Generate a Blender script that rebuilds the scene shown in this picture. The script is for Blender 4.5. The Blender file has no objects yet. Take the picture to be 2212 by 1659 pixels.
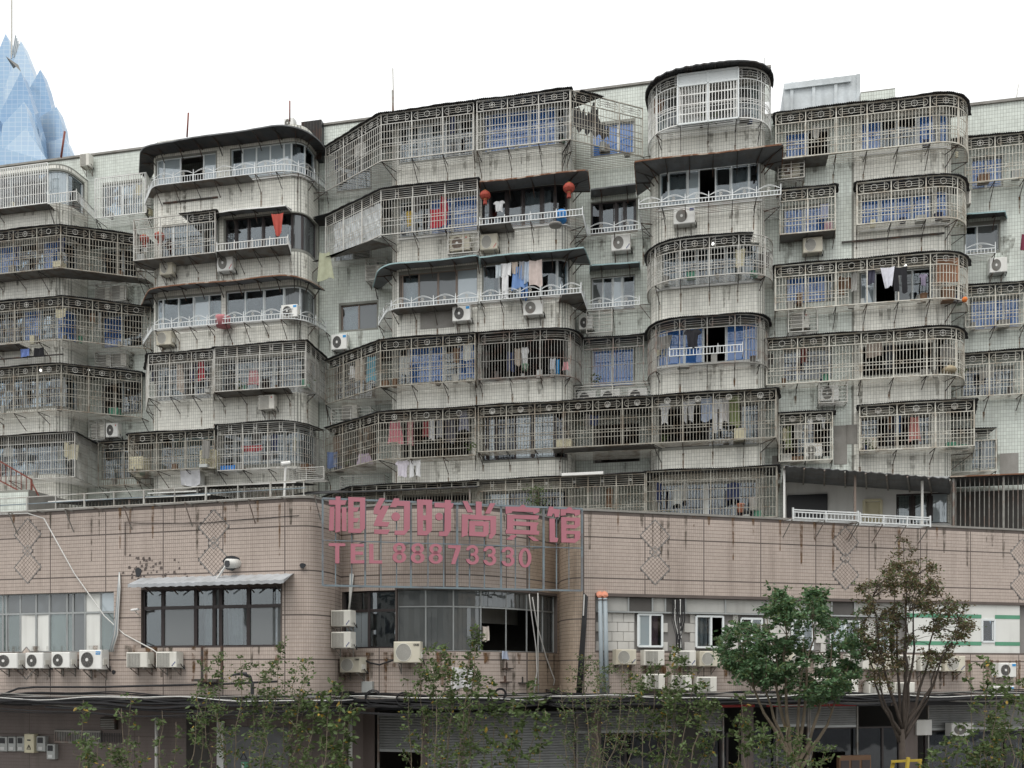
import bpy, math, random
import numpy as np
from mathutils import Vector, Matrix
R = random.Random(7)
NR = np.random.RandomState(7)
sc = bpy.context.scene
COL = sc.collection
# ------------------------------------------------------------------ camera
H, F, CX, HV = 4.0, 1944.0, 1106.0, 1452.6     # eye height, focal length and horizon in the 2212-wide measuring grid
cam = bpy.data.cameras.new('camera'); cam_o = bpy.data.objects.new('camera', cam); COL.objects.link(cam_o)
cam.sensor_width = 36; cam.lens = 36 * F / 2212; cam.shift_y = (HV - 829.5) / 2212
cam.clip_start = 0.1; cam.clip_end = 6000
cam_o.location = (0, 0, H); cam_o.rotation_euler = (math.pi / 2, 0, 0)
sc.camera = cam_o
# ------------------------------------------------------------------ overcast daylight
W = bpy.data.worlds.new('World'); sc.world = W; W.use_nodes = True
nt = W.node_tree; nt.nodes.clear()
SUN_EL, SUN_ROT = math.radians(62), math.radians(205)
sky = nt.nodes.new('ShaderNodeTexSky'); sky.sky_type = 'NISHITA'; sky.sun_disc = False
sky.sun_elevation = SUN_EL; sky.sun_rotation = SUN_ROT; sky.dust_density = 4; sky.air_density = 1.5
tc = nt.nodes.new('ShaderNodeTexCoord')
cl = nt.nodes.new('ShaderNodeTexNoise'); cl.inputs['Scale'].default_value = 1.6; cl.inputs['Detail'].default_value = 5
cr = nt.nodes.new('ShaderNodeValToRGB')
cr.color_ramp.elements[0].position = .3; cr.color_ramp.elements[0].color = (7.9, 8.0, 7.95, 1)
cr.color_ramp.elements[1].position = .7; cr.color_ramp.elements[1].color = (8.9, 8.95, 8.85, 1)
mx = nt.nodes.new('ShaderNodeMixRGB'); mx.inputs[0].default_value = .93
bg = nt.nodes.new('ShaderNodeBackground'); bg.inputs[1].default_value = 0.1
wo = nt.nodes.new('ShaderNodeOutputWorld')
nt.links.new(tc.outputs['Generated'], cl.inputs['Vector']); nt.links.new(cl.outputs[0], cr.inputs[0])
nt.links.new(sky.outputs[0], mx.inputs[1]); nt.links.new(cr.outputs[0], mx.inputs[2])
nt.links.new(mx.outputs[0], bg.inputs[0]); nt.links.new(bg.outputs[0], wo.inputs[0])
sun = bpy.data.lights.new('sun', 'SUN'); sun.energy = 1.4; sun.angle = math.radians(32); sun.color = (1, .97, .93)
sun_o = bpy.data.objects.new('sun', sun); COL.objects.link(sun_o)
sun_o.rotation_euler = (math.radians(28), 0, math.radians(-25)); sun_o.location = (-20, -30, 60)
vs = sc.view_settings; vs.view_transform = 'Standard'; vs.look = 'None'; vs.gamma = 1; vs.exposure = 0.62
vs.use_curve_mapping = False
# ------------------------------------------------------------------ materials
M = {}
def mat(name, col, rough=.6, metal=0., var=.12, vscale=3., streak=0., streakcol=(.08, .07, .055), island=0., spec=.4,
        fine=0., rustcol=None, rust=0.):
    m = bpy.data.materials.new(name); m.use_nodes = True; t = m.node_tree; n = t.nodes; L = t.links
    b = n['Principled BSDF']; b.inputs['Roughness'].default_value = rough; b.inputs['Metallic'].default_value = metal
    b.inputs['Specular IOR Level'].default_value = spec
    geo = n.new('ShaderNodeNewGeometry')
    col4 = (*col, 1)
    rgb = n.new('ShaderNodeRGB'); rgb.outputs[0].default_value = col4; out = rgb.outputs[0]
    def mix(fac, c2, a, typ='MIX', f0=None):
        x = n.new('ShaderNodeMixRGB'); x.blend_type = typ
        if f0 is not None: x.inputs[0].default_value = f0
        else: L.new(fac, x.inputs[0])
        L.new(a, x.inputs[1])
        if hasattr(c2, 'links'): L.new(c2, x.inputs[2])
        else: x.inputs[2].default_value = c2
        return x.outputs[0]
    def noise(scale, detail=4, vec=None, lo=.35, hi=.65):
        x = n.new('ShaderNodeTexNoise'); x.inputs['Scale'].default_value = scale; x.inputs['Detail'].default_value = detail
        L.new(vec or geo.outputs['Position'], x.inputs['Vector'])
        r = n.new('ShaderNodeMapRange'); r.inputs[1].default_value = lo; r.inputs[2].default_value = hi
        L.new(x.outputs[0], r.inputs[0]); return r.outputs[0]
    def scl(f, k):
        x = n.new('ShaderNodeMath'); x.operation = 'MULTIPLY'; L.new(f, x.inputs[0]); x.inputs[1].default_value = k; return x.outputs[0]
    if var: out = mix(scl(noise(vscale), var), (col[0]*.45, col[1]*.43, col[2]*.4, 1), out)
    if fine: out = mix(scl(noise(vscale*14, 2), fine), (col[0]*.5, col[1]*.5, col[2]*.5, 1), out)
    if island:
        s = n.new('ShaderNodeHueSaturation'); v = n.new('ShaderNodeMapRange'); v.inputs[3].default_value = 1-island; v.inputs[4].default_value = 1+island*.6
        L.new(geo.outputs['Random Per Island'], v.inputs[0]); L.new(v.outputs[0], s.inputs['Value']); L.new(out, s.inputs['Color']); out = s.outputs[0]
    if streak:
        mp = n.new('ShaderNodeMapping'); mp.inputs['Scale'].default_value = (2.2, 2.2, .22); L.new(geo.outputs['Position'], mp.inputs[0])
        out = mix(scl(noise(1.3, 5, mp.outputs[0], .5, .75), streak), (*streakcol, 1), out)
    if rust:
        out = mix(scl(noise(2.6, 6, None, .5, .6), rust), (*(rustcol or (.16, .055, .025)), 1), out)
    L.new(out, b.inputs['Base Color'])
    M[name] = m; return m
def glass(name, tint=(.75, .8, .8), refl=.14, body=None, bodyfac=0.):
    m = bpy.data.materials.new(name); m.use_nodes = True; t = m.node_tree; n = t.nodes; L = t.links; n.clear()
    o = n.new('ShaderNodeOutputMaterial'); tr = n.new('ShaderNodeBsdfTransparent'); tr.inputs[0].default_value = (*tint, 1)
    first = tr.outputs[0]
    if body:
        d = n.new('ShaderNodeBsdfDiffuse'); d.inputs[0].default_value = (*body, 1)
        mm = n.new('ShaderNodeMixShader'); mm.inputs[0].default_value = bodyfac
        L.new(first, mm.inputs[1]); L.new(d.outputs[0], mm.inputs[2]); first = mm.outputs[0]
    g = n.new('ShaderNodeBsdfGlossy'); g.inputs['Roughness'].default_value = .03; g.inputs[0].default_value = (.9, .95, 1, 1)
    geo = n.new('ShaderNodeNewGeometry'); ns = n.new('ShaderNodeTexNoise'); ns.inputs['Scale'].default_value = .9
    bp = n.new('ShaderNodeBump'); bp.inputs['Strength'].default_value = .05; bp.inputs['Distance'].default_value = .3
    L.new(geo.outputs['Position'], ns.inputs['Vector']); L.new(ns.outputs[0], bp.inputs['Height']); L.new(bp.outputs[0], g.inputs['Normal'])
    fr = n.new('ShaderNodeFresnel'); fr.inputs[0].default_value = 1.5
    ad = n.new('ShaderNodeMath'); ad.operation = 'ADD'; ad.inputs[1].default_value = refl; ad.use_clamp = True
    L.new(fr.outputs[0], ad.inputs[0])
    mxs = n.new('ShaderNodeMixShader'); L.new(ad.outputs[0], mxs.inputs[0]); L.new(first, mxs.inputs[1]); L.new(g.outputs[0], mxs.inputs[2])
    L.new(mxs.outputs[0], o.inputs[0]); M[name] = m; return m
mat('tile_cream', (.775, .77, .705), .35, 0, .14, .8, .22, island=.08)
mat('tile_mint', (.655, .705, .655), .35, 0, .14, .8, .22, island=.08)
mat('tile_shaded', (.16, .13, .12), .5, 0, .3, 1, .4)  # ground-floor tile: overhang shade put into the dark base colour, plus grime streaks
mat('tile_pink', (.475, .40, .352), .4, 0, .16, .7, .28, (.14, .10, .075), island=.06)
mat('tile_tan', (.43, .345, .27), .4, 0, .25, .7, .45, (.09, .06, .035), island=.10)
mat('grout_pale', (.26, .265, .24), .9, 0, .3, 2)
mat('grout_pink', (.13, .108, .098), .9, 0, .3, 2)
mat('plaster', (.42, .42, .40), .9, 0, .3, 1.2, .3)
mat('white_plaster', (.66, .67, .66), .85, 0, .15, 1.2, .15)
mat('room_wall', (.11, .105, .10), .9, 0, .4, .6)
mat('concrete', (.30, .29, .27), .9, 0, .35, 2, .3, fine=.2)
mat('painted_cement', (.62, .67, .70), .8, 0, .5, .9, .35, (.2, .23, .25), fine=.2)
mat('ivory_steel', (.60, .585, .52), .45, .1, .3, 5, rust=.4, rustcol=(.22, .14, .07))
mat('aged_steel', (.36, .345, .30), .5, .2, .4, 5, rust=.5, rustcol=(.14, .09, .05))
mat('steel', (.50, .495, .465), .42, .2, .3, 5, rust=.3, rustcol=(.17, .12, .07))
mat('bright_steel', (.66, .68, .68), .35, .5, .2, 5)
mat('white_bar', (.74, .75, .73), .4, .1, .2, 5, rust=.12)
mat('dull_steel', (.28, .275, .255), .5, .3, .4, 5, rust=.4)
mat('dark_iron', (.07, .065, .06), .7, .2, .4, 6, rust=.5, rustcol=(.12, .05, .025))
mat('rusty_red', (.20, .06, .045), .7, 0, .3, 5, rust=.4)
mat('roof_dark', (.055, .058, .062), .75, .1, .4, 2, rust=.25, rustcol=(.09, .06, .045))
mat('roof_grey', (.16, .17, .18), .7, .1, .4, 2, rust=.2, rustcol=(.12, .09, .07))
mat('rust_edge', (.19, .09, .05), .8, 0, .3, 4, rust=.6, rustcol=(.5, .45, .38))
mat('teal_edge', (.32, .46, .48), .7, 0, .3, 4)
mat('deck_plate', (.20, .195, .185), .8, .1, .4, 3, rust=.5, rustcol=(.12, .08, .05))
mat('frame_white', (.70, .74, .75), .4, 0, .12, 3)
mat('frame_alu', (.38, .40, .40), .4, .4, .2, 3)
mat('frame_dark', (.045, .036, .036), .4, 0, .2, 3)
mat('frame_bronze', (.24, .19, .16), .45, .2, .2, 3)
mat('curtain_white', (.66, .68, .70), .9, 0, .25, 4)
mat('curtain_blue', (.07, .20, .52), .8, 0, .3, 4)
mat('curtain_violet', (.33, .30, .42), .9, 0, .25, 4)
mat('curtain_green', (.07, .22, .15), .8, 0, .25, 4)
mat('curtain_pink', (.52, .30, .38), .9, 0, .2, 4)
mat('curtain_navy', (.022, .035, .095), .8, 0, .3, 4)
mat('plastic_sheet', (.62, .66, .68), .35, 0, .4, 6)
mat('ac_old', (.60, .57, .47), .55, 0, .25, 2, .4, (.2, .15, .09))
mat('ac_white', (.76, .765, .74), .45, 0, .14, 2, .22, (.2, .17, .12))
mat('ac_cream', (.70, .69, .635), .5, 0, .2, 2, .3, (.2, .16, .1))
mat('fan_black', (.035, .036, .04), .5, 0, .2, 6)
mat('fan_grey', (.22, .215, .20), .6, 0, .25, 6)
mat('hub_white', (.72, .72, .70), .4)
mat('sticker_blue', (.03, .28, .62), .5)
mat('sticker_red', (.5, .05, .05), .5)
mat('sticker_navy', (.05, .07, .2), .5)
mat('lantern_red', (.42, .075, .05), .7, 0, .35, 9)
mat('gold', (.5, .38, .12), .5, .3)
mat('sign_pink', (.43, .165, .205), .5, 0, .16, 1.6, .12, (.25, .1, .12))
mat('sign_edge', (.06, .02, .03), .6)
mat('sign_steel', (.22, .27, .30), .45, .4, .25, 4, rust=.25)
mat('block_white', (.62, .61, .58), .9, 0, .22, 1.5, .2, island=.05)
mat('mortar', (.26, .25, .24), .95)
mat('panel_white', (.70, .71, .68), .6, 0, .12, 1, .2)
mat('panel_green', (.10, .30, .19), .6, 0, .2, 2)
mat('pipe_grey', (.30, .35, .38), .5, 0, .2, 3)
mat('pipe_orange', (.62, .25, .16), .5, 0, .15, 3)
mat('pipe_white', (.68, .68, .65), .5, 0, .2, 3)
mat('cable_black', (.018, .018, .02), .6)
mat('glass_navy_pane', (.04, .05, .06), .15)
mat('cable_white', (.62, .62, .60), .6)
mat('shutter', (.22, .23, .23), .45, .3, .25, 2, .25)
mat('shop_dark', (.02, .022, .026), .3)
mat('red_strip', (.35, .03, .03), .5)
mat('wood_brown', (.16, .09, .05), .6, 0, .2, 5)
mat('meter_grey', (.42, .44, .43), .5, 0, .2, 3, .2)
mat('asphalt', (.05, .05, .052), .9, 0, .3, 1.5, fine=.3)
mat('paving', (.28, .27, .26), .9, 0, .3, 1.5, fine=.2)
mat('bark', (.20, .165, .12), .9, 0, .4, 8)
mat('awning_grey', (.42, .44, .46), .5, .2, .3, 2, .3)
mat('bark_red', (.075, .06, .05), .9, 0, .4, 8)
mat('leaf_green', (.115, .17, .06), .55, 0, .5, 1.2, island=.45)
mat('leaf_deep', (.115, .215, .10), .5, 0, .5, 1.2, island=.5)
mat('leaf_rust', (.17, .13, .065), .6, 0, .6, 1.0, island=.5)
mat('leaf_yellow', (.40, .27, .05), .6, 0, .3, 3, island=.3)
mat('stake_yellow', (.45, .33, .05), .5)
mat('soil', (.10, .08, .06), .95)
mat('crate_cream', (.66, .62, .45), .6)
mat('tarp_teal', (.09, .30, .31), .5, 0, .3, 2)
mat('bamboo', (.36, .30, .20), .7, 0, .3, 6)
mat('mesh_net', (.40, .42, .34), .8, 0, .3, 4)
glass('glass_clear', (.72, .76, .77), .06)
glass('glass_pale', (.7, .75, .76), .12, (.52, .60, .64), .55)
glass('glass_green', (.6, .68, .65), .08, (.20, .25, .24), .55)
glass('glass_blue', (.45, .55, .85), .07, (.08, .23, .60), .6)
glass('glass_dark', (.35, .37, .4), .06)
glass('glass_grey', (.5, .52, .52), .05, (.16, .17, .17), .65)
def translucent(name, k=.35):
    m = M[name]; n = m.node_tree.nodes; L = m.node_tree.links; b = n['Principled BSDF']; o = n['Material Output']; t = n.new('ShaderNodeBsdfTranslucent'); x = n.new('ShaderNodeMixShader'); x.inputs[0].default_value = k
    L.new(b.inputs['Base Color'].links[0].from_socket, t.inputs[0]); L.new(b.outputs[0], x.inputs[1]); L.new(t.outputs[0], x.inputs[2]); L.new(x.outputs[0], o.inputs[0])
for k in ('leaf_green', 'leaf_deep', 'leaf_rust', 'leaf_yellow'): translucent(k)
def stain(name, col, k):
    m = mat(name, col, .95, 0, .3, 6); n = m.node_tree.nodes; L = m.node_tree.links; b = n['Principled BSDF']; t = n.new('ShaderNodeBsdfTransparent'); x = n.new('ShaderNodeMixShader'); x.inputs[0].default_value = k
    ge = n.new('ShaderNodeNewGeometry'); ns = n.new('ShaderNodeTexNoise'); ns.inputs['Scale'].default_value = 5; ns.inputs['Detail'].default_value = 5; r = n.new('ShaderNodeMapRange'); r.inputs[1].default_value = .35; r.inputs[2].default_value = .65; r.inputs[4].default_value = k
    L.new(ge.outputs['Position'], ns.inputs['Vector']); L.new(ns.outputs[0], r.inputs[0]); L.new(r.outputs[0], x.inputs[0]); L.new(t.outputs[0], x.inputs[1]); L.new(b.outputs[0], x.inputs[2]); L.new(x.outputs[0], n['Material Output'].inputs[0])
stain('rust_stain', (.17, .095, .045), .85); stain('pale_grime', (.16, .15, .12), .42); stain('dirt_stain', (.10, .085, .065), .6)
# ------------------------------------------------------------------ mesh builder
class MB:
    def __init__(s): s.v = []; s.f = []
    def add(s, vs, fs):
        o = len(s.v); s.v.extend(vs); s.f.extend([tuple(i + o for i in f) for f in fs]); return s
    def box(s, x0, x1, y0, y1, z0, z1):
        return s.add([(x0,y0,z0),(x1,y0,z0),(x1,y1,z0),(x0,y1,z0),(x0,y0,z1),(x1,y0,z1),(x1,y1,z1),(x0,y1,z1)],
                     [(3,2,1,0),(4,5,6,7),(0,1,5,4),(1,2,6,5),(2,3,7,6),(3,0,4,7)])
    def cham(s, x0, x1, y0, y1, z0, z1, c):
        "box with its front (y0) edges chamfered"
        return s.add([(x0,y0+c,z0),(x1,y0+c,z0),(x1,y0+c,z1),(x0,y0+c,z1),(x0+c,y0,z0+c),(x1-c,y0,z0+c),(x1-c,y0,z1-c),(x0+c,y0,z1-c),
                      (x0,y1,z0),(x1,y1,z0),(x1,y1,z1),(x0,y1,z1)],
                     [(4,5,6,7),(0,1,5,4),(1,2,6,5),(2,3,7,6),(3,0,4,7),(8,9,1,0),(9,10,2,1),(10,11,3,2),(11,8,0,3),(11,10,9,8)])
    def tube(s, pts, r, n=4, r1=None, caps=True, flat=1.0):
        P = [Vector(p) for p in pts]; k = len(P)
        if k < 2: return s
        o = len(s.v); up = Vector((0, 0, 1))
        for i, p in enumerate(P):
            d = (P[min(i+1, k-1)] - P[max(i-1, 0)])
            if d.length < 1e-9: d = Vector((1, 0, 0))
            d.normalize()
            a = d.cross(up) if abs(d.z) < .95 else d.cross(Vector((0, 1, 0)))
            a.normalize(); b = a.cross(d)
            sc_ = 1.0
            if 0 < i < k-1:
                d1 = (P[i]-P[i-1]).normalized(); cs = max(.45, d1.dot(d)); sc_ = 1/cs
            rr = r if r1 is None else r + (r1-r)*i/(k-1)
            for j in range(n):
                an = 2*math.pi*(j+.5)/n
                q = p + a*(math.cos(an)*rr*sc_) + b*(math.sin(an)*rr*flat)
                s.v.append((q.x, q.y, q.z))
        for i in range(k-1):
            for j in range(n):
                s.f.append((o+i*n+j, o+i*n+(j+1) % n, o+(i+1)*n+(j+1) % n, o+(i+1)*n+j))
        if caps:
            s.f.append(tuple(o+j for j in reversed(range(n)))); s.f.append(tuple(o+(k-1)*n+j for j in range(n)))
        return s
    def bar(s, p, q, w): return s.tube([p, q], w*.7071, 4)
    def disc(s, c, r, y0, y1, n=20, ri=0.):
        "short cylinder facing -y, from y0 (front) to y1"
        x, z = c; o = len(s.v)
        for k in range(n):
            a = 2*math.pi*k/n; s.v += [(x+r*math.cos(a), y0, z+r*math.sin(a)), (x+r*math.cos(a), y1, z+r*math.sin(a))]
        if ri:
            for k in range(n):
                a = 2*math.pi*k/n; s.v += [(x+ri*math.cos(a), y0, z+ri*math.sin(a)), (x+ri*math.cos(a), y1, z+ri*math.sin(a))]
        for k in range(n):
            a, b = o+2*k, o+2*((k+1) % n); s.f.append((a, b, b+1, a+1))
            if ri:
                c_, d_ = a+2*n, b+2*n; s.f += [(a, c_, d_, b), (c_, c_+1, d_+1, d_)]
        if not ri: s.f.append(tuple(o+2*k for k in range(n)))
        return s
    def ring(s, c, r, w, n=14, ax=1):
        x, z = c
        pts = [(x+r*math.cos(2*math.pi*k/n), 0, z+r*math.sin(2*math.pi*k/n)) for k in range(n+1)]
        return s.tube(pts, w*.7, 4, caps=False)
    def prism(s, poly, y0, y1):
        n = len(poly); o = len(s.v)
        s.v += [(x, y0, z) for x, z in poly] + [(x, y1, z) for x, z in poly]
        s.f.append(tuple(o+i for i in range(n))); s.f.append(tuple(o+n+i for i in reversed(range(n))))
        for i in range(n): s.f.append((o+i, o+n+i, o+n+(i+1) % n, o+(i+1) % n))
        return s
    def tri(s): return sum(len(f)-2 for f in s.f)
NTRI = [0]
def mesh(name, mb, m, smooth=False):
    me = bpy.data.meshes.new(name); me.from_pydata(mb.v, [], mb.f); me.materials.append(M[m]); 
    if smooth: me.shade_smooth()
    NTRI[0] += mb.tri(); return me
def npmesh(name, V, Q, m):
    "quads from arrays"
    me = bpy.data.meshes.new(name); V = np.asarray(V, 'f4'); Q = np.asarray(Q, 'i4')
    me.vertices.add(len(V)); me.vertices.foreach_set('co', V.ravel())
    me.loops.add(Q.size); me.loops.foreach_set('vertex_index', Q.ravel())
    me.polygons.add(len(Q)); k = Q.shape[1]
    me.polygons.foreach_set('loop_start', np.arange(0, Q.size, k, dtype='i4'))
    me.polygons.foreach_set('loop_total', np.full(len(Q), k, 'i4'))
    me.update(calc_edges=True); me.validate(); me.shade_flat(); me.materials.append(M[m]); NTRI[0] += len(Q)*(k-2); return me
# ------------------------------------------------------------------ frames: a vertical facade plane, s along it, o out of it
class Frame:
    def __init__(f, ox, oy, ang): f.ox, f.oy, f.a = ox, oy, ang; f.c, f.s = math.cos(ang), math.sin(ang)
    def S(f, u, o=0.):
        k = (u-CX)/F; c, sn = f.c, f.s
        return (k*f.oy - f.ox - o*(sn + k*c)) / (c - k*sn)
    def P(f, u, v, o=0.):
        s = f.S(u, o); Y = f.oy + f.s*s - f.c*o
        return s, H + (HV-v)*Y/F
    def X(f, s, o): return f.ox + f.c*s + f.s*o, f.oy + f.s*s - f.c*o
    def px(f, u, o=0.):
        s = f.S(u, o); return F/(f.oy + f.s*s - f.c*o)          # grid units per metre there
WORLD = Frame(0, 0, 0)
AF = Frame(0, 35, math.atan2(-.2002, .9798))
BASE = {}
def thing(name, label, cat, fr, base, group=None):
    o = bpy.data.objects.new(name, None); COL.objects.link(o); o.empty_display_size = .2
    x, y = fr.X(base[0], -base[1]); o.location = (x, y, base[2]); o.rotation_euler = (0, 0, fr.a)
    o['label'] = label; o['category'] = cat
    if group: o['group'] = group
    BASE[o.name] = base; return o
def part(name, mb, m, par, smooth=False, kind=None, label=None, me=None):
    "part or sub-part: vertices given in the frame of its thing"
    b = BASE[par.name]
    if me is None:
        if not mb.v: return None
        mb.v = [(x-b[0], y-b[1], z-b[2]) for x, y, z in mb.v]; me = mesh(name, mb, m, smooth)
    o = bpy.data.objects.new(name, me); COL.objects.link(o); o.parent = par; BASE[o.name] = b
    if kind: o['kind'] = kind
    if label: o['label'] = label
    return o
def put(name, me, par, loc, rz=0., scale=None):
    "a piece sharing mesh data, at loc in the frame of its thing"
    b = BASE[par.name]; o = bpy.data.objects.new(name, me); COL.objects.link(o); o.parent = par
    o.location = (loc[0]-b[0], loc[1]-b[1], loc[2]-b[2]); o.rotation_euler = (0, 0, rz)
    if scale: o.scale = scale
    return o
def single(name, mb, m, label, cat, fr, base, group=None, smooth=False, kind=None):
    mb.v = [(x-base[0], y-base[1], z-base[2]) for x, y, z in mb.v]
    o = bpy.data.objects.new(name, mesh(name, mb, m, smooth)); COL.objects.link(o)
    x, y = fr.X(base[0], -base[1]); o.location = (x, y, base[2]); o.rotation_euler = (0, 0, fr.a)
    if label: o['label'] = label
    if cat: o['category'] = cat
    if group: o['group'] = group
    if kind: o['kind'] = kind
    return o
def copy_tree(t):
    "a copy of a thing with copies of its parts and sub-parts"
    c = t.copy(); COL.objects.link(c)
    for ch in list(t.children):
        d = ch.copy(); COL.objects.link(d); d.parent = c
        for g in ch.children:
            e = g.copy(); COL.objects.link(e); e.parent = d
    return c
# ------------------------------------------------------------------ plan paths (points in a frame: s, o)
def fillet(V, seg=9):
    out = []
    for i, (x, y, r) in enumerate(V):
        if r <= 0 or i in (0, len(V)-1): out.append((x, y)); continue
        p = Vector((x, y)); a = Vector(V[i-1][:2])-p; b = Vector(V[i+1][:2])-p
        la, lb = a.length, b.length; a.normalize(); b.normalize()
        th = a.angle(b); d = min(r/math.tan(th/2), la*.49 if i > 1 else la*.98, lb*.49 if i < len(V)-2 else lb*.98)
        p0, p2 = p+a*d, p+b*d
        for k in range(seg+1):
            t = k/seg; q = p0*(1-t)**2 + p*(2*t*(1-t)*1.0) + p2*t*t
            # blend quadratic towards the circle
            out.append((q.x, q.y))
    return out
class Path:
    def __init__(s, fr, pts):
        s.fr = fr; s.p = np.array(pts, float); d = np.hypot(*np.diff(s.p, axis=0).T)
        keep = np.r_[True, d > 1e-6]; s.p = s.p[keep]
        d = np.diff(s.p, axis=0); l = np.hypot(d[:, 0], d[:, 1]); s.t = np.r_[0, np.cumsum(l)]; s.L = s.t[-1]
        tan = d/l[:, None]; s.nseg = np.stack([-tan[:, 1], tan[:, 0]], 1)          # outward normal in (s,o)
        D = np.linspace(0, s.L, int(s.L/.03)+2); s.D = D
        q = s.at(D); X = fr.ox+fr.c*q[:, 0]+fr.s*q[:, 1]; Y = fr.oy+fr.s*q[:, 0]-fr.c*q[:, 1]
        s.U = CX+F*X/Y; s.Y = Y
    def at(s, t, off=0.):
        t = np.asarray(t, float)
        x = np.interp(t, s.t, s.p[:, 0]); y = np.interp(t, s.t, s.p[:, 1])
        if np.any(np.asarray(off) != 0):
            k = np.clip(np.searchsorted(s.t, t, 'right')-1, 0, len(s.nseg)-1)
            # smooth the normal inside short (rounded) segments
            n = s.nseg[k]; x = x+n[..., 0]*off; y = y+n[..., 1]*off
        return np.stack([x, y], -1)
    def t_u(s, u, lo=None, hi=None):
        "path position seen first along the sight line at u"
        U, D = s.U-u, s.D
        h = np.where(U[:-1]*U[1:] <= 0)[0]
        if lo is not None: h = h[(D[h] >= lo) & (D[h] <= hi)]
        if len(h) == 0: return float(D[np.argmin(np.abs(U))])
        i = h[np.argmin(s.Y[h])]; w = abs(U[i])/(abs(U[i])+abs(U[i+1])+1e-12); return float(D[i]+w*(D[i+1]-D[i]))
    def near(s, q):
        P = s.at(s.D); return float(s.D[np.argmin(((P-np.array(q))**2).sum(1))])
    def sub(s, t0, t1):
        rev = t1 < t0
        a, b = (t1, t0) if rev else (t0, t1)
        ts = [a]+[t for t in s.t if a+1e-4 < t < b-1e-4]+[b]
        return ts[::-1] if rev else ts
    def z(s, t, v):
        q = s.at(t); Y = s.fr.oy+s.fr.s*q[0]-s.fr.c*q[1]; return H+(HV-v)*Y/F
    def v3(s, t, z, off=0.):
        q = s.at(t, off); return (float(q[0]), -float(q[1]), z)
def tilewall(path, t0, t1, z0, z1, holes, par, mtile, tw, th, gap, joint=None, singles=None, skip=None, name='tile_cladding'):
    "tiles standing 8 mm proud of the grout, holes = (t0,t1,z0,z1)"
    def grid(a, b, w, per, jw):
        out = []; x = a; k = 0
        while x + w <= b + 1e-6:
            out.append(x); x += w; k += 1
            if per and k % per == 0: x += jw
        return np.array(out)
    ct = grid(t0, t1, tw, joint[0] if joint else 0, joint[2] if joint else 0)
    cz = grid(z0, z1, th, joint[1] if joint else 0, joint[2] if joint else 0)
    T, Z = np.meshgrid(ct, cz); T = T.ravel(); Z = Z.ravel(); keep = np.ones(len(T), bool)
    for a, b, c, d in holes: keep &= ~((T+tw > a+.01) & (T < b-.01) & (Z+th > c+.01) & (Z < d-.01))
    if skip is not None: keep &= ~skip(T+tw/2, Z+th/2)
    T, Z = T[keep], Z[keep]
    if singles:
        su, sv = singles; d = (T-su)**2+(Z-sv)**2; o = np.argsort(d); one = o[:300]; rest = np.sort(o[300:])
        mb = MB(); g = gap/2; gw = gap*.45/2 if joint else g
        mb.add([(-tw/2+gw,-.002,g),(tw/2-gw,-.002,g),(tw/2-gw,-.002,th-g),(-tw/2+gw,-.002,th-g),(-tw/2+gw*.96,0,g*.96),(tw/2-gw*.96,0,g*.96),(tw/2-gw*.96,0,th-g*.96),(-tw/2+gw*.96,0,th-g*.96)],
               [(0,1,2,3),(4,5,1,0),(5,6,2,1),(6,7,3,2),(7,4,0,3)])
        me = mesh('tile', mb, mtile)
        for i in one:
            a = path.at(T[i]); b = path.at(T[i]+tw); m_ = (a+b)/2
            put('tile', me, par, (m_[0], -m_[1], float(Z[i])), math.atan2(-(b-a)[1], (b-a)[0]))
        T, Z = T[rest], Z[rest]
    n = len(T)
    if n == 0: return
    g = gap/2; gv = gap*.45/2 if joint else g; V = np.zeros((n, 8, 3)); b = BASE[par.name]
    for j, (dt, dz, off) in enumerate([(gv, g, .002), (tw-gv, g, .002), (tw-gv, th-g, .002), (gv, th-g, .002), (gv*.96, g*.96, 0), (tw-gv*.96, g*.96, 0), (tw-gv*.96, th-g*.96, 0), (gv*.96, th-g*.96, 0)]):
        q = path.at(T+dt, off if off else 0.)
        V[:, j, 0] = q[:, 0]-b[0]; V[:, j, 1] = -q[:, 1]-b[1]; V[:, j, 2] = Z+dz-b[2]
    Q = np.array([(0,1,2,3),(4,5,1,0),(5,6,2,1),(6,7,3,2),(7,4,0,3)])
    Q = (np.arange(n)[:, None, None]*8+Q[None]).reshape(-1, 4)
    return part(name, None, mtile, par, me=npmesh(name, V.reshape(-1, 3), Q, mtile), kind='stuff')
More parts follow.
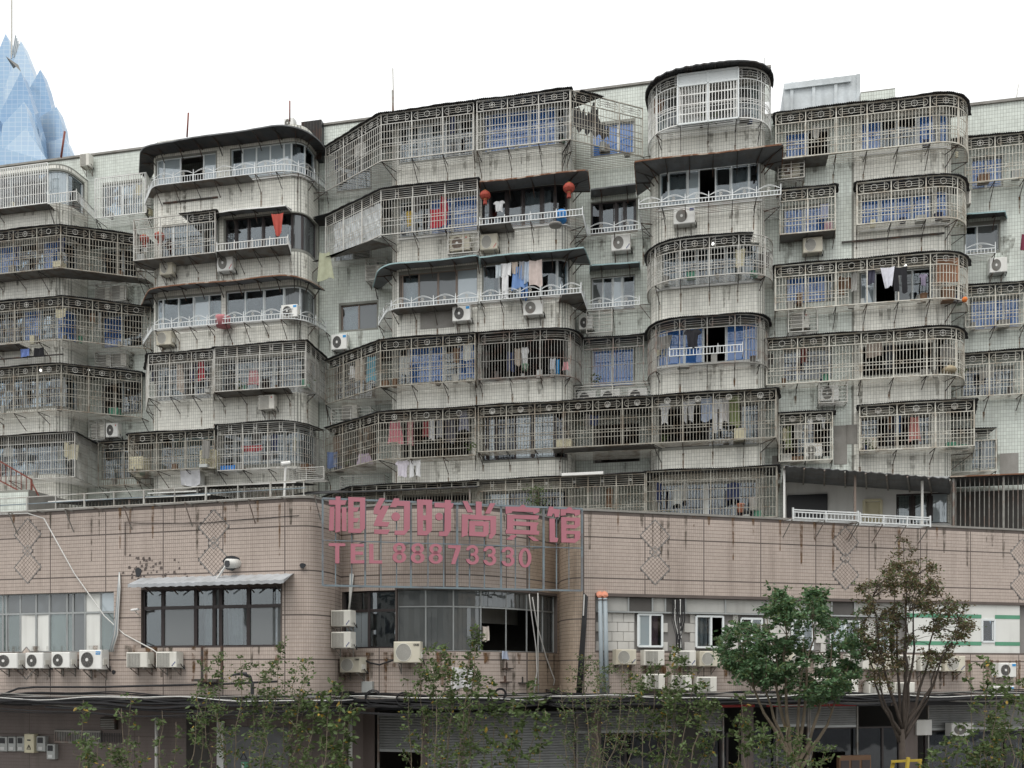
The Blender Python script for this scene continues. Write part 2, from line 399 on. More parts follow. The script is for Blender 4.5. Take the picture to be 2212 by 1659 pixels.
def backing(path, t0, t1, z0, z1, holes, par, m, name='wall', reveal=.22):
    ts = sorted({t0, t1, *[t for t in path.t if t0 < t < t1], *[x for h in holes for x in h[:2] if t0 < x < t1]})
    zs = sorted({z0, z1, *[x for h in holes for x in h[2:] if z0 < x < z1]})
    mb = MB()
    for a, b in zip(ts, ts[1:]):
        if b-a < 1e-5: continue
        c = None
        for e, f in zip(zs, zs[1:]):
            tm, zm = (a+b)/2, (e+f)/2
            hole = any(h[0] < tm < h[1] and h[2] < zm < h[3] for h in holes)
            if not hole:
                if c is None: c = e
                top = f
            if (hole or f == zs[-1]) and c is not None:
                mb.add([path.v3(a, c), path.v3(b, c), path.v3(b, top), path.v3(a, top)], [(0, 1, 2, 3)]); c = None
    for h in holes:
        a, b = max(h[0], t0), min(h[1], t1); c, d = max(h[2], z0), min(h[3], z1)
        if b <= a or d <= c or h[3] > z1: continue
        tt = path.sub(a, b)
        for p, q in zip(tt, tt[1:]):
            for z in (c, d): mb.add([path.v3(p, z), path.v3(q, z), path.v3(q, z, -reveal), path.v3(p, z, -reveal)], [(0, 1, 2, 3)])
        for t in (a, b): mb.add([path.v3(t, c), path.v3(t, d), path.v3(t, d, -reveal), path.v3(t, c, -reveal)], [(0, 1, 2, 3)])
    return part(name, mb, m, par)
# ------------------------------------------------------------------ apartment block: plan
rec, oE, oF = -1.5, -.9, -2.4
S = AF.S
sA = S(190, rec); sB0 = S(328, -.3); sB1 = S(690, rec); sC0 = S(848, -.6); sC1 = S(1240, -1.0); sD0 = S(1406, -.9); sD1 = S(1652, -.5); sE1 = S(2054, -1.5)
VERT = [(S(-150), 0, 0), (sA, 0, 1.0), (sA, rec, 0), (sB0, rec, 0), (sB0, 0, .9), (sB1, 0, 1.15), (sB1, rec, 0), (sC0, rec, 0), (sC0, 0, 1.0),
        (sC1, 0, 1.0), (sC1, rec, 0), (sD0, rec, 0), (sD0, 0, 1.1), (sD1, 0, 1.1), (sD1, oE, 0), (sE1, oE, 1.0), (sE1, oF, 0), (S(2360, oF), oF, 0)]
AP = Path(AF, fillet(VERT))
def tp(s, o): return AP.near((s, o))
tA, tAr, tBl, tB0 = tp(sA, 0), tp(sA, rec), tp(sB0, rec), tp(sB0, 0)
tB1, tBr, tCl, tC0, tC1, tCr, tDl, tD0, tD1, tDe, tE1, tEr = tp(sB1, 0), tp(sB1, rec), tp(sC0, rec), tp(sC0, 0), tp(sC1, 0), tp(sC1, rec), tp(sD0, rec), tp(sD0, 0), tp(sD1, 0), tp(sD1, oE), tp(sE1, oE), tp(sE1, oF)
SILL = [24.4-2.94*k for k in range(6)]
SILLE = [23.2, 20.45, 17.7, 14.95, 12.25]
ZTOP = 27.2
apt = thing('apartment_building', 'old tiled apartment block with rounded bays behind the pink building', 'building', AF, (0, 0, 7.4))
HOLES = []
def tu(u): return AP.t_u(u)
def strip(name, f0, f1, wob=0.):
    return
def window(path, t0, t1, z0, z1, splits, types, fm, par, fw=.055, dep=.10, transom=None, name='window', curtain_dep=.30):
    """glazed opening: frame mesh is the part, panes and curtains its sub-parts.
    types per cell: d dark glass, b blue, w white curtain behind glass, p pale, g green, k grey, o open, v violet, n navy, W white board"""
    sp = [t0]+[path.t_u(u, t0-.05, t1+.05) for u in splits]+[t1]
    fr = MB(); zz = [z0, z1]+([z0+(z1-z0)*transom] if transom else [])
    for t in sp:
        q0, q1 = path.v3(t, z0, -dep), path.v3(t, z1, -dep); fr.bar(q0, q1, fw)
    for z in zz:
        fr.tube([path.v3(t, z, -dep) for t in path.sub(t0, t1)], fw*.7, 4)
    for i, ty in enumerate(types):
        if ty in 'dwcbpgko' and i+1 < len(sp) and ty != 'o':
            a, b = sp[i], sp[i+1]; m = (a+b)/2
            for t in (a+fw*.9, b-fw*.9):
                fr.bar(path.v3(t, z0+fw, -dep-.02), path.v3(t, z1-fw, -dep-.02), fw*.55)
    f = part(name, fr, fm, par)
    gm = dict(d='glass_clear', w='glass_clear', c='glass_clear', b='glass_blue', p='glass_pale', g='glass_green', k='glass_grey', v='glass_clear', n='glass_clear', x='glass_dark', P='glass_clear')
    for i, ty in enumerate(types):
        a, b = sp[i], sp[i+1]; tt = path.sub(a+.02, b-.02)
        rows = [(z0, z1)] if not transom else [(z0, z0+(z1-z0)*transom), (z0+(z1-z0)*transom, z1)]
        for ri, (c, d) in enumerate(rows):
            k = ty[ri % len(ty)]
            if k == 'o': continue
            mb = MB()
            for p, q in zip(tt, tt[1:]):
                j = R.uniform(-.012, .012)
                mb.add([path.v3(p, c+.03, -dep+j), path.v3(q, c+.03, -dep-j), path.v3(q, d-.03, -dep-j), path.v3(p, d-.03, -dep+j)], [(0, 1, 2, 3)])
                mb.add([path.v3(p, c+.03, -dep-.012+j), path.v3(q, c+.03, -dep-.012-j), path.v3(q, d-.03, -dep-.012-j), path.v3(p, d-.03, -dep-.012+j)], [(3, 2, 1, 0)])
            if k == 'W': part('board', mb, 'panel_white', f); continue
            part('pane', mb, gm[k], f)
            cm = dict(w='curtain_white', c='curtain_white', b='curtain_blue', g='curtain_green', v='curtain_violet', n='curtain_navy', P='curtain_pink').get(k)
            if cm and ri == 0:
                mc = MB(); n = max(6, int((b-a)/.055)); zt = rows[-1][1]-.02
                a2, b2 = (a+.04, b-.04) if k != 'c' else ((a+.04, a+(b-a)*.55))
                if k == 'b' and R.random() < .2: a2, b2 = a+.04, a+(b-a)*R.uniform(.55, .8)
                ts = np.linspace(a2, b2, n); ph = R.uniform(0, 6)
                off = [-curtain_dep+.035*math.sin(t*38+ph)+.02*math.sin(t*17) for t in ts]
                o = len(mc.v)
                for t, w in zip(ts, off): mc.v += [path.v3(float(t), c+.01, -dep+w), path.v3(float(t), zt, -dep+w*.9)]
                mc.f += [(2*i_, 2*i_+2, 2*i_+3, 2*i_+1) for i_ in range(n-1)]
                part('curtain', mc, cm, f, smooth=True)
    return f
def awin(u0, u1, sill, head, splits, types, fm='frame_white', v=None, **k):
    "window in the apartment wall between two sight lines; sill/head heights or v=(vtop,vbot) at u0"
    t0, t1 = tu(u0), tu(u1)
    if v: head, sill = AP.z(t0, v[0]), AP.z(t0, v[1])
    HOLES.append((t0, t1, sill, head))
    return window(AP, t0, t1, sill, head, splits, types, fm, apt, **k)
# windows, bay by bay (top floor first)
for fl, (ty, fm, u0, u1, sp, hd) in enumerate([
        ('wdpd', 'frame_white', -120, 182, [20, 100, 148], 1.42), ('bbwbd', 'frame_white', -120, 168, [0, 40, 92, 125], 1.3), ('wwbwb', 'frame_white', -120, 168, [10, 50, 85, 122], 1.3),
        ('ddwdd', 'frame_white', -120, 168, [10, 50, 92, 140], 1.3), ('wwvw', 'frame_white', -120, 165, [20, 55, 108], 1.4)]):
    awin(u0, u1, SILL[fl], SILL[fl]+hd, sp, ty, fm)
# bay B
awin(336, 462, SILL[0], SILL[0]+1.25, [356, 384, 436], 'ppoww', v=None) if False else None
awin(336, 466, SILL[0]+.05, SILL[0]+1.3, [352, 388, 438], 'ppop')
awin(498, 682, SILL[0]+.05, SILL[0]+1.35, [522, 552, 582, 612, 628, 662], 'dppppwd')
awin(350, 470, SILL[1]+.02, SILL[1]+1.4, [372, 402, 436, 452], 'dwdow')
awin(487, 684, SILL[1]-.1, SILL[1]+1.38, [508, 535, 566, 596, 630, 656], 'dddddkk', 'frame_dark', fw=.075)
awin(338, 478, SILL[2]+.02, SILL[2]+1.28, [350, 384, 416, 450], 'wddpw')
awin(488, 682, SILL[2]+.02, SILL[2]+1.3, [528, 568, 611, 650], 'dddkk')
awin(338, 455, SILL[3]-.1, SILL[3]+1.35, [350, 392, 420], 'wwod')
awin(478, 684, SILL[3]-.1, SILL[3]+1.4, [510, 550, 590, 640], 'dwddd')
awin(345, 462, SILL[4]-.05, SILL[4]+1.4, [372, 402, 436], 'dggg')
awin(482, 682, SILL[4]-.05, SILL[4]+1.42, [505, 535, 560, 585, 612, 645], 'dwwwwww')
# bay C
awin(862, 1020, SILL[0]-.05, SILL[0]+1.4, [882, 905, 930, 962, 992], 'wcpwkd')
awin(1046, 1226, SILL[0]-.05, SILL[0]+1.45, [1058, 1100, 1142, 1180, 1200], 'bbbbbd')
awin(862, 1030, SILL[1]-.1, SILL[1]+1.3, [895, 930, 975], 'ddbb')
awin(1041, 1228, SILL[1]-.15, SILL[1]+1.36, [1058, 1094, 1128, 1170, 1200], 'pddwcx', 'frame_dark', fw=.08)
awin(862, 1031, SILL[2]+.02, SILL[2]+1.36, [867, 904, 946, 986], 'dwkkp', 'frame_bronze')
awin(1043, 1230, SILL[2]+.02, SILL[2]+1.42, [1078, 1108, 1136, 1168, 1204], 'cocodw')
awin(860, 1030, SILL[3]-.05, SILL[3]+1.35, [880, 928, 958, 990], 'nbbdb')
awin(1046, 1226, SILL[3]-.2, SILL[3]+1.35, [1140], 'oo', 'frame_dark')
awin(870, 1016, SILL[4]-.2, SILL[4]+1.3, [], 'o', 'frame_dark')
awin(1044, 1226, SILL[4]-.35, SILL[4]+1.45, [1054, 1072, 1112, 1150, 1200], 'ppxppx', 'frame_dark', fw=.08)
# recess between B and C, and between C and D
awin(728, 800, SILL[0]-.05, SILL[0]+1.45, [770], 'dw')
awin(722, 800, SILL[1]-.05, SILL[1]+1.4, [760], 'dd')
awin(736, 814, 0, 0, [774], 'wk', 'frame_bronze', v=(660, 704+10))
awin(724, 812, SILL[3]-.05, SILL[3]+1.5, [770], 'dd')
awin(724, 812, SILL[4]-.05, SILL[4]+1.5, [770], 'oo', 'frame_dark')
awin(1280, 1370, 0, 0, [1335], 'bb', v=(272, 338))
awin(1277, 1374, 0, 0, [1296, 1330, 1348], 'xdcw', 'frame_dark', v=(439, 506), fw=.09)
awin(1279, 1371, 0, 0, [1302, 1324, 1344], 'kdpd', v=(601, 672))
awin(1279, 1368, 0, 0, [1321], 'bb', v=(757, 836))
awin(1285, 1380, SILL[4]-.3, SILL[4]+1.2, [1330], 'oo', 'frame_dark')
# recess between A and B
for fl, ty in enumerate(['ww', 'dd', 'bd', 'od', 'ww']): awin(222, 306, SILL[fl], SILL[fl]+1.4, [262], ty)
# bay D
awin(1416, 1646, SILL[0], SILL[0]+1.3, [1440, 1472, 1530, 1586, 1622], 'gkkkkg')
awin(1424, 1643, SILL[1]+.02, SILL[1]+1.36, [1444, 1486, 1510, 1546, 1580, 1618], 'dwpodwd')
awin(1432, 1640, SILL[2]-.05, SILL[2]+1.3, [1462, 1505, 1530, 1568, 1605], 'wcddww')
awin(1419, 1638, SILL[3]-.02, SILL[3]+1.32, [1440, 1479, 1520, 1568, 1612], 'bbbobb')
awin(1424, 1640, SILL[4]-.2, SILL[4]+1.25, [1470, 1530, 1600], 'oodw', 'frame_dark')
# flat wall and bay E, wall F
awin(1698, 1790, 0, 0, [1745], 'bo', v=(288, 342)); awin(1862, 2022, 0, 0, [1904, 1938, 1982], 'bddb', v=(263, 325)); awin(2030, 2052, 23.3, 24.35, [], 'b')
awin(1694, 1788, 0, 0, [1738], 'bb', v=(452, 505)); awin(1862, 2012, 0, 0, [1900, 1936, 1972], 'bbbb', v=(432, 483)); awin(2024, 2050, 20.5, 21.55, [], 'b')
awin(1700, 1800, 0, 0, [1742, 1784], 'bbd', v=(600, 656)); awin(1860, 2016, 0, 0, [1892, 1936, 1972], 'pokd', v=(590, 656))
awin(1694, 1796, 0, 0, [1742], 'vk', v=(760, 822)); awin(1858, 2014, 0, 0, [1930], 'oo', 'frame_dark', v=(750, 812)); awin(2022, 2050, 14.9, 16.2, [], 'o')
awin(1692, 1792, 0, 0, [1722, 1760], 'owo', 'frame_dark', v=(918, 990)); awin(1860, 2010, 0, 0, [1896, 1962, 1982], 'coow', 'frame_dark', v=(906, 966))
awin(2100, 2165, 0, 0, [2130], 'bb', v=(345, 408)); awin(2086, 2158, 0, 0, [2112], 'dk', v=(488, 546)); awin(2098, 2205, 0, 0, [2130, 2170], 'bbb', v=(650, 712))
awin(2080, 2190, 0, 0, [2120, 2160], 'vvw', v=(800, 858)); awin(2100, 2150, 0, 0, [2128], 'wd', v=(952, 1012))
# lowest storey, seen over the pink parapet
awin(1420, 1634, SILL[5]-.3, SILL[5]+1.35, [1470, 1520, 1530, 1585], 'nnWnn'); awin(870, 1016, SILL[5]-.2, SILL[5]+1.3, [940], 'xx', 'frame_dark'); awin(1046, 1226, SILL[5]-.2, SILL[5]+1.3, [1100, 1160], 'pxx', 'frame_dark')
awin(345, 462, SILL[5]-.2, SILL[5]+1.3, [400], 'xx', 'frame_dark'); awin(482, 660, SILL[5]-.2, SILL[5]+1.3, [560], 'xx', 'frame_dark')
HOLES += [(tDe+.02, tEr-.02, 24.95, 99)]
HOLES += [(tEr-.02, AP.L+1, 25.35, 99), (-1, tAr, 26.1, 99), (tBl, tBr, 26.45, 99), (tCl, tCr, 26.1, 99), (tDl, tDe, 26.3, 99)]
# roof cut: E lower
H_ALL = HOLES
Z0 = 7.4
TW, TH, TG = .098, .137, .0085
segs = [(0, tAr-.02, 'tile_cream', None), (tAr, tBl, 'tile_mint', None), (tBl+.02, tBr-.02, 'tile_cream', None), (tBr, tCl, 'tile_mint', None), (tCl+.02, tCr-.02, 'tile_cream', None),
        (tCr, tDl, 'tile_mint', None), (tDl+.02, tDe-.02, 'tile_cream', ((tD0+tD1)/2, 22.9)), (tDe, tp(S(1845, oE), oE), 'tile_mint', None), (tp(S(1845, oE), oE), tEr-.02, 'tile_cream', None), (tEr, AP.L, 'tile_mint', None)]
CLIN = [h for h in HOLES]
backing(AP, 0, AP.L, Z0, ZTOP, HOLES, apt, 'grout_pale')
for a, b, m, sg in segs: tilewall(AP, a, b, Z0, ZTOP-.02, HOLES, apt, m, TW, TH, TG, singles=sg)
# floors, back wall, party walls and roof
def plate(name, z, th, m, ta, tb, back=4.5, over=-.08):
    pts = [AP.v3(t, z, over) for t in AP.sub(ta, tb)]; a, b = pts[0], pts[-1]
    poly = pts+[(b[0], back, z), (a[0], back, z)]
    mb = MB(); n = len(poly); mb.v = poly+[(x, y, z-th) for x, y, _ in poly]
    mb.f = [tuple(range(n)), tuple(range(2*n-1, n-1, -1))]+[(i, i+n, (i+1) % n+n, (i+1) % n) for i in range(n)]
    return part(name, mb, m, apt)
for k in range(6):
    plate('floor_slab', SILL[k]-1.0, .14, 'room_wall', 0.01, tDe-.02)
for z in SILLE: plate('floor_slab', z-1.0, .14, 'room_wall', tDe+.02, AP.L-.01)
BK = Path(AF, [(S(-150), rec-.005), (sD1+.3, rec-.005)])
backing(BK, 0, BK.L, 25.9, ZTOP, [], apt, 'grout_pale', 'roof_wall'); tilewall(BK, 0, BK.L, 25.9, ZTOP-.02, [], apt, 'tile_mint', TW, TH, TG)
for ra, rb, rz in ((0.01, tAr, 26.05), (tBl, tBr, 26.4), (tCl, tCr, 26.05), (tDl, tDe-.02, 26.25)): plate('roof', rz, .12, 'concrete', ra, rb, 1.49)
mb = MB(); mb.box(S(-150), sD1, 1.52, 4.5, 26.8, 26.95); part('roof', mb, 'concrete', apt); plate('roof', 24.75, .2, 'concrete', tDe+.02, AP.L-.01)
mb = MB(); s0, s1 = S(-150), S(2360, oF)
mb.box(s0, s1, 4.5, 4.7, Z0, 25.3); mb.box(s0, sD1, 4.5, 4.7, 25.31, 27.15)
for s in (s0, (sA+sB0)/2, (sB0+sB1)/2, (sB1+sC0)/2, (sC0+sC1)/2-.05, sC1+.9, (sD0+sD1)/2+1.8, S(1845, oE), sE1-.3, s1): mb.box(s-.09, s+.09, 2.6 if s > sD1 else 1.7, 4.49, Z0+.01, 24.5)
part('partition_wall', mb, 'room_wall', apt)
# parapet coping of the top edge
mb = MB()
mb.tube([BK.v3(t, ZTOP+.02, .02) for t in (0, BK.L)], .06, 4)
for a, b, z in ((tDe+.03, tEr-.05, 24.98), (tEr+.02, AP.L-.02, 25.38)):
    mb.tube([AP.v3(t, z, .02) for t in AP.sub(a, b)], .07, 4)
part('coping', mb, 'concrete', apt)
# white ledges under ribbon windows
for a, b, z in ((338, 684, SILL[0]-.06), (338, 684, SILL[2]-.06), (862, 1232, SILL[2]-.06), (862, 1232, SILL[1]-.2), (1418, 1646, SILL[0]-.08), (1424, 1644, SILL[1]-.07), (1418, 1644, SILL[2]-.12), (1418, 1642, SILL[3]-.1), (1856, 2050, 23.1), (1856, 2050, 20.3)):
    mb = MB(); mb.tube([AP.v3(t, z, .03) for t in AP.sub(tu(a), tu(b))], .05, 4); part('window_ledge', mb, 'white_plaster', apt)
# bare cement patches where tiles came off
def patch(u0, v0, u1, v1, m='concrete'):
    a, b = tu(u0), tu(u1); mb = MB(); z1, z0 = AP.z(a, v0), AP.z(a, v1); tt = AP.sub(a, b)
    for p, q in zip(tt, tt[1:]): mb.add([AP.v3(p, z0, .012), AP.v3(q, z0, .012), AP.v3(q, z1, .012), AP.v3(p, z1, .012)], [(0, 1, 2, 3)])
    part('cement_patch', mb, m, apt)
for q in ((908, 668, 982, 712), (1801, 920, 1830, 1004), (1828, 918, 1852, 960), (2160, 980, 2200, 1024), (1668, 985, 1684, 1010)): patch(*q)
# roof structures behind the parapet
b0 = S(1700, -3.5); p = AF.P(1694, 250, -3.5); q = AF.P(1858, 160, -3.5)
mb = MB(); mb.box(p[0], q[0], 3.5, 6.5, 24.9, q[1]); t = thing('roof_parapet_wall', 'weathered blue grey cement wall on the roof behind the right hand cages', 'wall', AF, (p[0], 3.5, 24.9))
part('wall', mb, 'painted_cement', t)
for k in range(4):
    mb = MB(); x = p[0]+(q[0]-p[0])*(.1+.29*k); mb.box(x-.06, x+.06, 3.44, 3.5, 24.95, q[1]-.02); part('pilaster', mb, 'painted_cement', t)
mb = MB(); mb.box(p[0], q[0]-.35, 3.4, 3.44, q[1]-.3, q[1]-.1); part('coping', mb, 'painted_cement', t)
p2 = AF.P(1859, 200, -3.2); q2 = AF.P(1934, 190, -3.2); t = thing('roof_block', 'low pale tiled roof block beside the weathered cement wall', 'roof block', AF, (p2[0], 3.2, 24.9))
PP = Path(AF, [(p2[0], -3.2), (q2[0], -3.2)]); backing(PP, 0, PP.L, 24.9, q2[1], [], t, 'grout_pale'); tilewall(PP, 0, PP.L, 24.9, q2[1], [], t, 'tile_mint', TW, TH, TG)
mb = MB(); mb.box(p2[0], q2[0], 3.22, 5.5, 24.9, q2[1]-.01); part('body', mb, 'plaster', t)
p3 = AF.P(652, 300, -1.2); q3 = AF.P(694, 258, -1.2); mb = MB(); mb.box(p3[0], q3[0], 1.2, 3, 25.6, q3[1]); t = thing('roof_shed', 'dark brown ribbed shed on the roof beside the air conditioner', 'shed', AF, (p3[0], 1.2, 25.6)); part('wall', mb, 'shop_dark', t)
mb = MB()
for k in range(14):
    x = p3[0]+(q3[0]-p3[0])*k/13; mb.box(x-.012, x+.012, 1.17, 1.2, 25.6, q3[1]-.01)
part('rib', mb, 'dark_iron', t, kind='stuff')
# ------------------------------------------------------------------ steel cages, guard rails, canopies
def clean_ring(par, mb_ring, o): pass
_md = {}
def medal(style):
    if style in _md: return _md[style]
    mb = MB(); mb.ring((0, 0), .105, .016, 14)
    if style == 'star':
        for k in range(4):
            a = math.pi/4+k*math.pi/2 if False else k*math.pi/2
            c, s = math.cos(a), math.sin(a); r = .1 if k % 2 else .1
            mb.add([(c*r, -.006, s*r), (-s*.03, -.006, c*.03), (0, -.012, 0), (s*.03, -.006, -c*.03)], [(0, 1, 2), (0, 2, 3), (2, 1, 0), (3, 2, 0)])
    elif style == 'lotus':
        for sx in (-1, 0, 1):
            w = .035; x = sx*.045
            mb.tube([(x*.3, 0, -.08), (x-w*.7+sx*.02, 0, -.01), (x+sx*.02, 0, .075), (x+w*.7+sx*.02, 0, -.01), (x*.3, 0, -.08)], .009, 4)
    elif style == 'small':
        mb = MB(); mb.ring((0, 0), .042, .012, 10); mb.bar((0, 0, -.04), (0, 0, .04), .012)
    _md[style] = mesh('medallion', mb, 'steel'); return _md[style]
def footprint(pts, fil):
    V = [(AF.S(u, o), o, fil.get(i, 0)) for i, (u, o) in enumerate(pts)]
    return Path(AF, fillet(V))
def closing(cp, ends=None):
    a = AP.near(cp.p[0]); b = AP.near(cp.p[-1]); return AP.sub(a, b), a, b
def arms(cp, z, tlist, par, m='dark_iron', drop=.5, w=.022):
    wt, wa, wb = closing(cp)
    lo, hi = min(wa, wb), max(wa, wb); ok = (AP.D >= lo-.01) & (AP.D <= hi+.01); DD = AP.D[ok]; PPt = AP.at(DD)
    sm = MB()
    for t in tlist:
        q = cp.at(t); i = int(np.argmin(((PPt-q)**2).sum(1))); wpt = PPt[i]
        if not .06 < ((wpt-q)**2).sum() < 1.1: continue
        mb = MB(); mb.bar((q[0], -q[1], z-.02), (wpt[0], -wpt[1], z-.02), w); mb.bar((q[0]*.96+wpt[0]*.04, -(q[1]*.96+wpt[1]*.04), z-.03), (wpt[0], -wpt[1], z-(dd := drop*R.uniform(.5, 1.25))), w)
        part('bracket', mb, m, par)
        if R.random() < .92:
            td = float(DD[i]); ln = R.uniform(.25, .85); ww = R.uniform(.018, .045); zz = z-dd+.02
            sm.add([AP.v3(td-ww, zz, .007), AP.v3(td+ww, zz, .007), AP.v3(td+ww*.4, zz-ln, .007), AP.v3(td-ww*.4, zz-ln, .007)], [(3, 2, 1, 0)])
    if sm.v: part('rust_streak', sm, 'rust_stain', par, kind='stuff')
def floor_rods(cp, z, par, m, step=.12, name='floor_grille', w=.016):
    wt, _, _ = closing(cp)
    poly = [tuple(x) for x in cp.p]+[tuple(AP.at(t)) for t in wt[::-1]]
    ys = [p[1] for p in poly]; mb = MB(); y = min(ys)+.05
    while y < max(ys)-.02:
        xs = []
        for (x0, y0), (x1, y1) in zip(poly, poly[1:]+poly[:1]):
            if (y0 <= y) != (y1 <= y): xs.append(x0+(y-y0)/(y1-y0)*(x1-x0))
        xs.sort()
        for a, b in zip(xs[::2], xs[1::2]):
            if b-a > .08: mb.bar((a, -y, z), (b, -y, z), w)
        y += step
    return part(name, mb, m, par, kind='stuff')
def plate2(cp, z, par, m, name, f0=0., f1=1.):
    wt, _, _ = closing(cp)
    t0, t1 = cp.L*f0, cp.L*f1
    out = [cp.v3(t, z) for t in cp.sub(t0, t1)]
    lo, hi = min(wt), max(wt); ok = (AP.D >= lo) & (AP.D <= hi); DD = AP.D[ok]; PPt = AP.at(DD)
    inn = []
    for x, y, _ in out:
        q = PPt[int(np.argmin(((PPt-np.array([x, -y]))**2).sum(1)))]; inn.append((q[0], -q[1]))
    mb = MB(); n = len(out)
    mb.v = out+[(x, y, z) for x, y in inn]+[(x, y, z-.02) for x, y, _ in out]
    mb.f = [(i, i+1, n+i+1, n+i) for i in range(n-1)]+[(i, i+1, 2*n+i+1, 2*n+i) for i in range(n-1)]
    part(name, mb, m, par)
def sheet(cp, z_edge, rise, out, par, m, name='roof_sheet', pitch=.075, amp=.014, f0=0., f1=1., ragged=0., edge=None, thick=.012, skirt=0., liner=False):
    "corrugated sheet from the wall down to an edge that oversails the path"
    wt, _, _ = closing(cp); lo, hi = min(wt), max(wt)
    ok = (AP.D >= lo-.01) & (AP.D <= hi+.01); DD = AP.D[ok]; PPt = AP.at(DD)
    t0, t1 = cp.L*f0, cp.L*f1; n = max(8, int((t1-t0)/pitch*2)); ts = sorted(set(list(np.linspace(t0, t1, n))+[t for t in cp.t if t0 < t < t1]))
    top = MB(); e = []; w_ = []; ph = R.uniform(0, 9)
    for i, t in enumerate(ts):
        a = cp.at(t, 0.); g = cp.at(min(cp.L, t+.05))-cp.at(max(0, t-.05)); g /= np.hypot(*g); nn = np.array([-g[1], g[0]])
        q = a+nn*(out+(ragged*(math.sin(t*9+ph)*math.sin(t*4.1+1)) if ragged else 0)); r = PPt[int(np.argmin(((PPt-a)**2).sum(1)))]
        dz = amp*math.sin(t/pitch*2*math.pi)+(.02*math.sin(t*1.7+ph))
        e.append((q[0], -q[1], z_edge+dz)); w_.append((r[0], -r[1]+.0, z_edge+rise+dz*.6))
    k = len(ts)
    top.v = e+w_+[(x, y, z-thick-skirt) for x, y, z in e]+[(x, y, z-thick) for x, y, z in w_]
    for i in range(k-1):
        top.f += [(i, i+1, k+i+1, k+i), (2*k+i+1, 2*k+i, 3*k+i, 3*k+i+1), (i+1, i, 2*k+i, 2*k+i+1)]
    top.f += [(0, k, 3*k, 2*k), (k-1, 3*k-1, 4*k-1, 2*k-1)]
    if liner and f0 == 0 and f1 == 1:
        pl = [cp.v3(t, z_edge-.022) for t in cp.sub(0, cp.L)]+[AP.v3(t, z_edge-.022, .01) for t in wt[::-1]]
        b_ = len(top.v); top.v += pl; top.f.append(tuple(range(b_, b_+len(pl))))
    o = part(name, top, m, par)
    if edge:
        mb = MB(); mb.tube([(x, y, z-.012) for x, y, z in e[::3]], .022, 4, flat=1.6); part('edge_trim', mb, edge, par)
    return o
CLUT = []
CG = 'security cages over the balconies'
RG = 'low guard rails outside the windows'
NG = 'canopies over the balconies'
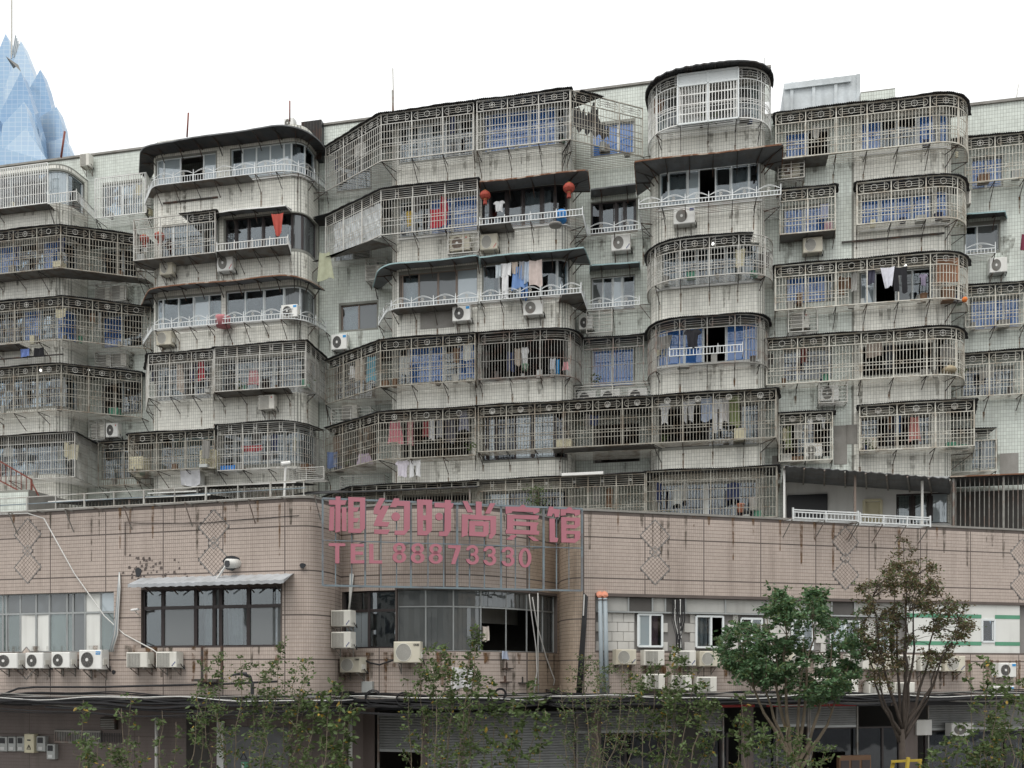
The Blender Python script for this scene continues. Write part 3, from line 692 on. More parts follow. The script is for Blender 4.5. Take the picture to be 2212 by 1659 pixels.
def cage(label, pts, ref, v0, v1, style='star', fil=None, band=.40, m='steel', roof=True, deck=None, panel=1.12, bar=.115, br=True, rows=None, openf=None, grp=CG, rail_only=False, side_v=None, roofm='roof_dark', bw=.0175):
    fil = fil or {}; CLUT.append((pts, fil, ref, v0, v1))
    fil = fil or {}; cp = footprint(pts, fil)
    if isinstance(ref, int): ref = pts[ref]
    z1 = AF.P(ref[0], v0, ref[1])[1]; z0 = AF.P(ref[0], v1, ref[1])[1]
    q = cp.at(cp.L/2); th = thing('window_cage', label, 'window cage', AF, (float(q[0]), -float(q[1]), z0), grp)
    h = z1-z0; zb = z1-band if style not in ('slat',) else z1
    L = cp.L
    # stations for posts: vertices, then equal panels between
    vt = [0.]+[cp.near((AF.S(u, o), o)) for i, (u, o) in enumerate(pts) if 0 < i < len(pts)-1]+[L]
    st = []
    for a, b in zip(vt, vt[1:]):
        n = max(1, round((b-a)/panel)); st += [a+(b-a)*k/n for k in range(n)]
    st.append(L)
    def path3(z, a=0., b=None, off=0.): return [cp.v3(t, z, off) for t in cp.sub(a, L if b is None else b)]
    rails = MB()
    zr = [z0, z1]
    for z in (z0, z1): rails.tube(path3(z), .026, 4)
    inner = []
    if style != 'slat':
        rails.tube(path3(zb), .02, 4)
        hh = zb-z0
        nr = rows if rows is not None else max(2, round(hh/.38))
        mid = z0+hh*.42
        inner = [z0+hh*(k+1)/(nr+1) for k in range(nr)]
        if style in ('star', 'lotus', 'box', 'ring'):
            inner = [z for z in inner if abs(z-mid) > .11]+[mid-.05, mid+.05]
    else:
        nr = rows or 3; inner = [z0+h*(k+1)/(nr+1) for k in range(nr)]
    segs_ = [(0., L)] if not openf else [(0., cp.t_u(openf[0])), (cp.t_u(openf[1]), L)]
    for a, b in segs_:
        for z in inner: rails.tube(path3(z, a, b), .0125, 4)
    part('rail', rails, m, th)
    for t in st:
        mb = MB(); mb.bar(cp.v3(t, z0), cp.v3(t, z1), .038); part('post', mb, m, th)
    bars = MB(); t = bar
    while t < L-.04:
        if not openf or not (segs_[0][1] < t < segs_[1][0]):
            bars.tube([cp.v3(t, z0), cp.v3(t, zb)], bw*.7, 4, caps=False)
        t += bar
    part('bar', bars, m, th, kind='stuff')
    # ornament band
    if style != 'slat' and band > .2:
        sc_ = MB(); zc = (zb+z1)/2
        for a, b in zip(st, st[1:]):
            if b-a < .45: continue
            tm = (a+b)/2; w = b-a
            i0, i1 = a+w*.2, b-w*.2
            rods = (-.08, 0, .08) if style != 'box' else (-.12, -.04, .04, .12)
            for d in rods: sc_.tube([cp.v3(x, zc+d) for x in cp.sub(a+(w*.12 if style != 'box' else 0), b-(w*.12 if style != 'box' else 0))], .008, 4, caps=False)
            if style in ('star', 'lotus', 'ring', 'oval', 'hex'):
                for x in (i0, i1): sc_.bar(cp.v3(x, zb), cp.v3(x, z1), .016)
                for sg, x in ((-1, i0), (1, i1)):
                    n = 6; pts_ = [cp.v3(max(0, min(L, x+sg*w*.13*math.sin(math.pi*k/n))), zc+.13*math.cos(math.pi*k/n)) for k in range(n+1)]
                    sc_.tube(pts_, .009, 4, caps=False)
            else:
                for x in (tm-.06, tm+.06): sc_.bar(cp.v3(x, zb), cp.v3(x, z1), .02)
            if style in ('star', 'lotus', 'ring', 'box'):
                g = cp.at(min(L, tm+.05))-cp.at(max(0, tm-.05)); rz = math.atan2(-g[1], g[0])
                q = cp.v3(tm, zc, .012)
                if style == 'box': put('medallion', medal('small'), th, q, rz)
                else: put('medallion', medal(style if style != 'ring' else 'ring'), th, q, rz)
        part('scroll_band', sc_, m, th)
        if style in ('star', 'lotus', 'box', 'ring') and not openf:
            k = MB(); t = .3
            while t < L-.2:
                q = cp.at(t); g = cp.at(min(L, t+.04))-cp.at(max(0, t-.04)); g /= np.hypot(*g)
                pts_ = [(q[0]+g[0]*.04*math.cos(a), -(q[1]+g[1]*.04*math.cos(a)), mid+.04*math.sin(a)) for a in np.linspace(0, 2*math.pi, 9)]
                k.tube(pts_, .008, 4, caps=False); t += panel/2
            part('ring', k, m, th, kind='stuff')
    floor_rods(cp, z0, th, m)
    if deck:
        for (a, b) in deck: plate2(cp, z0-.015, th, 'deck_plate', 'floor_plate', a, b)
    if br: arms(cp, z0, st, th)
    if roof:
        f = roof if isinstance(roof, tuple) else (0., 1.)
        sheet(cp, z1+.04, .03, .12, th, roofm, f0=f[0], f1=f[1], ragged=.02, liner=True)
    return th
def rail(label, pts, ref, v0, v1, arch=True, fil=None, m='bright_steel', panel=.86, bar=.12, deck=None, br=True, grille=True):
    fil = fil or {}; cp = footprint(pts, fil)
    if isinstance(ref, int): ref = pts[ref]
    z1 = AF.P(ref[0], v0, ref[1])[1]; z0 = AF.P(ref[0], v1, ref[1])[1]
    q = cp.at(cp.L/2); th = thing('guard_rail', label, 'guard rail', AF, (float(q[0]), -float(q[1]), z0), RG); L = cp.L
    vt = [0.]+[cp.near((AF.S(u, o), o)) for i, (u, o) in enumerate(pts) if 0 < i < len(pts)-1]+[L]; st = []
    for a, b in zip(vt, vt[1:]):
        n = max(1, round((b-a)/panel)); st += [a+(b-a)*k/n for k in range(n)]
    st.append(L)
    mb = MB()
    for z, r in ((z0, .018), (z1, .02)): mb.tube([cp.v3(t, z) for t in cp.sub(0, L)], r, 4)
    part('rail', mb, m, th)
    mb = MB(); t = bar/2
    while t < L: mb.tube([cp.v3(t, z0), cp.v3(t, z1)], .013, 4, caps=False); t += bar
    part('baluster', mb, m, th, kind='stuff')
    zt = z1+(.12 if arch else .0)
    for t in st:
        mb = MB(); mb.bar(cp.v3(t, z0-.02), cp.v3(t, zt+.05), .028); x, y, z = cp.v3(t, zt+.07); mb.tube([(x, y, z-.03), (x, y, z), (x, y, z+.03)], .014, 6); part('post', mb, m, th)
    if arch:
        for a, b in zip(st, st[1:]):
            if b-a < .3: continue
            mb = MB()
            for hh in (.19, .23):
                pts_ = [cp.v3(a+(b-a)*k/10, z1+.06+(hh-.06)*math.sin(math.pi*k/10)) for k in range(11)]; mb.tube(pts_, .008, 4)
            q = cp.v3((a+b)/2, z1+.09); g = cp.at(min(L, (a+b)/2+.05))-cp.at((a+b)/2-.05); rz = math.atan2(-g[1], g[0])
            part('arch', mb, m, th); put('scroll', medal('small'), th, q, rz, (1.3, 1, 1.3))
    if grille: floor_rods(cp, z0, th, 'dull_steel')
    if deck:
        for (a, b) in deck: plate2(cp, z0-.015, th, 'deck_plate', 'floor_plate', a, b)
    if br: arms(cp, z0, st, th)
    return th
def canopy(label, pts, ref, v, rise=.22, fil=None, m='roof_grey', edge='rust_edge', out=.0, br=True, amp=.006, pitch=.2):
    fil = fil or {}; cp = footprint(pts, fil)
    if isinstance(ref, int): ref = pts[ref]
    z = AF.P(ref[0], v, ref[1])[1]; q = cp.at(cp.L/2)
    th = thing('canopy', label, 'canopy', AF, (float(q[0]), -float(q[1]), z), NG)
    sheet(cp, z, rise, out, th, m, 'sheet', pitch, amp, edge=edge, thick=.02)
    wt, wa, wb = closing(cp); L = cp.L; n = max(3, int(L/.85)); lo, hi = min(wt), max(wt)
    ok = (AP.D >= lo-.01) & (AP.D <= hi+.01); DD = AP.D[ok]; PPt = AP.at(DD)
    for k in range(n+1):
        t = L*k/n; q = cp.at(t); w = PPt[int(np.argmin(((PPt-q)**2).sum(1)))]
        if ((q-w)**2).sum() < .05: continue
        mb = MB(); mb.bar((q[0], -q[1], z-.03), (w[0], -w[1], z+rise-.05), .03)
        if br: mb.bar((q[0]*.5+w[0]*.5, -(q[1]+w[1])*.5, z+rise*.5-.05), (w[0], -w[1], z-.35), .03)
        part('bracket', mb, 'dark_iron', th)
    return th
# ---- bay A (far left)
cage('white barred cage on the top floor at the left end', [(-120, .5), (103, .5)], 1, 352, 438, 'slat', m='white_bar', roof=False, rows=3, bw=.03, panel=2.2, deck=[(0, 1)])
rail('plain square guard rail beside the white barred cage at the left end', [(104, .5), (165, .5), (207, -1.2)], 1, 413, 433, arch=False, m='white_bar', panel=2)
cage('white barred cage in the top floor recess left of the curved canopy', [(206, -.7), (316, -.7), (326, -1.45)], 1, 373, 459, 'slat', m='white_bar', roof=False, rows=3, bw=.03, panel=2.2)
cage('corner cage with star medallions, second floor from top, left end', [(-120, .75), (131, .75), (314, -.9)], 1, 487, 578, deck=[(0, 1)], m='aged_steel')
cage('corner cage with star medallions, third floor from top, left end', [(-120, .75), (136, .75), (325, -1.0)], 1, 641, 733, deck=[(0, .4)], m='aged_steel')
cage('corner cage with oval star panels, fourth floor from top, left end', [(-120, .75), (132, .75), (306, -1.0)], 1, 786, 885, m='aged_steel')
cage('tall straight barred cage, fifth floor from top, left end', [(-120, .8), (161, .8), (211, -1.4)], 1, 934, 1030, 'slat', m='steel', rows=4, panel=2.6)
cage('narrow recess cage with one star panel beside the tall barred cage', [(213, -.9), (325, -.9)], 0, 957, 1050, m='aged_steel')
# ---- bay B
rail('arched guard rail round the top floor white windows under the big dark canopy', [(312, -.8), (330, .55), (650, .55), (704, -1.2)], (333, .55), 388, 401, fil={1: .8, 2: 1.3}, deck=[(.08, .62)])
canopy('big curved dark canopy over the top floor white windows', [(306, -1.1), (309, .7), (660, .9), (700, -1.0)], (596, .95), 271, .05, {1: 1.3, 2: 1.6}, 'roof_dark', 'roof_grey', .1)
cage('roofless steel cage with red lanterns inside, left of the dark windows', [(300, -.9), (289, .8), (465, .8), (468, .0)], 1, 476, 563, 'ring', roof=(.62, .95), deck=[(.2, 1)])
rail('white box guard rail below the dark corner windows', [(468, .0), (468, .85), (622, .85), (628, .0)], 1, 528, 543, arch=False, m='white_bar', deck=[(0, 1)])
canopy('light grey straight canopy over the dark corner windows', [(430, .0), (430, .6), (617, .6), (628, .1)], 2, 442, .15, None, 'roof_grey', 'white_bar')
canopy('rusty edged canopy over the third floor white windows, left bay', [(304, -.9), (322, .75), (650, .75), (702, -.9)], (600, .75), 595, .15, {1: 1.0, 2: 1.4})
rail('arched guard rail with an air conditioner standing on it, left bay', [(309, -.9), (331, .6), (655, .6), (704, -1.1)], (334, .6), 701, 711, fil={1: .9, 2: 1.3})
cage('cage with star panels above pale curtains, fourth floor, left bay', [(316, -.9), (321, .75), (462, .75), (463, .0)], 1, 767, 859)
cage('square cornered cage with plain slat band, fourth floor, left bay', [(464, .0), (464, .8), (661, .8), (702, -1.2)], 2, 737, 833, 'box', deck=[(.1, .6)])
cage('cage with oval rings in front of green curtains, cream crate in it', [(300, -.9), (278, 1.0), (463, 1.0), (464, .0)], 1, 939, 1019, 'ring', m='aged_steel')
cage('round cornered cage holding a blue bundle, fifth floor, left bay', [(470, .0), (470, .8), (640, .8), (699, -.9)], 1, 919, 1017, 'box', fil={2: 1.2})
# ---- recess B-C and bay C
cage('long angled top floor cage of star panels under the parapet', [(704, -.9), (823, .75), (1023, .75), (1026, .0)], 1, 248, 348)
cage('top floor star cage in front of blue curtains, middle bay', [(1030, .0), (1030, .75), (1231, .75), (1234, .0)], 2, 194, 301)
cage('roofless rusting cage slanting back beside the round top bay', [(1233, .75), (1388, -.9)], 0, 195, 302, roof=(.12, .45), m='aged_steel')
cage('angled cage hung with white plastic sheets, red cloth behind its bars', [(704, -.8), (823, .75), (1031, .75), (1034, .0)], 1, 411, 508, 'box', rows=3, deck=[(0, .35)])
canopy('dark flat canopy with two red lanterns hanging from it', [(1037, .1), (1037, .9), (1270, .9), (1275, -.6)], 2, 366, .1)
rail('guard rail with a blue bucket on it below the red lanterns', [(1036, .1), (1036, .75), (1258, .75), (1268, -.9)], 2, 451, 464, arch=False, panel=.9, deck=[(.05, .3)])
canopy('teal edged fan shaped canopy, middle bay, left half', [(806, -1.0), (818, .75), (1034, .8), (1035, .0)], 2, 551, .12, {1: 1.3}, 'roof_grey', 'teal_edge')
canopy('teal edged canopy with washing hung beneath it', [(1037, .0), (1037, .8), (1262, .8), (1275, -.6)], 2, 534, .12, None, 'roof_grey', 'teal_edge')
rail('arched guard rail below bronze framed windows, middle bay', [(818, -.9), (840, .6), (1033, .6), (1033, .0)], (865, .6), 656, 665, fil={1: 1.0}, deck=[(.3, .75)])
rail('arched guard rail below the hanging washing, middle bay', [(1038, .0), (1038, .65), (1255, .65), (1268, -1.0)], 2, 622, 632, deck=[(.62, 1)])
cage('angled star cage in front of blue curtains, fourth floor, middle bay', [(704, -1.0), (822, .8), (1026, .8), (1030, .0)], 1, 736, 835, m='aged_steel')
cage('dull grey rounded cage over a dark open balcony, middle bay', [(1034, .0), (1034, .6), (1252, .6), (1256, -.9)], 1, 722, 820, 'hex', fil={2: 1.4}, m='dull_steel', rows=1)
cage('angled star cage with pink washing behind its bars', [(704, -1.0), (818, .8), (1027, .8), (1028, .0)], 1, 892, 993, m='aged_steel')
cage('very long cage of lotus medallions across two bays', [(1033, .0), (1033, .75), (1676, .75), (1681, -.5)], 2, 840, 944, 'lotus', deck=[(.28, .56)], m='aged_steel')
# ---- recess C-D
canopy('plain grey slab canopy over the dark framed recess window', [(1277, -1.45), (1277, -.8), (1373, -.8), (1373, -1.45)], 1, 408, .05, None, 'roof_grey', 'roof_grey')
rail('arched guard rail below the dark framed recess window', [(1270, -.9), (1384, -.9)], 0, 496, 506)
canopy('thin teal canopy over the white recess window', [(1274, -1.45), (1274, -.8), (1382, -.8), (1382, -1.45)], 1, 574, .1, None, 'roof_grey', 'teal_edge')
rail('arched guard rail below the white recess window', [(1267, -.9), (1381, -.9)], 0, 658, 667)
cage('dull flat cage over the blue recess window', [(1260, -.8), (1390, -.8)], 1, 724, 822, 'hex', m='dull_steel', rows=1)
# ---- bay D
cage('white rounded drum cage on the highest bay under the sky', [(1404, -1.2), (1390, .8), (1670, .8), (1664, -.8)], (1528, .8), 154, 262, 'star', fil={1: 1.55, 2: 1.55}, m='white_bar', roof=False, rows=3)
t_ = thing('window_grille', 'white framed flat grille panel on the front of the drum cage', 'grille', AF, (S(1528, .86), -.86, 24)); s0_, z1_ = AF.P(1464, 163, .86); s1_, z0_ = AF.P(1595, 254, .86); mb = MB()
for p_, q_ in (((s0_, z0_), (s1_, z0_)), ((s0_, z1_), (s1_, z1_)), ((s0_, z0_), (s0_, z1_)), ((s1_, z0_), (s1_, z1_)), (((s0_+s1_)/2, z0_), ((s0_+s1_)/2, z1_)), ((s0_, z1_-.42), (s1_, z1_-.42))): mb.bar((p_[0], -.86, p_[1]), (q_[0], -.86, q_[1]), .055)
part('frame', mb, 'frame_white', t_); mb = MB()
for k in range(5): zz = z0_+(z1_-.42-z0_)*k/4; mb.bar((s0_, -.86, zz), (s1_, -.86, zz), .03)
for k in range(20): xx = s0_+(s1_-s0_)*(k+.5)/20; mb.bar((xx, -.86, z0_), (xx, -.86, z1_-.42), .028)
part('bar', mb, 'white_bar', t_, kind='stuff'); mb = MB(); mb.box(s0_, s1_, -.84, -.83, z1_-.40, z1_-.02); part('top_panel', mb, 'frame_white', t_)
canopy('dark corrugated roof round the white drum cage', [(1400, -1.2), (1380, 1.15), (1684, 1.15), (1668, -.8)], (1528, 1.15), 138, .15, {1: 1.7, 2: 1.7}, 'roof_dark', 'roof_dark', .0, amp=.02, pitch=.09)
canopy('square rusty edged canopy below the white drum cage', [(1376, -1.3), (1370, 1.0), (1692, 1.0), (1688, -.85)], 2, 312, .02, None, 'roof_grey', 'rust_edge')
rail('arched guard rail under the square rusty canopy', [(1388, -1.2), (1380, .9), (1687, .9), (1684, -.8)], 1, 442, 451)
cage('rounded cage with a torn roof, third floor, right middle bay', [(1402, -1.2), (1385, .8), (1680, .8), (1668, -.8)], (1528, .8), 512, 596, 'star', fil={1: 1.6, 2: 1.6}, roof=(.0, .74))
cage('grey rounded side cage framing blue windows and black jackets', [(1402, -1.2), (1388, .7), (1666, .7), (1660, -.8)], (1528, .7), 684, 786, 'hex', fil={1: 1.6, 2: 1.6}, m='dull_steel', openf=(1446, 1606), rows=2)
rail('short bright rail in front of the black jackets', [(1446, .2), (1446, .72), (1604, .72), (1604, .2)], 1, 755, 770, arch=False, br=False, grille=False)
# ---- wall and bay E
EG = dict()
cage('wide top floor cage with curved right end and blue windows', [(1676, -.85), (1676, -.15), (2089, -.15), (2090, -1.7)], (1850, -.15), 226, 326, 'star', fil={2: 1.5}, deck=[(0, .3)], m='ivory_steel')
cage('small two panel ring cage above an air conditioner, right wall', [(1685, -.85), (1685, -.25), (1804, -.25), (1804, -.85)], (1685, -.25), 413, 507, 'ring', deck=[(0, 1)], m='ivory_steel')
cage('ring cage with curved end over four blue windows', [(1851, -.85), (1851, -.2), (2086, -.2), (2086, -1.7)], (1851, -.2), 397, 486, 'ring', fil={2: 1.4}, m='ivory_steel')
cage('cage with an open front, white shirt hanging out of it', [(1674, -.85), (1674, -.2), (2090, -.2), (2090, -1.7)], (1831, -.2), 563, 659, 'star', fil={2: 1.5}, openf=(1833, 2010), m='ivory_steel')
cage('long star cage with junk piled in its curved right end', [(1655, -.85), (1655, -.2), (2083, -.2), (2083, -1.7)], (1831, -.2), 721, 821, 'star', fil={2: 1.4}, m='ivory_steel')
cage('small lotus cage with an air conditioner inside, right wall', [(1683, -.85), (1683, -.25), (1798, -.25), (1798, -.85)], 1, 895, 997, 'lotus', m='ivory_steel')
cage('square lotus cage with red striped cloth hanging inside', [(1857, -.85), (1857, -.1), (2105, -.1), (2100, -2.3)], 1, 877, 974, 'lotus', m='ivory_steel')
cage('star cage on the top floor at the right edge', [(2085, -1.8), (2280, -1.8)], (2112, -1.8), 298, 393, m='ivory_steel')
canopy('small teal edged canopy over a plain sliding window at right', [(2083, -2.35), (2083, -1.7), (2171, -1.7), (2176, -2.35)], 2, 455, .15, None, 'roof_dark', 'teal_edge')
rail('low broken guard rail with a brown board leaning on it', [(2085, -1.8), (2150, -1.8)], 0, 541, 551)
cage('star cage with blue curtains at the right edge, third floor', [(2086, -1.8), (2280, -1.8)], (2118, -1.8), 617, 705, m='ivory_steel')
cage('star cage with violet curtains above teal sheeting, right edge', [(2066, -1.8), (2280, -1.8)], (2088, -1.8), 765, 857, m='ivory_steel')
cage('narrow lotus cage at the right edge above the terrace roof', [(2055, -1.7), (2152, -1.7)], (2112, -1.7), 928, 1018, 'lotus', m='ivory_steel')
# ---- lowest cages over the pink parapet
cage('plain barred cage over navy curtains, just above the pink parapet', [(1396, -.2), (1396, .7), (1678, .7), (1680, -.5)], (1396, .7), 1020, 1125, 'slat', rows=4, panel=2.4, m='aged_steel')
cage('slat banded cage with a green climber, above the hotel sign', [(1034, .0), (1034, .75), (1393, .75)], 1, 1039, 1135, 'box', deck=[], m='aged_steel')
cage('long slat banded cage half hidden behind the hotel sign', [(700, -1.2), (760, .75), (1032, .75), (1033, .0)], (1030, .75), 1040, 1136, 'box', m='aged_steel')

# grime washed down the pale tiles
mb = MB()
for k in range(420):
    t = R.uniform(1, AP.L-1); lvl = R.choice(SILL if t < tDe else SILLE); zz = lvl-R.uniform(.05, .35); ln = R.uniform(.3, 1.1); w = R.uniform(.03, .16)
    if any(h[0]-.1 < t < h[1]+.1 and h[2] < zz and h[3] > zz-ln for h in HOLES): continue
    mb.add([AP.v3(t-w, zz, .006), AP.v3(t+w, zz, .006), AP.v3(t+w*.4, zz-ln, .006), AP.v3(t-w*.4, zz-ln, .006)], [(3, 2, 1, 0)])
part('grime_streak', mb, 'pale_grime', apt, kind='stuff')
# torn dark sheeting inside the rusting cage
cp = footprint([(1236, .66), (1380, -.9)], {}); zt = AF.P(1233, 205, .75)[1]; mb = MB(); n = 36
for i in range(n+1):
    t = cp.L*(.02+.55*i/n); q = cp.at(t, -.08+.02*math.sin(i*1.9)); hi = zt-.35-.5*(i/n)**2+.12*math.sin(i*1.3)*(i > 4)+(.45 if 17 < i < 25 else 0); lo = zt-1.15+.10*math.sin(i*.8)-.1*(i/n)
    mb.v += [(q[0], -q[1], lo), (q[0], -q[1], hi)]
mb.f = [(2*i, 2*i+2, 2*i+3, 2*i+1) for i in range(n)]; single('torn_sheet', mb, 'roof_dark', 'ragged dark sheeting torn inside the roofless rusting cage', 'sheeting', AF, (mb.v[0][0], mb.v[0][1], zt-1))
# ------------------------------------------------------------------ pink podium building
ZP = 8.56
def uy(u, Y): return ((u-CX)/F*Y, -Y)
def cat(P, n=8):
    P = [np.array(p) for p in P]; P = [2*P[0]-P[1]]+P+[2*P[-1]-P[-2]]; out = []
    for i in range(1, len(P)-2):
        for k in range(n):
            t = k/n; a, b, c, d = P[i-1:i+3]
            out.append(tuple(.5*(2*b+(c-a)*t+(2*a-5*b+4*c-d)*t*t+(3*b-a-3*c+d)*t**3)))
    return out+[tuple(P[-2])]
L0, L1 = np.array(uy(0, 25.92)), np.array(uy(640, 23.51)); dL = L1-L0
R0, R1 = np.array(uy(1265, 25.36)), np.array(uy(2212, 29.0)); dR = R1-R0
run = [tuple(L0-dL*.4), tuple(L0+dL*.92)]
run += cat([tuple(L0+dL*.92), tuple(L0+dL*.985), uy(672, 23.55), uy(704, 23.95), uy(724, 24.5), uy(736, 25.15)])[1:]
run += cat([uy(736, 25.15), uy(800, 24.75), uy(880, 24.52), uy(981, 24.5), uy(1060, 24.9), uy(1140, 25.75), uy(1207, 27.0)])[1:]
run += cat([uy(1207, 27.0), uy(1212, 26.3), uy(1228, 25.65), uy(1250, 25.38), tuple(R0+dR*.015)])[1:]
run += [tuple(R1+dR*.14)]
PK = Path(WORLD, run)
LF = Frame(L0[0], -L0[1], math.atan2(-(dL[1]), dL[0])); RF = Frame(R0[0], -R0[1], math.atan2(-dR[1], dR[0]))
def PF(u):
    t = PK.t_u(u); q = PK.at(t); g = PK.at(t+.05)-PK.at(t-.05); return Frame(q[0], -q[1], math.atan2(-g[1], g[0]))
pink = thing('pink_building', 'long low building clad in small pink tiles along the street', 'building', WORLD, (0, 25, 3.2))
def pu(u, lo=None, hi=None): return PK.t_u(u)
tq = pu(1208); tr0 = pu(1288)
PH = []
def pwin(u0, u1, v0, v1, ref, splits, types, fm, tr=None, **k):
    a, b = pu(u0), pu(u1); t = pu(ref); z1, z0 = PK.z(t, v0), PK.z(t, v1); PH.append((a, b, z0, z1))
    return window(PK, a, b, z0, z1, splits, types, fm, pink, transom=tr, **k)
pwin(-260, 246, 1281, 1408, 120, [-100, 0, 8, 38, 72, 101, 139, 152, 178, 212], ['gg', 'gg', 'gg', 'gk', 'Wk', 'WkW', 'gk', 'gk', 'kk', 'WWp', 'gp'], 'frame_alu', .66, fw=.05, dep=.12)
pwin(305, 606, 1270, 1397, 455, [347, 418, 458, 472, 532], ['dd', 'kd', 'cd', 'dk', 'cd', 'kd'], 'frame_dark', .68, fw=.09, dep=.12)
pwin(739, 854, 1276, 1400, 800, [792], ['pd', 'dd'], 'frame_dark', .66, fw=.075, dep=.15)
pwin(856, 1204, 1272, 1406, 981, [918, 981, 1044, 1100, 1146, 1172, 1181], ['kk', 'kk', 'kk', 'ok', 'ok', 'ok', 'kk', 'kk'], 'frame_alu', .72, fw=.04, dep=.15)
zt, zb = 6.16, 4.62
tRa, tRb = pu(1287), PK.L-.3
PH.append((tRa, tRb, zb, zt))
def diamonds(u, v, par, frm, h=37):
    "two big lozenges of diagonal tiles with a small one between them"
    res = []
    for dv, r in ((-h*.95, .37), (0, .135), (h*.95, .37)):
        s, z = frm.P(u, v+dv); res.append((s, z, r))
    return res
DIA = [(60, 1190, LF), (462, 1173, LF), (57, 1468, LF), (1415, 1193, RF), (1826, 1206, RF), (2208, 1230, RF)]
dz = []
for u, v, fr in DIA:
    for s, z, r in diamonds(u, v, pink, fr):
        if z < 3.9: continue
        x, y = fr.X(s, 0); dz.append((PK.near((x, -y)), z, r, fr, s))
def dskip(T, Z):
    m = np.zeros(len(T), bool)
    for t, z, r, _, _ in dz: m |= (np.abs(T-t)+np.abs(Z-z)) < r*1.30
    return m
JT = (29, 11, .028)
PTW, PTH = .0625, .103
tA_ = pu(1140)
backing(PK, 0, PK.L, 3.2, ZP, PH, pink, 'grout_pink', reveal=.3)
tilewall(PK, 0, tA_, 3.2, ZP-.01, PH, pink, 'tile_pink', PTW, PTH, .010, JT, singles=(pu(640), 6.6), skip=dskip)
tilewall(PK, tA_, pu(1262), 3.2, ZP-.01, PH, pink, 'tile_tan', PTW, PTH, .010, JT, skip=dskip)
tilewall(PK, pu(1262), PK.L, 3.2, ZP-.01, PH, pink, 'tile_pink', PTW, PTH, .010, JT, skip=dskip)
for t, z, r, fr, s in dz:
    mb = MB(); rr = r*1.26; o = .012
    for a in range(4):
        c0, s0 = math.cos(a*math.pi/2), math.sin(a*math.pi/2); c1, s1 = math.cos((a+1)*math.pi/2), math.sin((a+1)*math.pi/2)
        q = fr.X(s+c0*rr, .0); w = fr.X(s+c1*rr, .0)
        mb.bar((*q, z+s0*rr), (*w, z+s1*rr), .022)
    f = part('diamond_inlay', mb, 'mortar', pink)
    mb = MB(); n = 7 if r > .2 else 3; st = 2*.5*r*1.2*math.sqrt(2)/n; h = st*.44
    for i in range(n):
        for j in range(n):
            a, b = (i-(n-1)/2)*st, (j-(n-1)/2)*st
            P_ = [((a+dx-(b+dy))*.7071, (a+dx+b+dy)*.7071) for dx, dy in ((-h, -h), (h, -h), (h, h), (-h, h))]
            q = [fr.X(s+x, .009) for x, _ in P_]; mb.add([(q[k][0], q[k][1], z+P_[k][1]) for k in range(4)], [(0, 1, 2, 3)])
            q0 = [fr.X(s+x*1.0, 0) for x, _ in P_]; o_ = len(mb.v); mb.v += [(q0[k][0], q0[k][1], z+P_[k][1]) for k in range(4)]
            mb.f += [(o_-4+k, o_+k, o_+(k+1) % 4, o_-4+(k+1) % 4) for k in range(4)]
    part('diamond_tile', mb, 'tile_pink', f, kind='stuff')
# parapet top, roof, inside
mb = MB(); tt = PK.sub(0.01, PK.L-.01); n = len(tt)
mb.v = [PK.v3(t, ZP, .02) for t in tt]+[PK.v3(t, ZP, -.22) for t in tt]+[PK.v3(t, ZP+.06, .02) for t in tt]+[PK.v3(t, ZP+.06, -.22) for t in tt]+[PK.v3(t, 7.45, -.22) for t in tt]
for i in range(n-1): mb.f += [(i, i+1, 2*n+i+1, 2*n+i), (2*n+i, 2*n+i+1, 3*n+i+1, 3*n+i), (n+i, n+i+1, 4*n+i+1, 4*n+i), (3*n+i, 3*n+i+1, n+i+1, n+i)]
part('parapet', mb, 'concrete', pink)
def pplate(name, z, th, m, over=-.23, back=40.):
    pts = [PK.v3(t, z, over) for t in PK.sub(0.02, PK.L-.02)]; poly = pts+[(pts[-1][0]+3, back, z), (pts[0][0]-3, back, z)]
    mb = MB(); k = len(poly); mb.v = poly+[(x, y, z-th) for x, y, _ in poly]
    mb.f = [tuple(range(k)), tuple(range(2*k-1, k-1, -1))]+[(i, i+k, (i+1) % k+k, (i+1) % k) for i in range(k)]
    part(name, mb, m, pink)
pplate('roof', 7.45, .25, 'concrete'); pplate('floor_slab', 3.55, .2, 'room_wall', -.05, 34)
mb = MB(); mb.tube([PK.v3(t, 3.2, -.3) for t in PK.sub(.05, PK.L-.05)], .28, 4, flat=.3); part('slab_edge', mb, 'concrete', pink)
def inset(off, z0, z1, m, name, a=.02, b=None):
    mb = MB(); tt = PK.sub(a, (b or PK.L-.02))
    for p, q in zip(tt, tt[1:]): mb.add([PK.v3(p, z0, off), PK.v3(q, z0, off), PK.v3(q, z1, off), PK.v3(p, z1, off)], [(0, 1, 2, 3)])
    return part(name, mb, m, pink)
inset(-3.4, 3.56, 7.2, 'room_wall', 'inner_wall')
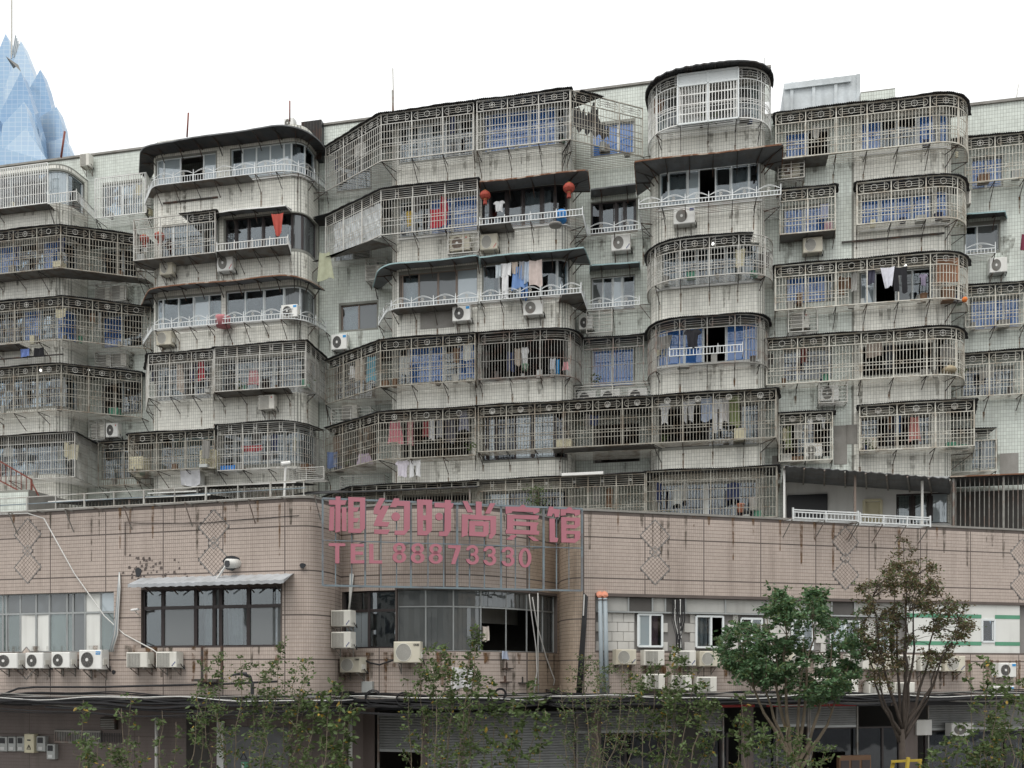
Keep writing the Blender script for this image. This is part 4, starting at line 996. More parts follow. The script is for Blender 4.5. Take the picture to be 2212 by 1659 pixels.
# block infill of the right wing
blk = MB(); blk.cham(0, .335, 0, .1, 0, .262, .008); bme = mesh('block', blk, 'block_white')
half = MB(); half.cham(0, .162, 0, .1, 0, .262, .008); hme = mesh('block', half, 'block_white')
bb = pu(1930); bz = 4.62; rows = 4
WR = [(1382, 1434, 1327, 1396, 1408, ['p', 'P']), (1508, 1566, 1331, 1398, 1540, ['w', 'o']), (1606, 1650, 1336, 1400, 1628, ['d', 'd']), (1716, 1760, 1340, 1402, 1738, ['d', 'w']), (1800, 1862, 1342, 1405, 1830, ['p', 'd']), (1906, 1940, 1346, 1408, 1924, ['d', 'o'])]
wr = []
for u0, u1, v0, v1, um, ty in WR:
    a, b = pu(u0), pu(u1); t = (a+b)/2; z0, z1 = PK.z(t, v1), PK.z(t, v0); wr.append((a, b, z0, z1))
    window(PK, a, b, z0, z1, [um], ty, 'frame_white', pink, fw=.06, dep=.12, curtain_dep=.2)
pipe_t = (pu(1449), pu(1482))
for r in range(rows):
    t = tRa+.03-(r % 2)*.17
    while t < bb:
        z = bz+r*.274; me = bme; w = .335
        if t < tRa: t += .0
        hit = [x for x in wr+[(pipe_t[0], pipe_t[1], 0, 9)] if t+w > x[0]-.01 and t < x[1]+.01 and z+.262 > x[2] and z < x[3]]
        if not hit or t+.162 < hit[0][0]-.01:
            if hit: me, w = hme, .162
            if t >= tRa-.005:
                a, b = PK.at(t, -.16), PK.at(t+w, -.16); put('block', me, pink, (a[0], -a[1], z), math.atan2(-(b-a)[1], (b-a)[0]))
        t += .346
def gap_ranges():
    xs = sorted([(a-.01, b+.01) for a, b, _, _ in wr if b < PK.L]); return xs
mb = MB()
def backq(a, b, z0, z1, off, mbx):
    tt = PK.sub(a, b)
    for p, q in zip(tt, tt[1:]): mbx.add([PK.v3(p, z0, off), PK.v3(q, z0, off), PK.v3(q, z1, off), PK.v3(p, z1, off)], [(0, 1, 2, 3)])
x = tRa
for a, b, z0, z1 in sorted(wr): backq(x, a, zb, zt, -.21, mb); backq(a, b, zb, z0, -.21, mb); backq(a, b, z1, zt, -.21, mb); x = b
backq(x, tRb, zb, zt, -.21, mb); part('mortar_bed', mb, 'mortar', pink)
# upper board strip with aluminium frame
us = [1290, 1360, 1412, 1440, 1484, 1570, 1660, 1740, 1800, 1850, 1930, 2000, 2056]
for i, (a, b) in enumerate(zip(us, us[1:])):
    ta, tb = pu(a)+.02, pu(b)-.02; mb = MB(); backq(ta, tb, 5.76, zt-.01, -.10, mb); o = len(mb.v)
    part('upper_board', mb, 'room_wall' if i in (1, 8, 3) else 'plaster', pink)
    mb = MB(); mb.bar(PK.v3(pu(a), 5.7, -.09), PK.v3(pu(a), zt-.01, -.09), .045); part('mullion', mb, 'frame_alu', pink)
mb = MB(); mb.tube([PK.v3(t, 5.73, -.08) for t in PK.sub(tRa, pu(2056))], .03, 4); part('transom', mb, 'frame_alu', pink)
# white board wall with green stripes at the far right
ts, te = pu(1962), pu(2206)
w5 = pu(2124), pu(2151)
mb = MB()
for a, b, c, d in ((ts, w5[0], zb, zt), (w5[1], te, zb, zt), (w5[0], w5[1], zb, 4.98), (w5[0], w5[1], 5.68, zt)): backq(a, b, c, d, -.06, mb)
part('board_wall', mb, 'panel_white', pink)
for z in (4.86, 5.72):
    for a, b in ((ts, w5[0]-.02), (w5[1]+.02, te)):
        mb = MB(); backq(a, b, z, z+.12, -.052, mb); part('stripe', mb, 'panel_green', pink)
window(PK, w5[0], w5[1], 4.98, 5.68, [], ['d'], 'frame_white', pink, fw=.06, dep=.06)
# stains that run down the pink tiles
mb = MB(); md = MB(); t = .3
while t < PK.L-.5:
    if not pu(740) < t < pu(1205) or R.random() < .5:
        ln = R.uniform(.25, 1.5); w = R.uniform(.02, .07); (mb if R.random() < .4 else md).add([PK.v3(t-w, ZP-.01, .009), PK.v3(t+w, ZP-.01, .009), PK.v3(t+w*.4, ZP-ln, .009), PK.v3(t-w*.4, ZP-ln, .009)], [(3, 2, 1, 0)])
    t += R.uniform(.2, .9)
for u0, u1, zz, n in ((0, 300, 4.75, 16), (300, 610, 4.7, 16), (740, 1200, 4.55, 26), (1290, 2060, 4.5, 40), (1960, 2212, 4.4, 16)):
    for k in range(n):
        t = pu(R.uniform(u0, u1)); ln = R.uniform(.3, 1.1); w = R.uniform(.03, .1); (mb if R.random() < .3 or u0 == 1960 else md).add([PK.v3(t-w, zz, .009), PK.v3(t+w, zz, .009), PK.v3(t+w*.5, zz-ln, .009), PK.v3(t-w*.5, zz-ln, .009)], [(3, 2, 1, 0)])
part('rust_streak', mb, 'rust_stain', pink, kind='stuff'); part('grime_streak', md, 'dirt_stain', pink, kind='stuff')
mb = MB()
for k in range(60):
    t = pu(R.choice([R.gauss(560/1.0*.54, 12), R.gauss(1010*.54*1.0-230, 20)]) if k < 40 else R.uniform(285, 410)); z = R.uniform(6.5, 7.2)
    s_ = R.uniform(.03, .09); mb.add([PK.v3(t, z, .006), PK.v3(t+s_, z, .006), PK.v3(t+s_*.9, z+s_, .006), PK.v3(t+.01, z+s_*.8, .006)], [(0, 1, 2, 3)])
part('chipped_tile_patch', mb, 'grout_pink', pink, kind='stuff')
mb = MB(); backq(pu(1040), pu(1200), 5.45, 6.2, -1.4, mb); backq(pu(1040), pu(1082), 3.6, 5.45, -1.4, mb); part('inner_partition', mb, 'plaster', pink)
# ------------------------------------------------------------------ hotel sign
A_ = uy(697, 23.25); B_ = uy(1258, 24.75); SF = Frame(A_[0], -A_[1], math.atan2(-(B_[1]-A_[1]), B_[0]-A_[0]))
sign = thing('hotel_sign', 'rooftop hotel sign of faded pink Chinese characters and telephone number on steel frame', 'sign', SF, (0, 0, 6.2))
def cA(x, y): return SF.P((1280+x/2.0484)*.54, (1970+y/2.0484)*.54, .0)
def cB(x, y): return SF.P((1800+x/2.1897)*.54, (1990+y/2.1897)*.54, .0)
def glyph(conv, polys, name='character', step=0.):
    mb = MB(); eb = MB()
    for i, P_ in enumerate(polys):
        q = [conv(*p) for p in P_]
        ar = sum(q[k][0]*q[(k+1) % len(q)][1]-q[(k+1) % len(q)][0]*q[k][1] for k in range(len(q)))
        if ar < 0: q = q[::-1]
        d = step*i
        n = len(q); mb.add([(x, -.085-d, z) for x, z in q], [tuple(range(n))])
        o = len(eb.v); eb.v += [(x, -.0845-d, z) for x, z in q]+[(x, -.02, z) for x, z in q]
        eb.f += [(o+k, o+n+k, o+n+(k+1) % n, o+(k+1) % n) for k in range(n)]+[tuple(o+n+k for k in reversed(range(n)))]
    g = part(name, mb, 'sign_pink', sign); part('edge', eb, 'sign_edge', g); return g
def circ(x, y, rx, ry, n=24): return [(x+rx*math.cos(2*math.pi*k/n), y+ry*math.sin(2*math.pi*k/n)) for k in range(n)]
def ringq(x, y, ro, yo, ri, yi, a0=0., a1=360., n=24):
    "elliptic ring as a row of quads, angles clockwise from the right"
    out = []
    for k in range(n):
        p, q = math.radians(a0+(a1-a0)*k/n), math.radians(a0+(a1-a0)*(k+1)/n)
        out.append([(x+ro*math.cos(p), y+yo*math.sin(p)), (x+ro*math.cos(q), y+yo*math.sin(q)), (x+ri*math.cos(q), y+yi*math.sin(q)), (x+ri*math.cos(p), y+yi*math.sin(p))])
    return out
glyph(cA, [[(128,38),(168,38),(168,68),(218,68),(205,106),(168,106),(166,322),(126,334),(126,106),(73,104),(73,66),(128,66)], [(80,122),(118,122),(112,316),(73,318)], [(178,126),(215,126),(216,322),(178,320)],
  [(230,42),(274,43),(274,335),(230,334)], [(274,43),(326,45),(326,80),(274,80)], [(326,45),(370,46),(368,300),(332,336),(326,336)], [(274,300),(326,300),(326,336),(274,335)], [(274,126),(320,126),(304,162),(274,162)], [(274,214),(320,214),(304,248),(274,248)]])
glyph(cA, [[(488,50),(534,52),(486,144),(496,146),(515,112),(566,114),(506,242),(570,248),(552,284),(438,278),(440,262),(472,184),(438,180),(440,136)], [(442,306),(572,308),(552,346),(442,342)],
  [(604,52),(650,54),(644,72),(736,76),(734,300),(690,352),(608,350),(610,316),(684,316),(686,116),(628,114),(622,126),(570,124)], circ(619, 202, 36, 36)])
glyph(cA, [[(792,62),(842,63),(842,355),(796,354)], [(866,64),(916,66),(914,316),(872,356),(866,356)], [(842,63),(866,64),(866,108),(842,108)], [(842,192),(866,192),(866,232),(842,232)], [(842,318),(866,318),(866,356),(842,355)],
  [(1020,66),(1070,68),(1068,92),(1092,94),(1082,130),(1072,130),(1070,312),(1038,362),(970,360),(972,324),(1016,324),(1018,130),(936,126),(934,88),(1018,90)], circ(973, 202, 31, 31)])
glyph(cB, [[(106,36),(150,38),(198,134),(150,136)], [(222,40),(274,42),(274,162),(400,168),(398,318),(360,366),(336,364),(338,326),(348,324),(348,206),(152,194),(150,334),(98,352),(100,150),(222,158)], [(346,54),(392,56),(346,146),(302,144)],
  [(164,210),(214,211),(214,342),(162,340)], [(286,214),(336,216),(334,324),(304,348),(286,347)], [(214,211),(286,214),(286,254),(214,252)], [(214,304),(286,306),(286,347),(214,342)]])
glyph(cB, [[(480,84),(606,86),(620,72),(634,67),(648,74),(660,90),(778,98),(776,132),(726,152),(722,134),(540,126),(536,138),(484,150)], [(494,154),(776,162),(762,200),(554,190),(554,212),(772,224),(754,258),(698,255),(550,248),(494,246)],
  [(494,246),(550,248),(550,286),(494,284)], [(698,255),(754,258),(754,296),(696,292)], [(484,286),(494,284),(550,286),(696,292),(754,296),(780,300),(770,332),(484,320)], [(534,332),(584,336),(540,376),(486,372)], [(674,342),(726,348),(776,386),(722,384)]])
glyph(cB, [[(862,84),(900,86),(898,102),(956,112),(948,174),(912,178),(906,146),(892,146),(886,170),(842,166)], [(864,188),(912,190),(914,354),(944,360),(932,396),(866,394)],
  [(962,106),(1010,108),(1028,92),(1044,88),(1060,96),(1068,112),(1132,112),(1130,156),(1088,168),(1082,146),(1010,140),(1006,160),(962,166)], [(966,176),(1014,177),(1014,398),(968,398)], [(1014,177),(1084,180),(1084,212),(1014,210)],
  [(1084,180),(1132,182),(1130,252),(1092,276),(1084,276)], [(1014,242),(1084,244),(1084,276),(1014,274)], [(1014,294),(1084,296),(1084,326),(1014,324)], [(1084,296),(1134,298),(1132,366),(1088,402),(1084,402)], [(1014,362),(1084,364),(1084,402),(1014,398)]])
glyph(cA, [[(72,418),(206,420),(206,444),(158,444),(158,584),(124,584),(124,444),(72,442)]], 'letter')
glyph(cA, [[(250,422),(360,424),(358,448),(288,448),(288,486),(354,488),(352,514),(288,514),(288,558),(362,558),(362,584),(250,584)]], 'letter')
glyph(cA, [[(402,424),(436,424),(438,560),(508,560),(508,586),(402,584)]], 'letter')
for cx, top in ((648, 416), (798, 420), (945, 424)):
    glyph(cA, ringq(cx, top+42, 52, 43, 22, 21, 62, 478, 22)+ringq(cx, top+118, 57, 46, 22, 25, 0, 360, 28), 'digit', 0)
glyph(cA, [[(1046,434),(1150,436),(1150,458),(1104,592),(1070,590),(1108,462),(1046,460)]], 'digit')
for cx, top in ((194, 420), (345, 428), (505, 436)):
    glyph(cB, ringq(cx-4, top+48, 54, 48, 24, 22, -178, 72, 20)+ringq(cx-2, top+122, 57, 50, 25, 24, -72, 178, 20)+[[(cx-18, top+72), (cx+14, top+72), (cx+16, top+94), (cx-18, top+96)]], 'digit', .0004)
glyph(cB, ringq(652, 532, 56, 86, 24, 62, 0, 360, 32), 'digit')
zlo, zhi = 6.25, 8.5; sw = SF.S(1258)
for z in (zlo, zhi, 7.42):
    mb = MB(); mb.bar((0, .02, z), (sw, .02, z), .05 if z in (zlo, zhi) else .028); part('frame_rail', mb, 'sign_steel', sign)
for u, w in ((697, .05), (725, .03), (760, .03), (789, .045), (823, .03), (857, .03), (888, .045), (925, .03), (959, .03), (988, .06), (1015, .03), (1047, .03), (1083, .05), (1114, .03), (1144, .03), (1175, .055), (1203, .03), (1230, .02), (1258, .05)):
    s = SF.S(u); mb = MB(); mb.bar((s, .05, zlo), (s, .05, zhi if w > .035 else zhi-.25), w); part('frame_post', mb, 'sign_steel', sign)
for u in (789, 888, 988, 1083, 1175):
    s = SF.S(u); mb = MB(); mb.bar((s, .05, 7.42), (s-.1, 1.0, 7.5), .03); mb.bar((s, .05, zlo), (s-.1, 1.0, zlo+.05), .03); part('frame_stay', mb, 'sign_steel', sign)
# ------------------------------------------------------------------ rail along the left parapet
g = thing('roof_rail', 'thin steel rail cantilevered along the left parapet of the pink building', 'railing', LF, (0, 0, ZP))
sa, sb = LF.S(-60, .35), LF.S(660, .35)
for z, m in ((ZP-.02, 'steel'), (ZP+.17, 'sign_steel'), (ZP+.36, 'steel')):
    mb = MB(); mb.bar((sa, -.35, z), (sb, -.35, z), .024); part('rail', mb, m, g)
k = 0; s = sa
while s < sb:
    mb = MB(); mb.bar((s, -.35, ZP-.02), (s, -.35, ZP+.36), .022 if k % 2 else .04); part('post', mb, 'steel', g)
    mb = MB(); mb.bar((s+.3, -.35, ZP-.04), (s+.3, 0, ZP-.04), .025)
    if k % 2: mb.bar((s+.3, -.34, ZP-.05), (s+.3, .0, ZP-.62), .022)
    part('bracket', mb, 'dull_steel', g); s += .95; k += 1
# ------------------------------------------------------------------ awning over the dark framed window
p = LF.P(276, 1262, .55); q = LF.P(612, 1240, .55)
aw = thing('window_awning', 'corrugated grey metal awning over the wide dark brown window', 'awning', LF, (p[0], 0, p[1]))
mb = MB(); n = 60; z = p[1]
top = [(p[0]+(q[0]-p[0])*k/n, -.55-.02*math.sin(k*.9), z+.012*math.sin(k*1.9)) for k in range(n+1)]; bk = [(x, 0, z+.22+.012*math.sin(k*1.9)) for k, (x, _, _) in enumerate(top)]
lo = [(x, y-.0, zz-.09) for x, y, zz in top]; mb.v = top+bk+lo
for k in range(n): mb.f += [(k, k+1, n+1+k+1, n+1+k), (2*n+2+k, 2*n+3+k, k+1, k)]
mb.f += [(0, n+1, 2*n+2), (n, 3*n+2, 2*n+1)]
part('sheet', mb, 'awning_grey', aw)
for k in range(6):
    s = p[0]+(q[0]-p[0])*(k+.5)/6; mb = MB(); mb.bar((s, -.5, z-.02), (s, 0, z+.1), .03); mb.bar((s, -.45, z-.02), (s, 0, z-.25), .025); part('bracket', mb, 'dark_iron', aw)
# ------------------------------------------------------------------ ground floor shops (set back under the slab)
ground = single('ground', MB().add([(-700, -300, -.02), (700, -300, -.02), (700, 1500, -.02), (-700, 1500, -.02)], [(0, 1, 2, 3)]), 'soil', None, None, WORLD, (0, 0, 0), kind='structure')
single('road', MB().add([(-300, -14, -.012), (300, -14, -.012), (300, 16.5, -.012), (-300, 16.5, -.012)], [(0, 1, 2, 3)]), 'asphalt', None, None, WORLD, (0, 0, 0), kind='structure')
single('pavement', MB().box(-60, 60, 16.7, 34, -.1, .12), 'paving', None, None, WORLD, (0, 0, 0), kind='structure')
single('kerb', MB().box(-60, 60, 16.5, 16.69, -.1, .14), 'concrete', None, None, WORLD, (0, 0, 0), kind='structure')
GO = -1.15
mb = MB(); tt = PK.sub(.05, PK.L-.05); n = len(tt)
mb.v = [PK.v3(t, 3.27, .42) for t in tt]+[PK.v3(t, 3.27, .012) for t in tt]+[PK.v3(t, 3.17, .42) for t in tt]+[PK.v3(t, 3.17, -.3) for t in tt]
for i in range(n-1): mb.f += [(i, i+1, n+i+1, n+i), (2*n+i, 2*n+i+1, i+1, i), (2*n+i+1, 2*n+i, 3*n+i, 3*n+i+1)]
part('ledge', mb, 'cable_black', pink)
# the row of buildings across the street, behind the viewer (seen only in reflections)
for k, (x0, x1, hgt, col, lb) in enumerate(((-62, -20, 17, 'plaster', 'pale plastered block across the street, left of three'), (-18, 16, 21, 'concrete', 'grey block across the street, middle of three'), (19, 62, 15, 'tile_tan', 'tan block across the street, right of three'))):
    ob = thing('street_block', lb, 'building', WORLD, (x0, -34, 0), 'buildings across the street'); mb = MB(); mb.box(x0, x1, -48, -34, 0, hgt); part('wall', mb, col, ob); mb = MB(); x = x0+1.2
    while x < x1-2.5:
        for z in np.arange(1.2, hgt-1.8, 3.1): mb.box(x, x+1.9, -33.98, -33.9, z, z+1.6)
        x += 3.2
    part('window', mb, 'glass_navy_pane', ob, kind='stuff')
def gseg(u0, u1, z0, z1, m, name, off=GO, par=None):
    mb = MB(); backq(pu(u0), pu(u1), z0, z1, off, mb); return part(name, mb, m, par or pink)
inset(-4.2, .12, 3.2, 'room_wall', 'shop_back')
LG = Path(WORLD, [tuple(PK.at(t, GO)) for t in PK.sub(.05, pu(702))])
backing(LG, 0, LG.L, .1, 3.15, [], pink, 'grout_pink', 'ground_wall'); tilewall(LG, 0, LG.L, 1.0, 3.15, [], pink, 'tile_shaded', PTW, PTH, .010, JT)
for u0, u1 in ((716, 760), (896, 908), (1027, 1042), (1212, 1246), (1640, 1668), (2006, 2034)): gseg(u0, u1, .1, 3.15, 'tile_shaded', 'pier', GO+.05)
SH = 'roller shutters of the ground floor shops'
slat = {}
def shutter(label, u0, u1, z0, z1, off=GO-.03):
    a, b = PK.at(pu(u0), off), PK.at(pu(u1), off); fr = Frame(a[0], -a[1], math.atan2(-(b-a)[1], (b-a)[0])); w = float(np.hypot(*(b-a)))
    t = thing('roller_shutter', label, 'shutter', fr, (0, 0, z0), SH); k = round(w, 3)
    mb = MB(); mb.add([(0, -.02, 0), (w, -.02, 0), (w, -.028, .03), (0, -.028, .03), (0, -.02, .066), (w, -.02, .066), (0, 0, .072), (w, 0, .072)], [(0, 1, 2, 3), (3, 2, 5, 4), (4, 5, 7, 6)])
    me = mesh('slat', mb, 'shutter'); z = z0+.08
    while z < z1-.05: put('slat', me, t, (0, 0, z)); z += .078
    mb = MB(); mb.box(0, w, -.03, .01, z0, z0+.075); part('bottom_bar', mb, 'frame_alu', t)
    for x in (-.03, w+.0): mb = MB(); mb.box(x, x+.05, -.05, .02, .12, z1); part('guide_rail', mb, 'dull_steel', t)
shutter('grey roller shutter pulled half up over a dark doorway', 766, 893, 1.72, 2.86)
shutter('closed grey roller shutter right of the half open one', 910, 1026, .14, 2.9)
shutter('closed grey roller shutter left of the tan corner pier', 1044, 1208, .14, 2.9)
shutter('grey roller shutter half down over the dark shop glass', 1270, 1600, 2.2, 2.9)
shutter('narrow grey roller shutter above a shop with lamps', 1722, 1790, 2.3, 2.95)
shutter('grey roller shutter above the wooden shop door', 1796, 1900, 2.25, 2.95)
shutter('wide grey roller shutter at the right end of the shops', 2060, 2300, 2.1, 2.95)
for u0, u1 in ((760, 1212), (1246, 1640), (1668, 2006), (2034, 2300)): gseg(u0, u1, 2.92, 3.18, 'shop_dark', 'lintel', GO+.02)
# shop glass
SG = 'glazed shop fronts under the pink building'
def shopglass(label, u0, u1, splits, z1, boards=()):
    a, b = PK.at(pu(u0), GO-.15), PK.at(pu(u1), GO-.15); fr = Frame(a[0], -a[1], math.atan2(-(b-a)[1], (b-a)[0])); t = thing('glazed_storefront', label, 'storefront', fr, (0, 0, .12), SG)
    ss = [0.]+[fr.S(u) for u in splits]+[float(np.hypot(*(b-a)))]
    mb = MB(); mb.box(ss[0], ss[-1], -.03, .03, z1-.05, z1); mb.box(ss[0], ss[-1], -.03, .03, .12, .2); part('frame', mb, 'frame_dark', t)
    for s in ss: mb = MB(); mb.box(s-.035, s+.035, -.04, .04, .12, z1-.06); part('mullion', mb, 'frame_dark', t)
    for x, y in zip(ss, ss[1:]): mb = MB(); mb.box(x+.04, y-.04, -.006, .006, .21, z1-.06); part('pane', mb, 'glass_dark', t)
    return t, fr, ss
shopglass('dark shop glass left of the brown pier, lamps glinting in it', 1262, 1600, [1350, 1425, 1500, 1570], 2.2)
shopglass('dark shop glass with a pale notice in its left pane', 1672, 1790, [1730], 2.3)
shopglass('dark shop glass above a brown wooden counter', 1796, 2000, [1905, 1960], 2.25)
t, fr, ss = shopglass('shop glass hung with a pale curtain at the right end', 2060, 2280, [2170], 2.1)
mb = MB(); n = 40; o = 0
for k in range(n+1): x = ss[0]+.06+(ss[1]-.1)*k/n; y = .12+.03*math.sin(k*1.4); mb.v += [(x, y, .2), (x, y, 2.0)]
mb.f = [(2*k, 2*k+2, 2*k+3, 2*k+1) for k in range(n)]; part('curtain', mb, 'curtain_white', t, smooth=True)
for u0, u1, lb in ((1566, 1640, 'short red fascia strip over the dark shop glass'), (1668, 1862, 'long red fascia strip over the right hand shops')):
    a, b = pu(u0), pu(u1); mb = MB(); mb.tube([PK.v3(t, 3.0, -.3) for t in PK.sub(a, b)], .05, 4); q = PK.v3((a+b)/2, 3.0, -.3); single('fascia_strip', mb, 'red_strip', lb, 'fascia', WORLD, q, 'red strips over the shops')
a = PF(1825).P(1796, 1625, GO); b_ = PF(1825).P(1858, 1659, GO)
cf = PF(1825); s0, _ = cf.P(1793, 1620, GO+.1); s1, zc = cf.P(1860, 1628, GO+.1)
t = thing('wooden_counter', 'brown wooden panelled door behind the reddish tree', 'counter', cf, (s0, -GO, .12)); mb = MB(); mb.box(s0, s1, .55, .7, .13, zc); part('body', mb, 'wood_brown', t)
for k in range(3): x = s0+(s1-s0)*(k+.12)/3; mb = MB(); mb.box(x, x+(s1-s0)*.25, .53, .548, 1.0, zc-.15); part('panel', mb, 'frame_dark', t)
# meters, vents, door
def lbox(name, label, cat_, u0, v0, u1, v1, d, m, fr=None, o=GO, group=None, par_only=False):
    fr = fr or LF; a = fr.P(u0, v1, o); b = fr.P(u1, v0, o); t = thing(name, label, cat_, fr, (a[0], -o, a[1]), group); mb = MB(); mb.cham(a[0], b[0], -o-d, -o, a[1], b[1], .012); part('casing', mb, m, t); return t, a, b
MG = 'grey electricity meter boxes'
for i, (u0, v0, u1, v1, lb) in enumerate([(5, 1591, 23, 1622, 'leftmost grey meter box of the row on the ground floor wall'), (25, 1591, 41, 1622, 'second grey meter box from the left in the row'), (44, 1591, 60, 1622, 'grey meter box touching the left side of the tall cream box'), (86, 1590, 105, 1622, 'grey meter box just right of the tall cream box'), (108, 1607, 126, 1639, 'grey meter box hanging lower than the others')]):
    t, a, b = lbox('meter_box', lb, 'meter box', u0, v0, u1, v1, .14, 'meter_grey', group=MG)
    h = b[1]-a[1]; w = b[0]-a[0]; mb = MB(); mb.box(a[0]+w*.15, b[0]-w*.25, -GO-.15, -GO-.142, a[1]+h*.55, b[1]-h*.08); part('window', mb, 'shop_dark', t)
    mb = MB(); mb.box(a[0]+w*.2, a[0]+w*.7, -GO-.146, -GO-.142, a[1]+h*.1, a[1]+h*.3); part('sticker', mb, 'white_plaster', t)
t, a, b = lbox('meter_cabinet', 'tall cream meter cabinet with a warning triangle', 'meter box', 62, 1585, 83, 1625, .18, 'crate_cream')
w = b[0]-a[0]; zc = a[1]+.16; xc = (a[0]+b[0])/2
mb = MB()
tri = [(xc-.07, zc-.05), (xc+.07, zc-.05), (xc, zc+.08)]
for k in range(3): p, q = tri[k], tri[(k+1) % 3]; mb.bar((p[0], -GO-.186, p[1]), (q[0], -GO-.186, q[1]), .012)
mb.bar((xc, -GO-.186, zc-.02), (xc, -GO-.186, zc+.035), .012)
part('warning_triangle', mb, 'shop_dark', t); mb = MB(); mb.box(xc-.06, xc+.06, -GO-.184, -GO-.181, zc+.2, zc+.24); part('sticker', mb, 'shop_dark', t)
t, a, b = lbox('wall_vent', 'long dark slotted vent grille low on the pink wall', 'vent', 120, 1578, 220, 1605, .06, 'dull_steel')
for k in range(40): x = a[0]+.05+(b[0]-a[0]-.1)*k/26; mb = MB(); mb.box(x, x+.02, -GO-.068, -GO-.062, a[1]+.06, b[1]-.06); part('slot', mb, 'shop_dark', t)
t, a, b = lbox('square_vent', 'small dark square louvre high on the ground floor wall', 'vent', 222, 1550, 255, 1575, .12, 'dark_iron')
for k in range(6): z = a[1]+.03+(b[1]-a[1]-.05)*k/6; mb = MB(); mb.box(a[0]+.03, b[0]-.03, -GO-.135, -GO-.122, z, z+.02); part('louvre', mb, 'dull_steel', t)
t, a, b = lbox('service_door', 'grey double service door in a white frame behind the saplings', 'door', 486, 1572, 660, 1740, .04, 'roof_grey')
mb = MB(); mb.box(a[0]-.22, a[0]-.01, -GO-.07, -GO, .12, b[1]+.12); part('frame', mb, 'white_plaster', t)
mb = MB(); mb.box((a[0]+b[0])/2-.01, (a[0]+b[0])/2+.01, -GO-.045, -GO-.041, .12, b[1]); part('seam', mb, 'shop_dark', t)
s_, z_ = LF.P(521, 1659, GO+.05); s2, z2 = LF.P(536, 1646, GO+.05); mb = MB(); mb.box(s_, s2, -GO-.055, -GO-.046, z_-.12, z2); part('notice', mb, 'panel_green', t)
mb = MB(); mb.box(s_+.02, s_+.09, -GO-.058, -GO-.056, z_, z2-.03); part('notice_panel', mb, 'white_plaster', t)
for uc in (526, 596):
    s_, z_ = LF.P(uc, 1634, GO+.05); mb = MB(); T3 = [(s_-.1, z_-.08), (s_+.1, z_-.08), (s_, z_+.1)]
    for k in range(3): mb.bar((T3[k][0], -GO-.05, T3[k][1]), (T3[(k+1) % 3][0], -GO-.05, T3[(k+1) % 3][1]), .014)
    part('warning_triangle', mb, 'shop_dark', t)
def pipe(label, pts, r, m, name='pipe', cat_='pipe', group=None, n=7, fr=None):
    "pts = (u, v, depth Y)"
    P3 = []
    for u, v, Y in pts: P3.append(((u-CX)/F*Y, Y, H+(HV-v)*Y/F))
    mb = MB(); mb.tube(P3, r, n); return single(name, mb, m, label, cat_, WORLD, P3[0], group, smooth=True)
def Yp(u, off=0.): q = PK.at(pu(u), off); return -q[1]
pipe('pale vertical drain pipe on the ground floor wall by the saplings', [(338, 1545, Yp(338, GO+.1)), (338, 1700, Yp(338, GO+.1))], .05, 'pipe_white')
pipe('white painted post beside the half open shutter', [(757, 1550, Yp(752, GO+.25)), (757, 1720, Yp(752, GO+.25))], .06, 'pipe_white')
OG = 'tall blue grey drain pipes with orange elbows'
for u, u2, lb in ((1296, 1300, 'blue grey drain pipe with orange elbow, left of the pair'), (1307, 1311, 'blue grey drain pipe with orange elbow, right of the pair')):
    Y = Yp(1300)-.12; fr = RF; P3 = lambda u_, v_, Y_=Y: ((u_-CX)/F*Y_, Y_, H+(HV-v_)*Y_/F)
    x, y, z = P3(u, 1292); t = thing('drain_pipe', lb, 'drain pipe', WORLD, (x, y, 3.2), OG)
    mb = MB(); mb.tube([(x, y, z), (x+.06, y, 3.25)], .065, 8); part('pipe', mb, 'pipe_grey', t, smooth=True)
    mb = MB(); mb.tube([(x, y, z-.05), (x, y, z+.05), (x-.01, y+.06, z+.12), (x-.01, y+.2, z+.12)], .085, 8); part('elbow', mb, 'pipe_orange', t, smooth=True)
t = thing('black_pipe_bundle', 'bundle of black insulated pipes running down the tan corner', 'pipe bundle', WORLD, (2.0, 25, 3.2))
for k in range(4):
    mb = MB(); Y = Yp(1255)-.1; mb.tube([P3(1262+k*2.2, 1282+k*2, Y), (P3(1257+k*2.4, 1360, Y)), P3(1252+k*2.8, 1420, Y), P3(1246+k*3, 1500, Y)], .028, 6); part('pipe', mb, 'cable_black', t, smooth=True)
mb = MB(); mb.tube([P3(1262, 1284, Y-.06), P3(1260, 1330, Y-.06)], .02, 6); part('white_pipe', mb, 'cable_white', t)
WG = 'thin white pipes down the curved bay'
for k, (pp, lb) in enumerate([([(1143, 1283), (1146, 1310), (1158, 1400), (1160, 1450), (1152, 1505)], 'white pipe bowing down across the open window'), ([(1162, 1281), (1162, 1400), (1163, 1512)], 'straight white pipe down the right window edge'), ([(1150, 1290), (1160, 1350), (1180, 1420), (1198, 1468), (1196, 1480)], 'slanting white pipe crossing the other two')]):
    pipe(lb, [(u, v, Yp(u)-.1) for u, v in pp], .017, 'cable_white', 'white_pipe', 'pipe', WG)
pipe('long white cable hanging diagonally across the left pink wall', [(-20, 1112, 25.7), (60, 1109, 25.5), (95, 1120, 25.3), (160, 1238, 25.2), (225, 1330, 25.0), (268, 1370, 24.85), (330, 1403, 24.5), (352, 1420, 24.4), (400, 1446, 24.35)], .016, 'cable_white', 'white_cable', 'cable')
pipe('thin black cable running along the upper left pink wall', [(270, 1200, Yp(270)-.03), (270, 1128, Yp(270)-.03), (300, 1130, Yp(300)-.03), (440, 1130, Yp(440)-.03), (500, 1124, Yp(500)-.03), (640, 1114, Yp(640)-.03), (690, 1112, Yp(690)-.03)], .009, 'cable_black', 'black_cable', 'cable')
